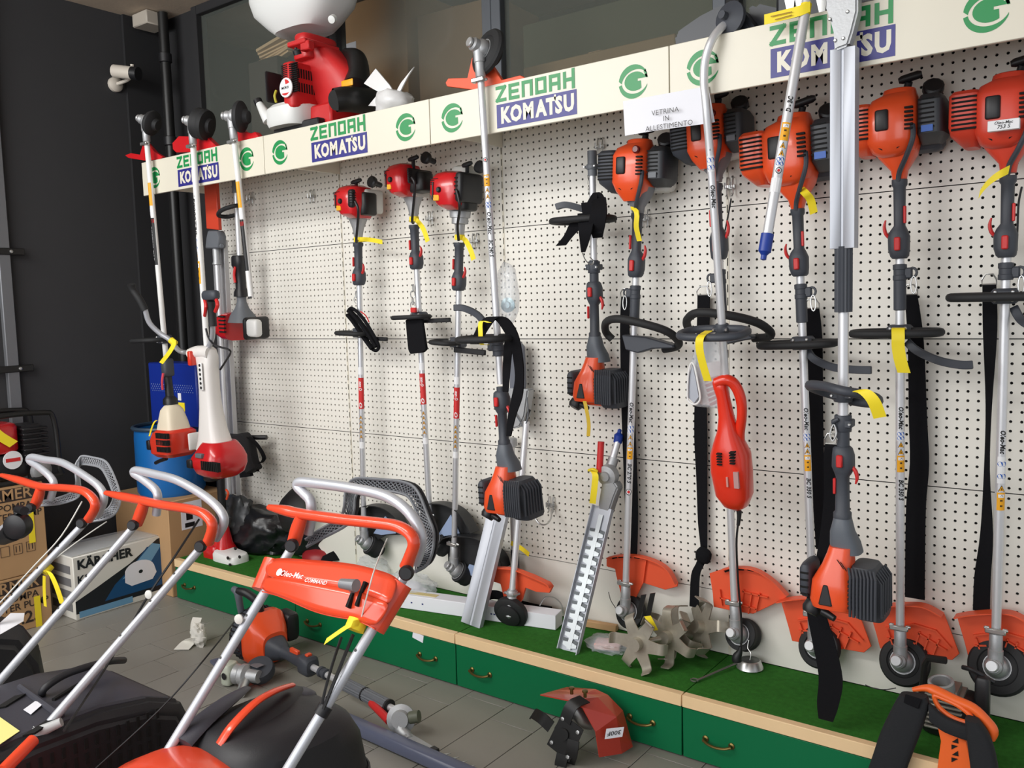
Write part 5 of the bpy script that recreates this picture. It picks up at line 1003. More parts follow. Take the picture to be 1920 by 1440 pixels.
# ================================================================== CANOPY TOP
CZ = 2.33
Yb = -.26
t = thing('mist_blower', PY(560, 240, Yb), 'red backpack mist blower with white tank standing on the canopy', 'mist blower')
fr = Fr(PY(592, 236, Yb)); fr.O[2] = CZ
def q(x, y, v=0.): return fr.uv(x, y, v)
def pb(x0, x1, y0, y1, v0, v1, e=4, r=.012, **k): return G().pil(fr, *bx(fr, x0, x1, y0, y1, v0, v1), e, r, **k)
WT = mat('translucent_white_tank', (222, 224, 222), .4)
a, b = q(490, 0)[0], q(672, 0, .1)[0]; c = (a+b)/2; w = (b-a)/2
link('formula_tank', G().loft(fr, [(q(590, 52)[1], c, .02, w*.52, .10, 3), (q(590, 40)[1], c, .02, w*.66, .12, 3), (q(590, 12)[1], c, .02, w*.93, .15, 3.2), (q(590, -15)[1], c, .02, w, .16, 3.4), (q(590, -120)[1], c, .02, w, .16, 3.4), (q(590, -150)[1], c, .02, w*.8, .13, 3)], 28), WT, t)
link('tank_neck', G().lathe(fr.w(*(q(622, 34, -.12)[0], -.11, q(622, 34, -.12)[1])), nz((.3, -1, -.5)), [(.018, 0), (.016, .02), (.001, .022)], 14), WT, t)
REDB = mat('matt_red_plastic', (196, 36, 38), .4)
cl = link('collar', pb(546, 636, 50, 72, -.11, .09), REDB, t)
link('collar_flange', G().box(fr, *bx(fr, 537, 636, 64, 74, -.14, .06), .004), REDB, cl); link('collar_latch', G().box(fr, *bx(fr, 562, 590, 74, 92, -.135, -.10), .004), REDB, cl); link('collar_base', pb(545, 630, 74, 102, -.09, .08, 5, .008), REDB, cl)
link('blower_housing', G().loft(fr.swap('y').at(0, 0, 0) if False else fr, [(q(590, 218)[1], q(645, 200)[0], .06, .14, .07, 3), (q(590, 190)[1], q(628, 190)[0], .05, .16, .08, 3), (q(590, 150)[1], q(610, 150)[0], .05, .17, .09, 3.4), (q(590, 115)[1], q(595, 120)[0], .04, .13, .09, 3.4), (q(590, 95)[1], q(588, 100)[0], .02, .10, .08, 4)], 26), REDB, t)
eb = link('engine_cover', pb(527, 604, 106, 196, -.15, .02, 5, .012), REDB, t)
u0, u1, _, _, h0, h1 = bx(fr, 527, 604, 106, 196, -.15, .02); g = G()
for i in range(9): g.box(fr, u0+.006, u0+.045, -.152, -.14, h1-.018-.008*i, h1-.014-.008*i)
for i in range(7):
    for j in range(14): g.box(fr, u0+.058+.0075*i, u0+.0625+.0075*i, -.1515, -.14, h1-.02-.009*j, h1-.015-.009*j)
for i in range(9): g.box(fr, u1-.001, u1+.0012, -.13+.014*i, -.123+.014*i, h1-.07, h1-.03).box(fr, u1-.001, u1+.0012, -.13+.014*i, -.123+.014*i, h1-.13, h1-.09)
link('grille_slot', g, DARKIN, eb)['kind'] = 'stuff'
link('engine_block', pb(500, 545, 125, 185, -.13, .02, 4, .01), BLACK, t)
P = q(535, 164, -.165); bd = link('round_badge', G().lathe(fr.w(P[0], -.158, P[1]), -fr.Y, [(.042, 0), (.042, .005), (.036, .008), (.001, .008)], 24), WLAB, t)
g = G(); g.text('MOR3I', lambda a, b: fr.w(P[0]+a, -.1675, P[1]-.002+b), .016, .01); g.mt(1); g.prism([fr.w(P[0]+.034*math.cos(a), -.1662, P[1]+.034*math.sin(a)) for a in np.linspace(.5, 1.6, 6)]+[fr.w(P[0]+.004, -.1662, P[1]+.012)], (0, -.0003, 0)).prism([fr.w(P[0]+.034*math.cos(a), -.1662, P[1]+.034*math.sin(a)) for a in np.linspace(3.9, 5.5, 8)], (0, -.0003, 0)); link('badge_print', g, [INK, RLAB], bd, flat=True)
link('primer_cap', G().lathe(fr.px(557, 98, -.16), nz((0, -.4, 1)), [(.018, -.01), (.018, .008), (.008, .014), (.006, .02), (.001, .02)], 12), BLACK, t)
link('yellow_hose', px_tube([(518, 170, Yb-.12), (515, 180, Yb-.13), (518, 192, Yb-.12)], Yb, .006, 4, 8), mat('yellow_hose', (186, 180, 60), .5), t)
link('elbow_duct', G().tube([PY(650, 105, Yb+.10), PY(668, 112, Yb+.08), PY(672, 140, Yb+.04), PY(668, 165, Yb)], [.035, .045, .05, .06], 16, sm=4), BLKMET, t)
g = G().tube([PY(720, 196, Yb+.16), PY(690, 190, Yb+.02), PY(650, 186, Yb-.12), PY(628, 188, Yb-.17)], [.055, .055, .052, .048], 20, sm=3, cap=False).tube([PY(690, 190, Yb+.02), PY(650, 186, Yb-.10), PY(629, 188, Yb-.165)], [.045, .045, .042], 16); link('outlet_pipe', g, BLKMET, t)
P = q(636, 152, -.12); g = G().pil(fr.at(P[0], -.075, P[1]), -.035, .035, -.004, .004, -.014, .014, 3, .003); link('warning_label', g, YLAB, t)
A, B = q(487, 235, -.15)[0], q(616, 235, .05)[0]
link('white_base', G().loft(fr, [(q(590, 240)[1]+.0, (A+B)/2+.01, -.02, (B-A)*.46, .13, 3.5), (q(590, 232)[1], (A+B)/2+.01, -.02, (B-A)*.49, .14, 3.5), (q(590, 206)[1], (A+B)/2+.015, -.02, (B-A)*.49, .14, 3.5), (q(590, 198)[1], (A+B)/2+.02, -.02, (B-A)*.42, .12, 3.5)], 24), WT, t)
link('base_spout', G().tube([fr.px(505, 226, -.12), fr.px(494, 208, -.13), fr.px(486, 194, -.13)], [.03, .022, .016], 12, sm=3), WT, t); link('spout_cap', G().tube([fr.px(486, 195, -.13), fr.px(483, 188, -.13)], .02, 12), BLACK, t)
link('foot', G().box(fr, A+.03, B+.10, -.10, .12, 0, q(590, 238)[1]+.01, .006), BLACK, t)
link('red_base', G().box(fr, B-.03, B+.14, -.06, .12, .01, q(590, 205)[1], .01), REDB, t)
# knotted white bag
t = thing('knotted_bag', PY(735, 205, -.30), 'white plastic bag knotted shut, lying on the canopy beside the mist blower', 'plastic bag')
BAGW = mat('white_carrier_bag', (222, 222, 222), .35, bump=.5, bs=40)
P = PY(738, 196, -.30); P[2] = max(P[2], CZ+.05); blob('bag_body', P, (.10, .07, .055), .35, BAGW, seed=5, parent=t, fq=3)
for pts in ([(738, 190), (728, 172), (712, 158), (694, 143)], [(740, 190), (748, 172), (756, 155), (765, 140)], [(735, 190), (720, 192), (700, 188)]):
    g = G(); C = [PY(x, y, -.33) for x, y in pts]; n = len(C); g.ribbon(C, [np.array((.012+.008*i, 0, .006+.006*i)) for i in range(n)], (0, .006, 0), 4); link('bag_ear', g, BAGW, t)
# charcoal tiller covers and parts at the right end of the canopy
def cover(pts, Y, label, d=.12):
    g = G().prism(pxpoly(pts, Y), (0, d, 0)); return tag(link('machine_cover', g, mat('charcoal_cover', (48, 52, 60), .4), loc=PY(*pts[0], Y), bev=.012, seg=2), label, 'machine cover')
cover([(1262, 62), (1278, 50), (1310, 28), (1345, 10), (1365, 6), (1385, 12), (1400, 30), (1412, 48), (1420, 80), (1265, 90)], -.40, 'charcoal curved machine cover on the canopy behind the bent silver shaft', .1)
cover([(1395, 18), (1415, 4), (1450, 12), (1480, 22), (1500, 24), (1500, 70), (1430, 70), (1405, 40)], -.33, 'charcoal machine cover on the canopy left of the loose shaft top', .12)
t = tag(link('metal_brackets', G().box(W, *[f(PY(1490, 12, -.38)[0]) for f in (lambda x: x-.05, lambda x: x+.25)], -.40, -.30, CZ, CZ+.16, .01), mat('dark_engine_parts', (54, 56, 60), .4, .4), loc=(PY(1490, 12, -.38)[0], -.35, CZ)), 'dark machine part with steel brackets on the canopy behind the yellow tag', 'machine part')
for x in (1500, 1540, 1480):
    A = PY(x, 6, -.405); link('steel_bracket', G().prism([A+np.array(p) for p in ((-.018, 0, .03), (.018, 0, .03), (.010, 0, -.03), (-.004, 0, -.035))], (0, .004, 0)), CHROME, t)
# storeroom goods behind the upper glass
def crate(x0, x1, z0, z1, y0, y1, m, label, cat, rot=0, name='cardboard_box', z=None):
    c = ((x0+x1)/2, (y0+y1)/2); F = Fr((*c, z0), (math.cos(rot), math.sin(rot), 0), (-math.sin(rot), math.cos(rot), 0))
    a, b = (x1-x0)/2, (y1-y0)/2; t = tag(link(name, G().box(F, -a, a, -b, b, 0, z1-z0, .004), m, loc=(*c, z0)), label, cat)
    link('tape', G().box(F, -.03, .03, -b-.001, b+.001, z1-z0-.001, z1-z0+.001), mat('parcel_tape', (170, 130, 84), .3), t); return t, F
sh = tag(link('storeroom_shelf', G().box(W, -.5, 5.1, .25, 1.3, 2.42, 2.46), mat('dark_shelf_board', (60, 56, 46), .8), loc=(2, .7, 2.42)), 'dark storeroom shelf board seen through the upper glass', 'shelf')
A = PY(632, 20, .45)[0]; B = PY(760, 20, .45)[0]
t, F = crate(A, B, 2.46, 3.2, .45, .85, CARD, 'large brown cardboard box behind the glass, right of the mist blower tank', 'box'); link('paper_label', G().box(W, A+.02, A+.14, .447, .45, 2.82, 3.0), SIGNW, t)
A = PY(782, 40, .5)[0]; B = PY(925, 40, .5)[0]
crate(A, B, 2.46, 3.05, .5, .9, mat('darker_cardboard', (150, 120, 88), .85), 'brown cardboard box behind the glass above the G emblem and knotted bag', 'box', .06)  # one even cardboard brown, darker than the first box
A = PY(985, 110, .30)[0]; B = PY(1270, 60, .30)[0]
crate(A, B, 2.46, 2.60, .28, .42, mat('flat_cardboard', (140, 118, 86), .85), 'long flat cardboard box behind the glass above the ZENOAH sign', 'box')
A = PY(985, 70, .5)[0]; B = PY(1560, 70, .5)[0]
crate(A, B, 2.6, 2.86, .48, .9, mat('olive_panel', (74, 76, 54), .8), 'long olive drab crate behind the glass above the flat cardboard box', 'crate', 0, 'crate')
A = PY(520, 130, .36); crate(A[0]-.16, A[0]+.10, 2.46, A[2]+.045, .28, .46, mat('dark_crate', (60, 52, 44), .85), 'dark box behind the glass carrying the pale wooden sticks', 'box')
t = thing('wood_offcuts', PY(500, 120, .35), 'pale wooden sticks stacked behind the glass left of the mist blower', 'wood'); 
for i in range(6): A = PY(480+3*i, 98+6*i, .32+.02*i); link('stick', G().box(Fr(A, (.98, .1*math.sin(i), .16), (0, 1, 0), (-.16, 0, .98)), 0, .26, 0, .04, 0, .018, .002), WOOD, t)
# ================================================================== LEFT CORNER
A = PX(218, 158, -.60); t = thing('security_camera', A, 'small cream security camera on a wall arm in the dark corner', 'security camera')
CRM = mat('cream_camera', (206, 198, 186), .5)
link('wall_mount', G().lathe(A+np.array((-.018, 0, 0)), (1, 0, 0), [(.042, 0), (.042, .018), (.03, .03), (.001, .034)], 20), CRM, t)
B = A+np.array((.10, -.0, .05)); link('arm', G().tube([A+np.array((.01, 0, 0)), A+np.array((.09, .04, .03)), B+np.array((.01, .04, .05))], .010, 8, sm=3), CRM, t)
C = PX(232, 132, -.48); link('camera_body', G().tube([C+np.array((-.05, -.03, .0)), C+np.array((.05, .02, -.02))], .036, 16), CRM, t); link('lens_hood', G().tube([C+np.array((.05, .02, -.02)), C+np.array((.085, .037, -.027))], .037, 16), BLACK, t)
# brown carton, barrel and blue machine
zt = PX(332, 938, -.03)[2]
t = thing('carton', (-.25, -.2, 0), 'tall brown carton under the blue barrel, white shipping label on its side', 'box')
link('carton_body', G().box(W, -.58, -.03, -.40, -.01, 0, zt, .004), CARD, t)
A0, B0 = PX(338, 944, -.03), PX(380, 985, -.03)
g = G().box(W, -.031, -.0285, A0[1], B0[1], B0[2], A0[2]); g.mt(1).box(W, -.0284, -.028, A0[1]+.02, A0[1]+.08, B0[2]+.01, B0[2]+.035).box(W, -.0284, -.028, A0[1]+.03, A0[1]+.07, B0[2]+.05, B0[2]+.10); link('shipping_label', g, [SIGNW, INK], t)
A0 = PX(338, 1000, -.03); link('tape', G().box(W, -.33, -.27, -.402, -.01, zt-.002, zt+.001), mat('parcel_tape', (170, 130, 84), .3), t)
BBL = mat('blue_drum_plastic', (24, 104, 176), .35, bump=.1, bs=30)
bc = np.array((-.27, -.22, zt)); zr = PY(335, 800, -.22)[2]-zt; R = .185
t = thing('blue_barrel', bc, 'open blue plastic barrel standing on the brown carton', 'barrel')
link('barrel_body', G().lathe(bc, (0, 0, 1), [(R*.93, 0), (R*.99, .02), (R, .10), (R*1.01, .12), (R, .14), (R, zr-.06), (R*.98, zr-.01), (R*.95, zr-.012), (R*.95, .03), (.001, .02)], 40), BBL, t)
link('rim', G().tube([bc+np.array((R*1.01*math.cos(a), R*1.01*math.sin(a), zr)) for a in np.linspace(0, 6.283, 33)[:-1]], .012, 8, closed=True), mat('dark_drum_rim', (48, 66, 84), .4), t)
BLM = mat('blue_machine_paint', (16, 44, 140), .4)
x0, x1 = PY(281, 740, -.26)[0], PY(369, 740, -.26)[0]; z1 = PY(325, 681, -.26)[2]
t = thing('blue_charger', ((x0+x1)/2, -.2, zt+.1), 'dark blue metal machine with perforated band standing in the blue barrel', 'machine')
link('casing', G().box(W, x0, x1, -.26, -.13, zt+zr+.014, z1, .006), BLM, t)
g = G()
for i in range(20):
    for j in range(4): g.lathe(((x0+.025+(x1-x0-.05)*(i+.5*(j % 2))/20), -.2602, PY(325, 722, -.26)[2]-.012*j), (0, -1, 0), [(.0035, 0), (.0035, .0006)], 6)
link('perforation', g, mat('pale_perforation', (120, 136, 176), .5), t)['kind'] = 'stuff'
P = PY(341, 763, -.262); g = G().box(Fr(P), -.035, .028, -.001, .001, -.024, .024); link('yellow_label', g, YELLOW, t)
P = PY(336, 744, -.262); link('white_label', G().box(Fr(P), -.012, .018, -.001, .001, -.02, .02), SIGNW, t)
# black shoulder bag on a bar
t = thing('shoulder_bag', PY(455, 890, -.1), 'black fabric bag hanging from a black bar at the left edge of the pegboard', 'bag')
link('bar', px_tube([(432, 817, -.14), (470, 820, -.10), (500, 820, -.06)], -.1, .013, 3, 10), BLACK, t)
link('bag_body', G().prism(pxpoly([(432, 816), (452, 812), (463, 830), (470, 865), (478, 880), (462, 890), (445, 875), (432, 850)], -.18), (0, .06, 0)), mat('black_fabric', (28, 28, 30), .9, bump=.4, bs=300), t, bev=.01)
link('bag_flap', G().prism(pxpoly([(448, 884), (465, 880), (470, 893), (450, 896)], -.17), (0, .02, 0)), STRAP, t)
link('strap_loop', G().ribbon([PY(*p) for p in ((452, 815, -.16), (470, 822, -.15), (485, 838, -.14), (495, 858, -.13), (488, 868, -.13), (474, 866, -.14))], (0, .012, 0), (.002, 0, .002), 5), STRAP, t)
link('strap_tail', G().ribbon([PY(*p) for p in ((463, 835, -.15), (470, 855, -.15), (478, 870, -.15), (484, 884, -.15))], (.012, 0, 0), (0, .003, 0), 4), STRAP, t)
# ================================================================== BOXES ON THE FLOOR, LEFT
def facetext(g, s, A, h, off=.01, d=(0, 1, 0), n=(.0012, 0, 0), al='LEFT', sh=0):
    d = np.array(d, float); A = np.array(A)+np.array(n); g.text(s, lambda a, b: A+d*a+np.array((0, 0, b)), h, off, sh, al)
XF = -.22; xr = PX(87, 1000, XF)[1]; zt1 = PX(60, 905, XF)[2]; zm = PX(60, 1075, XF)[2]
Y0 = xr-.42
for k, (za, zb_) in enumerate(((0, zm), (zm+.002, zt1))):
    t = thing('pump_carton', (XF-.2, Y0+.2, za), ('lower of the two stacked brown water pump cartons, half hidden by the yellow tag', 'upper of the two stacked brown water pump cartons, under the red water pump')[k], 'box', 'stacked pump cartons')
    link('carton_body', G().box(W, XF-.38, XF, Y0, xr, za, zb_, .004), CARD, t)
    H = zb_; g = G().box(W, XF, XF+.0008, Y0+.02, xr-.03, H-.075, H-.012); g.mt(1); facetext(g, 'FARMER', (XF, PX(60, 930, XF)[1], H-.044), .075, .012, al='RIGHT'); g.mt(0)
    facetext(g, 'MOTOPOMPA', (XF, PX(58, 930, XF)[1], H-.105), .048, .014, al='RIGHT'); facetext(g, ('WATER PUMP', 'WATER PUMP')[k], (XF, PX(76, 930, XF)[1], H-.150), .048, .014, al='RIGHT'); facetext(g, ('TF .25', 'FM')[k], (XF, PX((62, 18)[k], 930, XF)[1], H-.215), .085, .02, al='RIGHT')
    for i in range(3):
        y = Y0+.20+.06*i; zz = H-.34
        g.tube([(XF+.001, y, zz), (XF+.001, y+.04, zz), (XF+.001, y+.04, zz+.05), (XF+.001, y, zz+.05)], .0015, 4, closed=True)
        if i: g.box(W, XF, XF+.001, y+.01, y+.014, zz+.01, zz+.04).box(W, XF, XF+.001, y+.026, y+.03, zz+.01, zz+.04)
    link('print', g, [mat('brown_black_ink', (52, 40, 34), .7), CARD], t, flat=True)['kind'] = 'stuff'
    link('yellow_strip', G().box(W, XF+.002, XF+.003, xr-.085, xr-.055, H-.30, H-.12), YELLOW, t)
# red water pump on the cartons
pz = zt1+.002; PC = np.array((XF-.14, PX(22, 880, XF-.1)[1], pz)); F = Fr(PC)
t = thing('water_pump', PC, 'red and black petrol water pump on top of the stacked cartons', 'pump')
for s_ in (.13, -.13): link('pump_frame', G().tube([F.w(s_, -.2, .012), F.w(s_, .17, .012), F.w(s_, .19, .05), F.w(s_, .18, .30), F.w(s_, .12, .34), F.w(s_, -.1, .34), F.w(s_, -.2, .30)], .013, 10, sm=4), BLKMET, t)
link('engine_cover', G().pil(F, -.09, .11, -.19, .03, .15, .30, 4, .02), RED, t); link('pump_body', G().pil(F, -.1, .1, -.18, .08, .02, .15, 4, .02), BLACK, t)
g = G(); [g.box(F, -.08, .115, .035, .155, .10+.026*i, .112+.026*i, .003) for i in range(7)]; g.box(F, -.06, .09, .04, .13, .08, .28); link('cooling_fins', g, BLACK, t)
A = F.w(.105, -.02, .12); link('badge', G().lathe(A, (1, 0, 0), [(.045, 0), (.045, .006), (.001, .007)], 20), WLAB, t); link('badge_print', G().box(W, A[0]+.0072, A[0]+.008, A[1]-.034, A[1]+.034, A[2]-.008, A[2]+.010), RLAB, t)
link('pump_outlet', G().lathe(F.w(.08, .10, .05), (1, .2, -.1), [(.03, 0), (.05, .02), (.05, .05), (.04, .055), (.001, .056)], 18), CAST, t)
ytag(t, [F.w(.125, -.12, .30), F.w(.13, -.08, .25), F.w(.132, -.02, .20)], (0, .02, .012)); 
# pressure washer box
XK = -.13; ya, yb = PX(144, 1163, XK)[1], PX(313, 1105, XK)[1]; zk = PX(298, 1006, XK)[2]
ya, yb = PX(144, 1163, XK)[1], PX(313, 1105, XK)[1]
t = thing('pressure_washer_box', (XK-.13, (ya+yb)/2, 0), 'white and blue printed pressure washer box on the floor beside the brown carton', 'box')
WBX = mat('white_box_card', (222, 220, 212), .5); 
link('box_body', G().box(W, XK-.27, XK, ya, yb, 0, zk, .004), WBX, t)
L = yb-ya; X_ = XK+.0006; pt = lambda s, z, e=0: (X_+e, ya+L*s, zk*z)
g = G()
g.add([pt(0, .10), pt(1, .10), pt(1, .98), pt(.92, .97), pt(.60, .68), pt(.2, .42), pt(0, .30)], [tuple(range(7))])
g.mt(1).add([pt(.3, .18, .0004), pt(.95, .18, .0004), pt(.97, .80, .0004), pt(.80, .88, .0004), pt(.62, .62, .0004), pt(.42, .40, .0004)], [tuple(range(6))])
g.mt(2).add([pt(.5, .45, .0008), pt(.78, .52, .0008), pt(.97, .86, .0008), pt(.86, .92, .0008)], [(0, 1, 2, 3)])
g.mt(3); wsh = [pt(.70+.17*math.cos(a), .52+.17*math.sin(a), .0012) for a in np.linspace(.2, 2.9, 10)]+[pt(.53, .38, .0012), pt(.60, .30, .0012), pt(.84, .32, .0012), pt(.89, .42, .0012)]; g.add(wsh, [tuple(range(len(wsh)))])
g.mt(0).add([pt(.71+.025*math.cos(a), .50+.03*math.sin(a), .0016) for a in np.linspace(0, 5.6, 9)], [tuple(range(9))])
g.mt(2).add([pt(.03, .03, .0008), pt(.60, .03, .0008), pt(.60, .13, .0008), pt(.03, .13, .0008)], [(0, 1, 2, 3)]); g.mt(0)
facetext(g, 'KÄRCHER', pt(.04, .86, .0008), .066, .04); facetext(g, 'K2', pt(.03, .62, .0008), .060, .02)
link('print', g, [mat('print_black', (22, 26, 34), .4), mat('print_blue', (16, 76, 124), .4), mat('print_light_blue', (110, 160, 196), .4), SIGNW], t, flat=True)['kind'] = 'stuff'
g = G()
for i in range(4): g.box(Fr((XK-.27, ya-.0005, 0)), .03, .24, -.0006, 0, zk*(.12+.2*i), zk*(.25+.2*i))
link('side_print', g, mat('grey_side_print', (120, 120, 122), .5), t)
link('film', G().ribbon([(XK-.14, ya, zk+.004), (XK-.14, (ya+yb)/2, zk+.012), (XK-.14, yb, zk+.005)], (.13, 0, 0), (0, 0, .002), 5), CLEAR, t)

# ================================================================== THINGS LYING ON THE TURF
TZ = .2225
BAGB = mat('black_bin_bag', (26, 27, 30), .28, bump=.7, bs=30)
blob('black_bag', PZ(470, 1010, .30)+np.array((0, .08, 0.02)), (.25, .15, .15), .35, BAGB, 'crumpled glossy black bag on the turf beside the small red engine unit', 'bag', seed=1, fq=3, sub=4, sq=.6)
blob('black_bag', PZ(545, 1010, .30)+np.array((.04, .08, .02)), (.24, .14, .13), .4, BAGB, 'crumpled matt black bag on the turf behind the orange mower handle', 'bag', seed=8, fq=3, sub=4, sq=.62)
blob('black_bag', PY(440, 975, -.12), (.14, .08, .13), .4, mat('grey_black_bag', (52, 54, 56), .35, bump=.6, bs=30), 'dark grey bag leaning in the left corner of the turf', 'bag', seed=12, fq=3, sub=4)
C = PY(548, 955, -.10); g = G(); 
for s_ in (0,): g.lathe(C, nz((-.2, -.9, .35)), [(.12, 0), (.115, .006), (.06, .05), (.001, .06)], 30)
tag(link('black_disc', g, mat('matt_black_disc', (22, 22, 24), .6), loc=C), 'round matt black disc cover leaning at the pegboard above the black bags', 'cover')
C = PZ(605, 1046, TZ)+np.array((0, .0, 0)); g = G().lathe(C, (0, 0, 1), [(.11, 0), (.105, .03), (.08, .055), (.04, .065), (.001, .066)], 26)
tag(link('red_cap', g, mat('deep_red_cap', (150, 34, 40), .4), loc=C), 'domed deep red cover on the turf behind the orange mower console', 'cover')
C = PZ(648, 1040, TZ+.01); A, B = PZ(600, 1054, TZ+.03), PZ(660, 1042, TZ+.03)
t = tag(link('lettered_strap', G().ribbon([A, (A+B)/2+np.array((0, 0, .02)), B], (-.012, .03, .02), (0, -.003, .006), 5), STRAP, loc=A), 'black padded strap end with white letters lying on the turf near the red cover', 'strap')
F = axis3(A, B); g = G(); g.text('FA', lambda a, b: B+nz(B-A)*(a-.05)+np.array((0, -.012, .022))+nz(np.array((-.35, 0, 1)))*b, .035, .01); link('lettering', g, SIGNW, t, flat=True)
tag(link('black_tray', G().prism(pxpoly([(588, 1030), (625, 1012), (690, 1014), (675, 1026), (620, 1040)], -.16), (0, .05, 0)), BLACK, loc=PY(625, 1040, -.16)), 'flat black plastic piece behind the mower handle on the turf', 'plastic part') if False else None
# white carton, long
A, B = PZ(705, 1133, TZ), PZ(1042, 1182, TZ); d = nz(B-A); nrm = np.array((-d[1], d[0], 0)); F = Fr(A, d, nrm); L = np.linalg.norm(B-A)
t = thing('long_carton', A+d*L/2, 'long narrow white carton lying on the turf behind the aluminium blade cover', 'box')
link('carton_body', G().box(F, -.12, L, 0, .075, 0, .062, .002), SIGNW, t)
link('tape', G().box(F, .08, .30, .02, .05, .062, .0632), mat('yellowed_tape', (210, 190, 120), .3), t)
g = G(); [g.box(F, .10+.014*i, .108+.014*i, -.0008, 0, .028, .034) for i in (0, 1, 3, 6, 10, 34, 35)]; link('stamp', g, mat('blue_ink', (50, 60, 120), .5), t)['kind'] = 'stuff'
# clear bags with parts
C = PZ(770, 1100, TZ+.05); t = blob('clear_bag', C, (.13, .09, .055), .45, CLEAR, 'crumpled clear plastic bag on the turf behind the orange console corner', 'plastic bag', seed=4, fq=3, sub=4)
blob('bag_content', C+np.array((0, 0, -.01)), (.07, .05, .03), .3, SIGNW, seed=7, parent=t)
blob('clear_bag', PZ(700, 1062, TZ+.04), (.10, .07, .05), .45, CLEAR, 'crumpled clear plastic wrap below the smallest red trimmer head', 'plastic bag', seed=14, fq=3, sub=4)
# grey strap loop and headset behind the small orange guard
t = thing('strap_coil', PZ(950, 1146, TZ), 'coiled black strap with steel ring on the turf behind the white carton', 'strap')
link('webbing_loop', G().ribbon([PZ(x, y, z) for x, y, z in ((910, 1138, TZ+.02), (915, 1118, TZ+.05), (935, 1116, TZ+.05), (965, 1130, TZ+.03), (1000, 1140, TZ+.02), (1035, 1146, TZ+.03))], (0, .0, .02), (0, .003, 0), 5), STRAP, t)
link('steel_ring', px_tube([(1012, 1135, -.12), (1022, 1120, -.12), (1038, 1120, -.12), (1052, 1132, -.12), (1056, 1150, -.12)], -.12, .003, 5, 6), CHROME, t)
# wooden stick at the wall
A, B = PZ(1088, 1166, TZ+.014), PZ(1157, 1178, TZ+.014)
tag(link('wooden_batten', G().box(axis3(A, B), -.013, .013, -.013, .013, -.02, np.linalg.norm(B-A), .002), mat('raw_wood', (196, 156, 112), .7, var=.15, vs=20), loc=A), 'short raw wooden batten on the turf beside the toothed hedge trimmer blade', 'wood')
# pink parts bag
C = PZ(1140, 1208, TZ+.018); t = blob('parts_bag', C, (.085, .06, .028), .25, CLEAR, 'clear bag with pink leaflet and small parts in front of the tiller stars', 'plastic bag', seed=6, fq=4, sub=4)
link('pink_leaflet', G().box(Fr(C, (.93, .36, 0), (-.36, .93, 0)), -.05, .05, -.035, .035, -.012, .012, .004), mat('pink_paper', (222, 176, 168), .7), t)
# tiller stars
def star(C, ax, R, label, n=6, rot=0., bend=.35, root=None, hub=True, w=.020):
    ax = nz(ax); tmp = np.array((0, 0, 1.)) if abs(ax[2]) < .9 else np.array((1., 0, 0)); X = nz(tmp-ax*(tmp@ax)); Y = np.cross(ax, X); C = np.array(C)
    g = G().lathe(C-ax*.002, ax, [(.001, 0), (R*.42, 0), (R*.42, .004), (.001, .004)], 24); pl = link('tine_disc', g, STEELD, root)
    for k in range(n):
        a = rot+6.2832*k/n; D = X*math.cos(a)+Y*math.sin(a); T = -X*math.sin(a)+Y*math.cos(a); s_ = 1 if k % 2 else -1
        P = [C+D*R*.3, C+D*R*.70, C+D*R*.86+ax*s_*R*.06, C+D*R*.92+ax*s_*R*bend*.8, C+D*R*.93+ax*s_*R*bend]
        Wd = [T*w*1.3, T*w, T*w, T*w*.95, T*w*.8]; link('tine', G().ribbon([P[0], P[1], P[2], P[3], P[4]], Wd, ax*.004, 3), STEELD, pl)
    if hub:
        link('hub', G().lathe(C, ax, [(.012, -.03), (.024, -.03), (.024, .03), (.012, .03)], 18), STEELD, pl)
        g = G(); [g.lathe(C+(X*math.cos(a)+Y*math.sin(a))*R*.28, -ax, [(.008, 0), (.008, .006), (.001, .006)], 6) for a in (.6, 2.2, 3.8, 5.4)]; link('bolt', g, CHROME, pl)['kind'] = 'stuff'
t = thing('tiller_tines', PZ(1200, 1258, TZ), 'front steel six-pointed tiller tine stars standing beside the pink parts bag', 'tiller tines')
C = PZ(1196, 1207, TZ+.098); AX = nz((-.05, -.97, .12))
star(C, AX, .112, '', rot=.5, root=t, bend=.25)
C2 = C+np.array((.075, .09, .012)); star(C2, (-.2, -.95, .1), .112, '', rot=.15, root=t, bend=.3)
link('spindle', G().tube([C, C2+np.array((.02, .03, 0))], .011, 10), STEELD, t)
link('yellow_tag', G().ribbon([PY(1214, 1155, -.27), PY(1222, 1170, -.27), PY(1228, 1182, -.26)], (.013, 0, .004), (0, .0008, 0), 3), YELLOW, t)
t2 = thing('tiller_tines', PZ(1280, 1240, TZ), 'rear steel tiller tine set lying behind the front stars, curled blades', 'tiller tines')
C = PZ(1262, 1185, TZ+.10); star(C, (-.35, -.85, .35), .11, '', rot=.3, root=t2, bend=.5); C2 = C+np.array((.09, .05, .02)); star(C2, (-.5, -.8, .3), .115, '', rot=.9, root=t2, bend=.55)
link('tube_hub', G().lathe(C-nz((.35, .85, -.35))*.06, (.35, .85, -.35), [(.014, 0), (.022, 0), (.022, .16), (.014, .16)], 18), STEELD, t2)
for i, (a, b) in enumerate((((1213, 1165), (1224, 1112)), ((1196, 1160), (1207, 1115)))):
    A, B = PY(*a, -.2), PY(*b, -.2); link('mounting_strap', G().ribbon([A, B], (.010, 0, .003), (0, .005, 0)), BLKMET, t2)
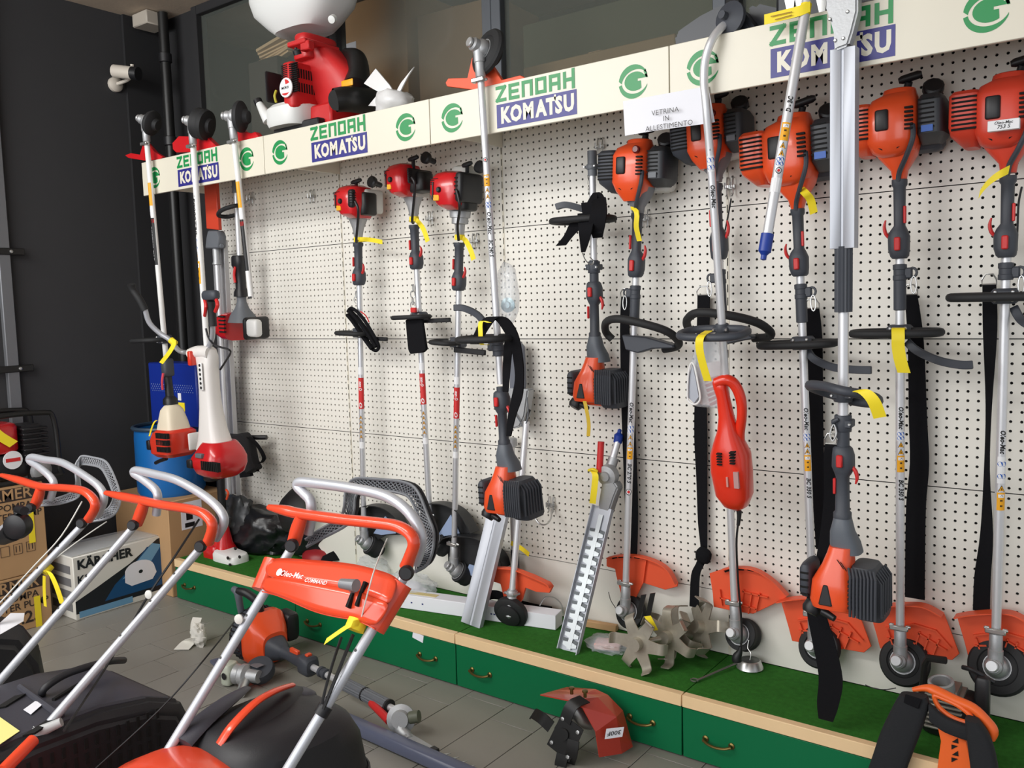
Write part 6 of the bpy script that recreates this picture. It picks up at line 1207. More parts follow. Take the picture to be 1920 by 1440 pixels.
# suction light and steel bowl
C = PZ(1406, 1252, TZ); t = thing('steel_dish', C, 'small shiny steel dish base on the turf beside the plug', 'dish')
link('dish', G().lathe(C, (0, 0, 1), [(.045, 0), (.048, .003), (.038, .028), (.034, .031), (.02, .029), (.008, .034), (.001, .034)], 30), CHROME, t)
link('wire', px_tube([(1406, 1238, -.12), (1408, 1225, -.11), (1402, 1215, -.1), (1404, 1200, -.09)], -.1, .0018, 5, 6), CHROME, t)
A, B = PZ(1382, 1243, TZ+.012), PZ(1306, 1276, TZ+.006)
g = G().tube([A, B], .004, 8); g.tube([B+np.array((.012*math.cos(a)-.008, .012*math.sin(a), 0)) for a in np.linspace(0, 5.5, 10)], .003, 6)
tag(link('steel_hook_rod', g, mat('dull_steel_rod', (140, 140, 134), .4, .8), loc=B), 'thin steel rod with a hooked end lying on the turf by the plug', 'rod')
tag(cord('line', [(1622, 1284, -.05), (1640, 1291, -.05), (1660, 1293, -.06), (1680, 1290, -.06)], -.05, .0016, 'short curved grass line beside the tagged 350 trimmer head'), None, None)
tag(cord('line', [(1141, 1110, -.09), (1145, 1125, -.09), (1153, 1138, -.09), (1160, 1148, -.1)], -.05, .0014, 'short curved grass line left of the 270 trimmer head'), None, None)
# engine block without covers at the right
C = PZ(1775, 1330, TZ); C[1] = -.20; t = thing('bare_engine', (C[0], C[1], TZ), 'bare dark engine block with open round intake behind the orange harness frame', 'engine')
F = Fr((C[0], C[1], TZ))
F.O[0] = PY(1775, 1300, -.2)[0]
link('crankcase', G().pil(F, -.07, .09, -.05, .07, 0, .13, 4, .02), BLKMET, t); g = G(); [g.box(F, -.05, .05, -.06, .05, .03+.014*i, .037+.014*i, .002) for i in range(8)]; g.box(F, -.035, .035, -.045, .04, .02, .15); link('cylinder_fins', g, mat('grey_alloy', (150, 148, 140), .5, .6), t)
link('intake', G().lathe(F.w(-.005, -.03, .13), nz((-.1, -.25, 1)), [(.02, 0), (.036, .01), (.036, .045), (.030, .048), (.026, .045), (.026, .0)], 24), CAST, t)
link('upright_lever', G().pil(F, .075, .115, -.02, .02, .05, .20, 4, .01), BLACK, t); link('bracket_arm', G().tube([F.w(-.07, 0, .08), F.w(-.06, 0, .2), F.w(-.05, -.01, .225), F.w(.0, -.02, .232)], .011, 8), BLKMET, t)
link('spark_lead', G().tube([F.w(.12, .02, .18), F.w(.07, 0, .21), F.w(.04, .01, .21)], .007, 8, sm=3), BLACK, t)
# ================================================================== HARNESS LEANING ON THE PLINTH (right foreground)
t = thing('backpack_harness', PY(1760, 1440, -.5), 'orange harness frame with wide black padded straps leaning over the plinth edge', 'harness')
OH = mat('harness_orange', (240, 104, 40), .42); Yh = -.40
def hp(pts, Y): return [PY(p[0], p[1], Y+(0 if len(p) < 3 else p[2])) for p in pts]
g = G().tube(hp([(1712, 1293), (1735, 1290), (1752, 1294), (1790, 1312), (1825, 1328), (1850, 1352), (1862, 1370), (1858, 1385)], Yh), [.008, .012, .017, .016, .016, .016, .017, .014], 12, sm=4, flat=.8); fr_ = link('top_beam', g, OH, t)
link('grip_opening', G().tube(hp([(1752, 1305), (1760, 1325), (1785, 1345), (1815, 1355), (1822, 1350), (1818, 1340), (1795, 1322), (1765, 1308)], Yh-.01), .007, 8, sm=4, closed=True), OH, t)
g = G().prism(hp([(1758, 1364), (1812, 1390), (1822, 1440), (1828, 1490), (1752, 1490), (1760, 1420), (1764, 1390)], Yh-.02), (0, .012, 0)); bp = link('back_plate', g, OH, t, bev=.002)
g = G()
for i in range(4):
    y = 1384+i*12; g.prism(hp([(1784, y), (1796, y+3), (1784, y+9)] if i % 2 else [(1796, y), (1785, y+7), (1797, y+10)], Yh-.021), (0, -.001, 0))
link('cut_out', g, DARKIN, bp)['kind'] = 'stuff'
PAD = mat('black_padded_fabric', (24, 26, 30), .85, bump=.4, bs=250)
def pad(name, L_, R_, Y, th=.022): # rails of pixels left and right
    n = len(L_); R = []
    for l, r_ in zip(spl([(*p, 0) if len(p) < 3 else p for p in L_], 4), spl([(*p, 0) if len(p) < 3 else p for p in R_], 4)):
        a, b = PY(l[0], l[1], Y+l[2]), PY(r_[0], r_[1], Y+r_[2]); m_ = (a+b)/2; hw = (b-a)/2; N = np.array((0, -1., 0))
        R.append([m_+hw*math.copysign(abs(math.cos(k))**.5, math.cos(k))+N*th*math.copysign(abs(math.sin(k))**.6, math.sin(k)) for k in np.linspace(0, 6.283, 17)[:-1]])
    return link(name, G().rings(R), PAD, t)
pad('shoulder_pad', [(1688, 1300), (1676, 1320), (1652, 1370), (1635, 1420), (1610, 1490)], [(1738, 1306), (1742, 1325), (1728, 1370), (1705, 1430), (1680, 1500)], Yh-.03)
pad('shoulder_pad', [(1810, 1345), (1812, 1370), (1818, 1420), (1826, 1490)], [(1835, 1352), (1855, 1380), (1868, 1420), (1880, 1490)], Yh-.04)
pad('cross_pad', [(1742, 1318), (1775, 1345), (1822, 1362)], [(1744, 1352), (1772, 1372), (1815, 1388)], Yh-.035, .012)
link('velcro_tab', G().prism(hp([(1697, 1302), (1728, 1312), (1722, 1330), (1694, 1318)], Yh-.058), (0, .006, 0)), STRAP, t, bev=.002)
# ================================================================== THINGS ON THE FLOOR
tag(blob('crumpled_tissue', PZ(372, 1190, .05), (.045, .035, .05), .5, mat('tissue_paper', (232, 230, 222), .8), seed=2, fq=2.5, sub=4), 'crumpled white tissue on the grey floor tiles left of the orange engine', 'tissue')
g = G().ribbon([PZ(340, 1218, .004), PZ(356, 1202, .02), PZ(372, 1196, .05)], (.03, .02, 0), (0, 0, .002), 4); tt = [o for o in COL.objects if o.name.startswith('crumpled_tissue')][0]; link('tissue_flap', g, mat('tissue_paper', (232, 230, 222)), tt); g = G().ribbon([PZ(366, 1190, .06), PZ(366, 1172, .09), PZ(370, 1158, .11)], (.022, .01, 0), (0, .002, 0), 4); link('tissue_flap', g, mat('tissue_paper', (232, 230, 222)), tt)
tag(link('torn_label', G().box(Fr(PY(784, 1192, DY+.003), nz((1, 0, -.2)), (0, 1, 0), nz((.2, 0, 1))), -.03, .03, -.001, .001, -.02, .012), SIGNW, loc=PY(784, 1192, DY)), 'torn white label stuck under the wood edge of the plinth', 'label')
# multi-tool engine with hedge cutter
A, B = PZ(536, 1225, .085), PZ(762, 1342, .055); F = axis3(B, A, (0, 0, 1)); F = Fr(A, F.X, F.Y, F.Z)  # Z towards the engine, Y up
t = thing('pole_hedge_trimmer', (PZ(490, 1245, 0)), 'orange engine pole hedge trimmer lying on the floor tiles beneath the mower console', 'hedge trimmer')
Ld = np.linalg.norm(A-B)
link('cone', G().loft(F, [(.0, 0, 0, .02, .02, 2), (.02, 0, 0, .032, .034, 3), (.07, 0, 0, .05, .05, 3), (.10, 0, 0, .06, .06, 3)], 18), DGREY, t)
link('engine_shroud', G().loft(F, [(.08, 0, .01, .06, .06, 3), (.12, 0, .02, .085, .09, 3.5), (.16, 0, .03, .10, .115, 3.8), (.19, 0, .03, .10, .115, 3.8), (.205, 0, .03, .08, .10, 3)], 24), ORANGE, t)
C = F.w(.0, .025, .195); fc = link('fan_cage', G().lathe(C, F.Z, [(.115, 0), (.122, .05), (.10, .085), (.05, .10), (.001, .102)], 28), DGREY, t)
g = G(); [g.tube([C+F.Z*.101+(F.X*math.cos(a)+F.Y*math.sin(a))*.04, C+F.Z*.083+(F.X*math.cos(a)+F.Y*math.sin(a))*.104, C+F.Z*.05+(F.X*math.cos(a)+F.Y*math.sin(a))*.124, C+(F.X*math.cos(a)+F.Y*math.sin(a))*.118], .0035, 5) for a in np.linspace(0, 6.28, 37)[:-1]]; link('cage_rib', g, BLACK, fc)['kind'] = 'stuff'
link('filter_cover', G().pil(F, -.155, -.085, -.02, .11, .12, .22, 4, .015), BLACK, t)
link('fuel_tank', G().pil(F, -.09, .08, -.085, -.03, .11, .25, 4, .015), ORANGE, t)
for s in (-1,): link('louvre', G().box(F, -.02, .03, .118, .1205, .14, .145).box(F, -.02, .03, .118, .121, .155, .16), DARKIN, t)
PL = [PZ(479, 1172, .22), PZ(452, 1150, .26), PZ(446, 1125, .31), PZ(440, 1110, .33)]
yl = -.70
link('loop_stem', G().tube([PY(468, 1180, yl+.04), PY(456, 1158, yl), PY(450, 1135, yl-.02), PY(446, 1112, yl-.03), PY(438, 1104, yl-.03)], [.02, .016, .015, .017, .014], 12, sm=4), mat('blue_grey_cone', (92, 98, 106)), t)
link('hand_loop', G().tube([PY(446, 1108, yl-.03), PY(462, 1112, yl-.02), PY(482, 1128, yl), PY(490, 1150, yl+.02), PY(492, 1170, yl+.04)], [.016, .018, .018, .015, .013], 12, sm=4), BLACK, t)
link('grip', G().loft(F, [(-.20, 0, 0, .03, .03, 3), (-.19, 0, .0, .036, .042, 3), (-.14, 0, 0, .036, .042, 3), (-.12, 0, 0, .024, .026, 2.6), (-.02, 0, 0, .021, .022, 2.4), (.01, 0, 0, .026, .028, 2.4)], 18), DGREY, t)
link('trigger', G().box(F, -.008, .008, .018, .040, -.10, -.04, .003), mat('orange_trigger', (226, 80, 40)), t); link('stop_switch', G().box(F, -.012, .012, .04, .05, -.18, -.16, .002), mat('orange_trigger', (226, 80, 40)), t)
link('shaft', G().tube([F.w(0, 0, 0), F.w(0, 0, -Ld+.0)], .0135, 14), ALU, t)
link('clamp', G().lathe(F.w(0, 0, -.30), F.Z, [(.014, 0), (.022, .003), (.022, .015), (.018, .017), (.018, .03), (.022, .032), (.022, .045), (.014, .048)], 16), DGREY, t)
la = lambda x, y: -np.linalg.norm(PZ(x, y, .07)-A); h0, h1 = la(724, 1322), la(640, 1282); g = G(); n = 32
g.rings([[F.w((.026 if k % 2 else .0235)*math.cos(6.283*k/n), (.026 if k % 2 else .0235)*math.sin(6.283*k/n), h) for k in range(n)] for h in (h0, h1)]); link('ribbed_grip', g, MGREY, t)
link('rubber_band', G().lathe(F.w(0, 0, (h0+h1)/2), F.Z, [(.0265, 0), (.0275, .001), (.0275, .006), (.0265, .007)], 24), BLACK, t); link('end_ring', G().lathe(F.w(0, 0, h0-.004), F.Z, [(.020, 0), (.028, .001), (.028, .01), (.02, .011)], 24), BLACK, t)
link('red_lever', G().tube([PZ(697, 1318, .055), PZ(730, 1352, .05)], .015, 12), RLAB, t)
C = PZ(752, 1348, .07); g = G().lathe(C, nz((.5, -.75, .25)), [(.001, -.028), (.03, -.028), (.034, -.01), (.052, -.005), (.052, .005), (.034, .01), (.03, .03), (.001, .03)], 24); link('gear_hub', g, CAST, t)
link('adjust_knob', G().lathe(C, nz((.85, .4, .2)), [(.016, .03), (.022, .035), (.022, .07), (.001, .072)], 14), mat('olive_knob', (92, 96, 80), .5), t)
link('gear_arm', G().tube([C, PZ(752, 1368, .04), PZ(766, 1382, .03), PZ(768, 1390, .03)], [.028, .024, .018, .018], 10, sm=3), CAST, t)
A2, B2 = PZ(762, 1380, .035), PZ(816, 1412, .03); link('blade_guide', G().box(axis3(A2, B2, (0, 0, 1)), -.014, .014, -.010, .010, 0, np.linalg.norm(A2-B2), .003), CAST, t)
link('guide_tip', G().box(axis3(B2-nz(B2-A2)*.025, B2, (0, 0, 1)), -.017, .017, -.013, .013, 0, .03, .003), BLACK, t)
D2 = PZ(930, 1470, .03); Fb = axis3(B2, D2, (0, 0, 1)); g = G().box(Fb, -.006, .006, -.002, .002, 0, np.linalg.norm(D2-B2)); 
for i in range(8):
    h = .02+.04*i
    for s_ in (-1, 1): g.prism([Fb.w(s_*.005, 0, h), Fb.w(s_*.034, .0, h+.022), Fb.w(s_*.005, 0, h+.018)], Fb.Y*.002)
link('toothed_blade', g, CHROME, t)['kind'] = 'stuff'
# blue-grey scabbard tube
A, B = PZ(620, 1338, .03), PZ(875, 1450, .03); Ft = axis3(A, B, (0, 0, 1)); L = np.linalg.norm(B-A)+.15
tag(link('blade_scabbard', G().prism([Ft.w(a, b, 0) for a, b in ((-.028, -.022), (.028, -.022), (.030, .0), (.022, .02), (-.022, .02), (-.030, 0))], Ft.Z*L), mat('blue_grey_scabbard', (92, 98, 120), .35), loc=A, bev=.004), 'long blue-grey plastic blade scabbard lying on the floor below the hedge trimmer', 'scabbard')
# pole saw attachment on the floor
C = PZ(455, 1265, .05); t = thing('saw_attachment', PZ(455, 1275, 0), 'chainsaw pole attachment with translucent cap lying on the floor beside the orange engine', 'pole saw')
F = Fr(C, nz((.8, .25, 0)), nz((-.25, .8, 0)))
A, B = PZ(388, 1218, .03), PZ(432, 1258, .03); link('bar_scabbard', G().box(axis3(B, A, (0, 0, 1)), -.035, .035, -.008, .008, -.04, .16, .004), mat('blue_grey_scabbard', (92, 98, 120)), t)
link('oil_tank', G().pil(F, -.09, -.04, -.035, .035, -.045, .045, 4, .01), mat('translucent_tank', (190, 196, 180), .3), t); link('filler_hole', G().lathe(F.w(-.065, -.036, -.0), (0, -1, 0), [(.014, 0), (.014, .003), (.001, .003)], 14), BLACK, t)
link('gear_case', G().lathe(F.w(-.04, 0, 0), F.X, [(.03, 0), (.042, .01), (.036, .03), (.045, .04), (.045, .06), (.028, .07), (.026, .12)], 18), CAST, t)
link('shaft_stub', G().tube([F.w(.02, 0, -.01), F.w(.06, -.10, -.03)], .02, 14), CHROME, t); link('sprocket_cover', G().lathe(F.w(.05, .05, .005), nz((.3, -.4, .8)), [(.058, -.02), (.06, 0), (.055, .02), (.03, .026), (.001, .026)], 24), DGREY, t)
link('sticker', G().box(Fr(F.w(.05, .03, .034)), -.025, .025, -.018, .018, -.001, .001), MGREY, t)
# red tiller attachment
t = thing('tiller_attachment', PZ(1110, 1405, 0), 'small tiller attachment with faceted red guard lying on the floor before the plinth', 'tiller')
REDG = mat('tiller_guard_red', (176, 52, 36), .35, coat=.3); 
# faceted guard: two parallel profiles joined (left rim and right rim)
Lf = [PZ(1015, 1298, .31), PZ(1052, 1330, .27)]
yA, yB = -.68, -.50
prof_f = [(1016, 1302), (1068, 1304), (1090, 1322), (1105, 1348), (1124, 1408)]
prof_b = [(1062, 1290), (1118, 1294), (1166, 1310), (1168, 1330), (1190, 1400)]
front = [PY(*p, -.60) for p in [(1013, 1302), (1067, 1313), (1092, 1326), (1117, 1372), (1124, 1420)]]
back = [PY(*p, -.45) for p in [(1063, 1288), (1117, 1292), (1140, 1303), (1168, 1332), (1187, 1400)]]
mid_ = [(a*.45+b*.55)+np.array(o) for a, b, o in zip(front, back, ((0, 0, 0), (0, 0, .0), (.004, 0, .012), (.022, 0, .016), (.014, 0, -.004)))]
for p in front+back+mid_: p[2] = max(p[2], .004)
g = G(); V = front+mid_+back; g.add(V, [(5*r_+i, 5*r_+i+1, 5*r_+6+i, 5*r_+5+i) for r_ in (0, 1) for i in range(4)])
go = link('guard', g, REDG, t, flat=True); md = go.modifiers.new('s', 'SOLIDIFY'); md.thickness = .004
sv = [PY(*p, -.50) for p in ((1190, 1412), (1184, 1372))]
mid = PY(1150, 1360, -.60); g = G(); g.text('300F', lambda a, b: PY(1152, 1372, -.56)-nz(np.array((.75, .62, .12)))*a*1.0-np.array((.08, 0, 1.))*b*.9+np.array((.004, -.006, 0)), .024, .01, .1)
P = PY(1152, 1372, -.56); X_ = nz(np.array((.75, .62, .12))); U_ = np.array((.08, 0, 1.)); g2 = G().prism([P+X_*a+U_*b+np.array((.002, -.004, 0)) for a, b in ((-.032, -.018), (.028, -.02), (.032, .014), (-.028, .018))], (.0008, -.0008, 0)); st = link('sticker', g2, SIGNW, go); link('lettering', g, INK, go, flat=True)
g = G()
for x, y in ((1072, 1296), (1097, 1302)): p = PY(x, y, -.56); g.lathe(p, (0, 0, 1), [(.006, -.01), (.006, .006), (.010, .008), (.010, .014), (.001, .015)], 8)
link('guard_bolt', g, BRASS, t)['kind'] = 'stuff'
Cg = PZ(1075, 1340, .15); link('gear_tube', G().tube([PY(1070, 1322, -.58), PY(1088, 1345, -.56), PY(1108, 1352, -.52)], [.030, .032, .03], 16, sm=2), CHROME, t)
C = PY(1058, 1376, -.64); ax = nz((.12, -.95, .25))
g = G().lathe(C-ax*.02, ax, [(.04, 0), (.04, .02), (.02, .024), (.02, .032), (.001, .032)], 20); link('hub', g, BLKMET, t)
X_ = nz(np.array((1., 0, -.25))-ax*(np.array((1., 0, -.25))@ax)); U_ = nz(np.cross(X_, ax)*-1); U_ = U_ if U_[2] > 0 else -U_
g = G().prism([C+X_*a+U_*b for a, b in ((-.045, -.06), (.05, -.075), (.06, .045), (-.03, .06))], ax*.004); tp_ = link('tine_plate', g, BLKMET, t)
for (a0, b0, pts) in ((0, 0, [(-.05, .0), (-.09, .01), (-.135, .0), (-.14, -.005)]), (0, 0, [(.02, -.06), (.03, -.11), (.055, -.145)]), (0, 0, [(-.01, .04), (-.005, .10), (.02, .13)]), (0, 0, [(.04, .0), (.05, -.05), (.04, -.09)])):
    P = [C+X_*a+U_*b+ax*(.006-.03*(i > 1)) for i, (a, b) in enumerate(pts)]; link('tine', G().ribbon(P, [nz(np.cross(P[1]-P[0], ax))*.021]*len(P), ax*.005, 3), BLKMET, t)
g = G(); [g.lathe(C+X_*a+U_*b+ax*.004, ax, [(.007, 0), (.007, .005), (.001, .006)], 6) for a, b in ((-.03, -.045), (.04, -.06), (.045, .03), (-.02, .045))]; link('bolt', g, CHROME, tp_)['kind'] = 'stuff'
# ================================================================== LAWN MOWERS (left foreground)
MORG = mat('mower_orange_red', (236, 78, 46), .26, coat=.5)
MBLK = mat('mower_black_plastic', (34, 34, 38), .5, bump=.15, bs=300)
MTOP = mat('mower_grey_black_plastic', (62, 62, 70), .45, bump=.15, bs=300)
SILV = mat('silver_handle_paint', (196, 199, 206), .33, .3)
CAB = mat('black_cable', (22, 22, 24), .5)
def wheel(t, C, r=.09, w=.045):
    C = np.array(C, float); wl = link('wheel', G().lathe(C-np.array((w/2, 0, 0)), (1, 0, 0), [(.02, 0), (r*.9, 0), (r, .008), (r, w-.008), (r*.9, w), (.02, w)], 28), RUBBER, t)
    link('hub_cap', G().lathe(C+np.array((w/2, 0, 0)), (1, 0, 0), [(r*.6, 0), (r*.55, .006), (.001, .01)], 20), MTOP, wl)
def lattice(t, outer, inner, Yf, m, mback=None):
    O_, I_ = [], []
    n = len(outer)
    for i, (a, b) in enumerate(zip(outer, inner)): Y = Yf(i/(n-1)); O_.append(PY(*a, Y)); I_.append(PY(*b, Y))
    O_, I_ = spl(O_, 5), spl(I_, 5)
    g = G().tube(O_, .0045, 6).tube(I_, .0045, 6)
    n = len(O_)
    for i in range(0, n-3, 1):
        for s_ in (0, 1): 
            A = O_[i] if s_ else I_[i]; B = I_[i+3] if s_ else O_[i+3]; g.tube([A, B], .0018, 4)
    lt = link('safety_bail', g, m, t)
    if mback:
        g = G(); d = np.array((0, .014, 0)); g.rings([[O_[i]+d, I_[i]+d, I_[i]+d*1.4, O_[i]+d*1.4] for i in range(n)]); link('bail_backing', g, mback, lt)
def mower(label, J, J2, L_, R_, bail, bar, stems, loc, Yb_, D=(-.196, -.587, -.786), r=.0125, rb=.014):
    """J, J2: handle joints; L_, R_: lower ends of the two poles"""
    t = thing('lawn_mower', loc, label, 'lawn mower', 'electric lawn mowers in a row')
    for A, B in ((J, L_), (J2, R_)):
        p = link('handle_pole', G().tube([A+(A-B)*.0, B], r, 14), SILV, t); g = G(); d = nz(B-A)
        for k in (.12, .22, .34): C = A+d*k+np.array((0, -r*.7, r*.6)); g.lathe(C, (.2, -.7, .7), [(.004, 0), (.004, .0015), (.001, .0015)], 8)
        link('pole_hole', g, INK, p)['kind'] = 'stuff'
    link('start_bail', G().tube([PY(*p, Yb_) for p in bail], rb, 14, sm=5), SILV, t)
    g = G().tube([PY(*p, Yb_-.04) for p in bar], [.010]+[.017]*(len(bar)-2)+[.019], 12, sm=5, flat=.85); hb = link('handlebar', g, MORG, t)
    link('handle_stem', G().tube([PY(*p, Yb_-.04) for p in stems], [.017, .02, .019], 12, sm=4), MORG, hb)
    for A in (J, J2): link('pivot_knob', G().lathe(A+np.array((.012, -.018, 0)), (.5, -.8, .1), [(.018, 0), (.018, .012), (.014, .018), (.001, .018)], 16), BLACK, t)
    return t
# ---- right one with the console
J = PY(553, 1018, -1.485); J2 = PY(766, 1068, -1.485)
PLN = Fr(J, (1, 0, 0), nz(np.cross(nz((.196, .587, .786)), (1, 0, 0))), nz(np.cross((1, 0, 0), nz(np.cross(nz((.196, .587, .786)), (1, 0, 0))))))
if PLN.Z[2] < 0: PLN.Z = -PLN.Z
if PLN.Y[1] < 0: PLN.Y = -PLN.Y
pp_ = lambda x, y, v=0: PLN.px(x, y, v)
t = mower('lawn mower with the orange console between its silver poles, rightmost of the three', J, J2, pp_(270, 1482), pp_(505, 1500),
    [(578, 1000), (583, 972), (582, 940), (570, 925), (558, 912), (563, 904), (600, 907), (663, 916), (723, 930), (762, 956), (785, 990), (789, 1022), (778, 1056)],
    [(505, 951), (535, 957), (562, 963), (642, 974), (700, 980), (743, 986), (768, 1000), (776, 1020), (768, 1045), (762, 1062)], [(566, 968), (558, 992), (551, 1018)], (2.42, -1.9, 0), -1.44)
def lf(a, b): return lambda s: a+(b-a)*math.sin(math.pi*s)
lattice(t, [(572, 1012), (600, 993), (640, 967), (647, 927), (653, 909), (669, 897), (712, 899), (756, 904), (782, 920), (803, 970), (813, 999), (811, 1033), (800, 1059), (778, 1072)], [(574, 1026), (605, 1009), (650, 984), (663, 960), (666, 933), (679, 918), (712, 919), (748, 924), (769, 935), (787, 975), (795, 1008), (796, 1032), (788, 1048), (770, 1056)], lf(-1.44, -1.28), mat('lattice_grey', (112, 116, 122), .5), MBLK)
# console: sleeves round the poles and a moulded panel between
for a, b in (((515, 1052), (492, 1108)), ((752, 1092), (700, 1178))):
    A, B = pp_(*a), pp_(*b); link('console_sleeve', G().tube([A, B], .030, 14), MORG, t)
R0 = [(500, 1052), (520, 1045), (560, 1048), (620, 1052), (665, 1057), (700, 1066), (735, 1076), (748, 1088)]
R1 = [(494, 1080), (525, 1085), (565, 1090), (620, 1098), (665, 1106), (695, 1118), (722, 1128), (734, 1134)]
R2 = [(490, 1108), (512, 1112), (545, 1125), (585, 1145), (625, 1155), (655, 1159), (680, 1165), (706, 1180)]
rows = []
for rw, v in ((R0, -.018), (R0, -.034), (R1, -.048), (R2, -.034), (R2, -.018)): rows.append([pp_(x, y, v*(1 if 0 < i < 7 else .7)) for i, (x, y) in enumerate(rw)])
g = G(); n = 8
for j in range(4): g.add(rows[j]+rows[j+1], [(i, i+1, n+i+1, n+i) for i in range(n-1)])
bmn = link('console', g, MORG, t); md = bmn.modifiers.new('s', 'SUBSURF'); md.levels = md.render_levels = 2; m2 = bmn.modifiers.new('t', 'SOLIDIFY'); m2.thickness = .003
def onp(x, y, e): return pp_(x, y, -.0515-e)
X_ = nz(pp_(640, 1090)-pp_(560, 1078)); U_ = nz(PLN.Z-X_*(PLN.Z@X_))
O1 = onp(546, 1079, .001); g = G(); g.text('Oleo-Mac', lambda a, b: O1+X_*a+U_*(b+.002), .021, .012, .15); O2 = onp(592, 1089, .001); g.text('COMMAND', lambda a, b: O2+X_*a+U_*(b-.002), .015, .004, .2, 'CENTER')
g.lathe(onp(524, 1073, .0), -PLN.Y, [(.009, 0), (.010, .001), (.001, .001)], 14); link('lettering', g, WPAINT, bmn, flat=True)
g = G().box(Fr(onp(660, 1116, 0), X_, PLN.Y, U_), -.004, .004, -.004, .01, -.03, .03); g.box(Fr(onp(676, 1113, 0), X_, PLN.Y, U_), -.004, .004, -.002, .01, -.03, .03); link('lever_slot', g, DARKIN, bmn)
g = G().tube([onp(662, 1108, 0), onp(655, 1098, .03)], .008, 8); g.tube([onp(640, 1094, .045), onp(668, 1098, .045)], [.012, .015], 14); link('throttle_lever', g, mat('grey_lever', (140, 142, 146), .35, .3), bmn)
# price tag and cables on the right pole
ytag(t, [pp_(676, 1168, -.03), pp_(660, 1170, -.05), pp_(640, 1182, -.05), pp_(610, 1203, -.05)], PLN.Z*.008); link('tag_wrap', G().tube([pp_(672, 1162, -.02), pp_(664, 1182, -.02)], .024, 14), YELLOW, t)
link('cable', G().tube([pp_(662, 1190, -.01), pp_(640, 1245, -.02), pp_(622, 1290, -.02), pp_(606, 1330, -.012)], .0042, 6, sm=4), CAB, t); link('cable', G().tube([pp_(640, 1195, -.01), pp_(625, 1240, -.02), pp_(612, 1285, -.02), pp_(600, 1335, -.012)], .0035, 6, sm=4), CAB, t)
link('cable', G().tube([PY(444, 1160, -1.5), pp_(380, 1240, -.02), pp_(300, 1330, -.02), pp_(180, 1440, -.02)], .0022, 6, sm=4), CAB, t)
link('cable', G().tube([pp_(726, 1010, .08), pp_(705, 1060, -.05), pp_(690, 1110, -.07), pp_(676, 1165, -.03)], .0018, 6, sm=4), mat('pale_wire', (214, 214, 208), .5), t)
A = pp_(606, 1332); d = nz(pp_(505, 1500)-J2); link('cable_clip', G().tube([A-d*.012, A+d*.012], .0175, 14), BLACK, t)
link('cable_eye', G().lathe(pp_(450, 1160, -.02), (.3, -.9, .1), [(.010, 0), (.013, .003), (.013, .007), (.008, .009)], 12), mat('pale_wire', (214, 214, 208)), t)
# grass box
F3 = Fr((2.42, -1.60, 0), nz((.99, -.10, 0)), nz((.10, .99, 0)))
g = G().loft(F3, [(.10, 0, 0, .145, .19, 3.2), (.13, 0, 0, .16, .205, 3.2), (.30, 0, 0, .168, .225, 3.2), (.40, 0, -.005, .166, .215, 3), (.455, 0, -.01, .165, .19, 2.8), (.485, 0, -.015, .14, .155, 2.6), (.495, 0, -.02, .10, .11, 2.4)], 36); gb = link('grass_box', g, MBLK, t)
link('box_seam', G().tube([F3.w(.170*math.copysign(abs(math.cos(a))**.625, math.cos(a)), .227*math.copysign(abs(math.sin(a))**.625, math.sin(a)), .30) for a in np.linspace(0, 6.283, 41)[:-1]], .006, 6, closed=True), MBLK, gb)
tp3 = lambda x, y, z: PZ(x, y, z)
def skin(g, rails, zs): # surface through several pixel rails
    rows = [[PZ(*p, z if not hasattr(z, '__len__') else z[i]) for i, p in enumerate(rl)] for rl, z in zip(rails, zs)]; n = len(rows[0])
    for j in range(len(rows)-1): g.add(rows[j]+rows[j+1], [(i, i+1, n+i+1, n+i) for i in range(n-1)])
    return g
link('top_panel', G().tube([PZ(340, 1392, .47), PZ(380, 1352, .495), PZ(430, 1312, .505), PZ(462, 1290, .50)], [.04, .035, .028, .015], 12, sm=4, flat=.35, up=(0, 0, 1)), MTOP, gb)
link('recess', G().tube([PZ(432, 1402, .465), PZ(478, 1352, .485), PZ(522, 1318, .49), PZ(556, 1296, .48)], [.05, .055, .05, .035], 14, sm=4, flat=.45, up=(0, 0, 1)), MBLK, gb)
link('box_handle', G().tube([PZ(411, 1396, .48), PZ(436, 1360, .515), PZ(478, 1318, .54), PZ(515, 1296, .54), PZ(546, 1285, .52)], [.015, .016, .016, .015, .014], 12, sm=5, flat=.5, up=(0, 0, 1)), MORG, gb)
link('recess_end', G().loft(Fr(PZ(566, 1302, .48)), [(-.02, 0, 0, .045, .035, 3), (.004, 0, 0, .04, .03, 3), (.012, 0, 0, .028, .02, 3)], 18), MTOP, gb)
# deck
g = G().loft(Fr((2.35, -2.13, 0), (.99, -.10, 0), (.10, .99, 0)), [(.07, .02, 0, .23, .36, 4), (.18, .02, 0, .23, .36, 4), (.24, .02, .03, .21, .33, 3.6), (.33, .02, .10, .18, .26, 3.4), (.42, .03, .20, .16, .16, 3.2), (.455, .03, .24, .145, .115, 3), (.468, .03, .25, .11, .085, 2.6)], 36); dk = link('deck_cover', g, MORG, t)
for s_ in (): link('cover_ridge', G().tube([F3.w(-.04+s_*.09, -.21, .476), F3.w(-.05+s_*.10, -.35, .478), F3.w(-.06+s_*.11, -.50, .474), F3.w(-.07+s_*.12, -.64, .45)], .014, 10, sm=3), MORG, dk)
for x, y in ((2.08, -2.5), (2.58, -2.55), (2.14, -2.02), (2.66, -2.07)): wheel(t, (x, y, .09))
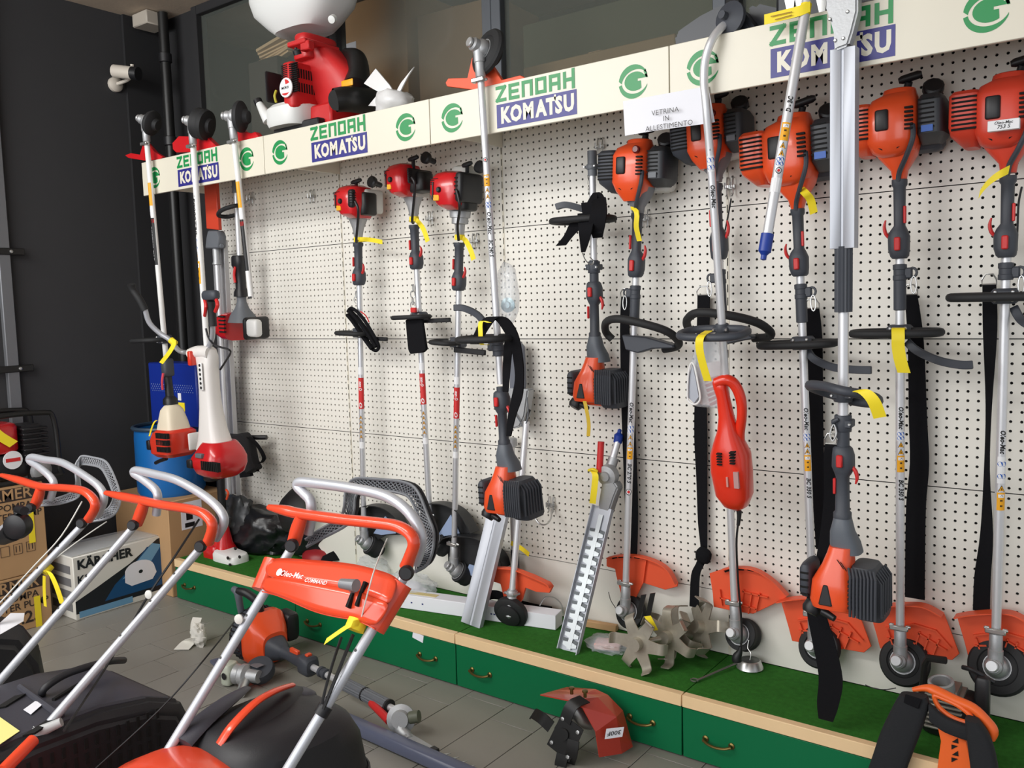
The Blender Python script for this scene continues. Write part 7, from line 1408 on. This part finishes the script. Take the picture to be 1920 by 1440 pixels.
# ---- middle one
Ym = -1.45
def simple(px_): return [tuple(p) for p in px_]
J = PY(257, 981, Ym); J2 = PY(383, 1020, Ym)
t = mower('lawn mower with large vented black grass box, middle of the three', J, J2, PZ(-60, 1345, .38), PZ(62, 1392, .42),
    [(293, 965), (296, 935), (291, 918), (270, 900), (252, 888), (256, 882), (290, 889), (333, 901), (382, 929), (412, 956), (420, 980), (405, 1010)],
    [(199, 924), (230, 931), (260, 937), (306, 947), (367, 957), (392, 972), (398, 990), (390, 1018)], [(270, 943), (264, 962), (257, 981)], (1.72, -1.9, 0), -1.41, r=.0125)
P0 = PZ(62, 1392, .42); d = nz(J2-P0); link('fold_clamp', G().tube([P0+d*.03, P0-d*.03], [.030, .034], 14), mat('pale_grey_clamp', (176, 178, 178), .45), t)
link('clamp_lever', G().tube([P0+np.array((.0, -.01, .02)), P0+d*.03+np.array((.05, .03, .03))], [.018, .012], 10), mat('pale_grey_clamp', (176, 178, 178)), t)
link('orange_arm', G().tube([PZ(62, 1388, .47), PZ(5, 1446, .45)], .016, 12), MORG, t)
prof = [(-2.45, .08), (-2.45, .43), (-2.02, .455), (-1.80, .45), (-1.66, .425), (-1.56, .38), (-1.52, .28), (-1.53, .08)]
g = G(); Rr_ = []
for x, ins in ((1.49, .03), (1.52, 0), (1.91, 0), (1.94, .03)): Rr_.append([(x, y+(ins if y < -2 else -ins), z-(ins if z > .2 else 0)) for y, z in prof])
g.rings(Rr_); gb = link('grass_box', g, MBLK, t, bev=.012, seg=2)
g = G()
for i in range(24):
    for j in range(7):
        y = -1.66-.030*i; zt = .40+min(0, (.0)) - .042*j
        if zt < .12: continue
        g.box(W, 1.9395, 1.9418, y, y+.009, zt-.030, zt)
link('vent_slot', g, DARKIN, gb)['kind'] = 'stuff'
g = G(); g.rings([[(x, y, z) for y, z in [(-2.40, .440), (-2.02, .462), (-1.80, .457), (-1.67, .432), (-1.585, .395), (-1.60, .385), (-1.70, .40), (-2.40, .42)]] for x in (1.515, 1.90)]); link('top_skin', g, MTOP, gb, bev=.006)
link('box_handle', G().tube([PZ(78, 1306, .455), PZ(84, 1290, .485), PZ(120, 1266, .50), PZ(165, 1250, .50), PZ(205, 1240, .48), PZ(232, 1238, .44)], .011, 10, sm=5), MBLK, gb)
link('cross_rib', G().tube([PZ(38, 1288, .46), PZ(115, 1344, .462)], .010, 8), MTOP, gb)
link('grip_slot', G().tube([PZ(100, 1312, .462), PZ(165, 1272, .462)], .006, 6), DARKIN, gb)
for a, b in (((0, 1328), (38, 1304)), ((54, 1378), (100, 1348))): link('rubber_strip', G().ribbon([PZ(*a, .463), PZ(*b, .463)], nz((.4, .9, 0))*.014, (0, 0, .006)), DARKIN, gb)
link('white_label', G().prism([PZ(*p, .464) for p in ((44, 1331), (66, 1315), (82, 1319), (58, 1340))], (0, 0, .001)), SIGNW, gb)
link('rating_label', G().prism([PZ(*p, .464) for p in ((-20, 1330), (0, 1345), (37, 1371), (0, 1396), (-30, 1400))], (0, 0, .001)), mat('pale_yellow_label', (240, 236, 150), .5), gb)
g = G().loft(Fr((1.70, -2.62, 0)), [(.07, 0, 0, .24, .30, 4), (.2, 0, 0, .24, .30, 4), (.30, 0, 0, .2, .26, 3.4), (.40, 0, 0, .14, .19, 3)], 30); link('deck_cover', g, MORG, t)
for x, y in ((1.43, -2.78), (1.97, -2.78), (1.46, -2.30), (1.99, -2.30)): wheel(t, (x, y, .09))
link('cable', G().tube([PY(373, 974, -1.40), PY(330, 1040, -1.52), PY(281, 1112, -1.60), PY(235, 1190, -1.65), PZ(190, 1265, .50), PZ(120, 1370, .50)], .0035, 6, sm=4), CAB, t)
link('cable_eye', G().lathe(PY(150, 1072, -1.60)*0+PY(281, 1114, -1.6), (.3, -.9, .1), [(.010, 0), (.013, .003), (.013, .007), (.008, .009)], 12), mat('pale_wire', (214, 214, 208)), t)
# ---- left one
J = PY(66, 949, Ym); J2 = PY(161, 978, Ym)
t = mower('lawn mower with grey mesh bail and black switch box, leftmost of the three', J, J2, PZ(-120, 1075, .42), PZ(-60, 1210, .42),
    [(95, 935), (101, 910), (95, 895), (75, 877), (56, 864), (60, 857), (85, 862), (118, 868), (159, 892), (187, 914), (195, 937), (183, 966)],
    [(3, 891), (35, 900), (76, 912), (122, 915), (155, 920), (174, 935), (178, 952), (166, 974)], [(76, 916), (72, 932), (65, 948)], (.75, -1.8, 0), -1.41)
lattice(t, [(75, 940), (105, 935), (136, 922), (143, 905), (141, 876), (148, 861), (155, 855), (175, 858), (196, 864), (208, 880), (222, 915), (225, 940), (216, 962), (198, 973), (170, 978)], [(76, 948), (110, 945), (142, 935), (150, 922), (149, 900), (147, 880), (153, 871), (170, 872), (188, 877), (198, 890), (208, 912), (213, 930), (206, 950), (190, 962), (170, 968)], lf(-1.41, -1.25), mat('pale_lattice', (150, 154, 160), .4))
link('switch_box', G().lathe(PY(34, 986, -1.53), nz((.5, -.85, .0)), [(.03, -.03), (.046, -.022), (.05, 0), (.046, .022), (.03, .03), (.001, .03)], 24), BLACK, t)
link('switch_block', G().tube([PY(26, 995, -1.53), PY(5, 1010, -1.53)], [.04, .026], 12), BLACK, t); link('switch_button', G().tube([PY(36, 965, -1.53), PY(34, 955, -1.53), PY(46, 958, -1.54)], .016, 10, sm=3), BLACK, t)
A = PZ(76, 1069, .6); ytag(t, [PY(84, 1068, -1.56), PY(94, 1075, -1.58), PY(106, 1100, -1.58), PY(117, 1133, -1.57)], (.020, 0, 0)); ytag(t, [PY(83, 1080, -1.55), PY(83, 1108, -1.55), PY(85, 1137, -1.55)], (.011, 0, 0)); link('tag_wrap', G().tube([PY(94, 1060, -1.545), PY(82, 1074, -1.57)], .0165, 12), YELLOW, t)
link('cable', G().tube([PY(154, 940, -1.42), PY(115, 1005, -1.50), PY(62, 1063, -1.58), PY(0, 1130, -1.66)], .0028, 6, sm=4), mat('pale_wire', (214, 214, 208)), t)
link('cable', G().tube([PY(200, 978, -1.35), PY(150, 1012, -1.42), PY(100, 1050, -1.5), PY(40, 1100, -1.6)], .0022, 6, sm=4), mat('pale_wire', (214, 214, 208)), t)
g = G(); Rr_ = []
prof = [(-2.2, .08), (-2.2, .40), (-1.85, .47), (-1.68, .46), (-1.56, .41), (-1.50, .30), (-1.48, .08)]
for x, ins in ((.52, .05), (.58, 0), (.88, 0), (.95, .05)): Rr_.append([(x, y+(ins if y < -1.9 else -ins), z-(ins if z > .2 else 0)) for y, z in prof])
gb = link('grass_box', G().rings(Rr_), MBLK, t, bev=.02, seg=2)
link('white_leaflet', G().prism([PZ(*p, .478) for p in ((0, 1168), (20, 1150), (46, 1150), (44, 1165), (0, 1190))], (0, 0, .001)), SIGNW, gb)
g = G().loft(Fr((.74, -2.42, 0)), [(.07, 0, 0, .24, .30, 4), (.2, 0, 0, .24, .30, 4), (.30, 0, 0, .2, .26, 3.4), (.38, 0, 0, .14, .19, 3)], 30); link('deck_cover', g, MORG, t)
for x, y in ((.47, -2.6), (1.01, -2.6), (.48, -2.1), (1.0, -2.1)): wheel(t, (x, y, .09))
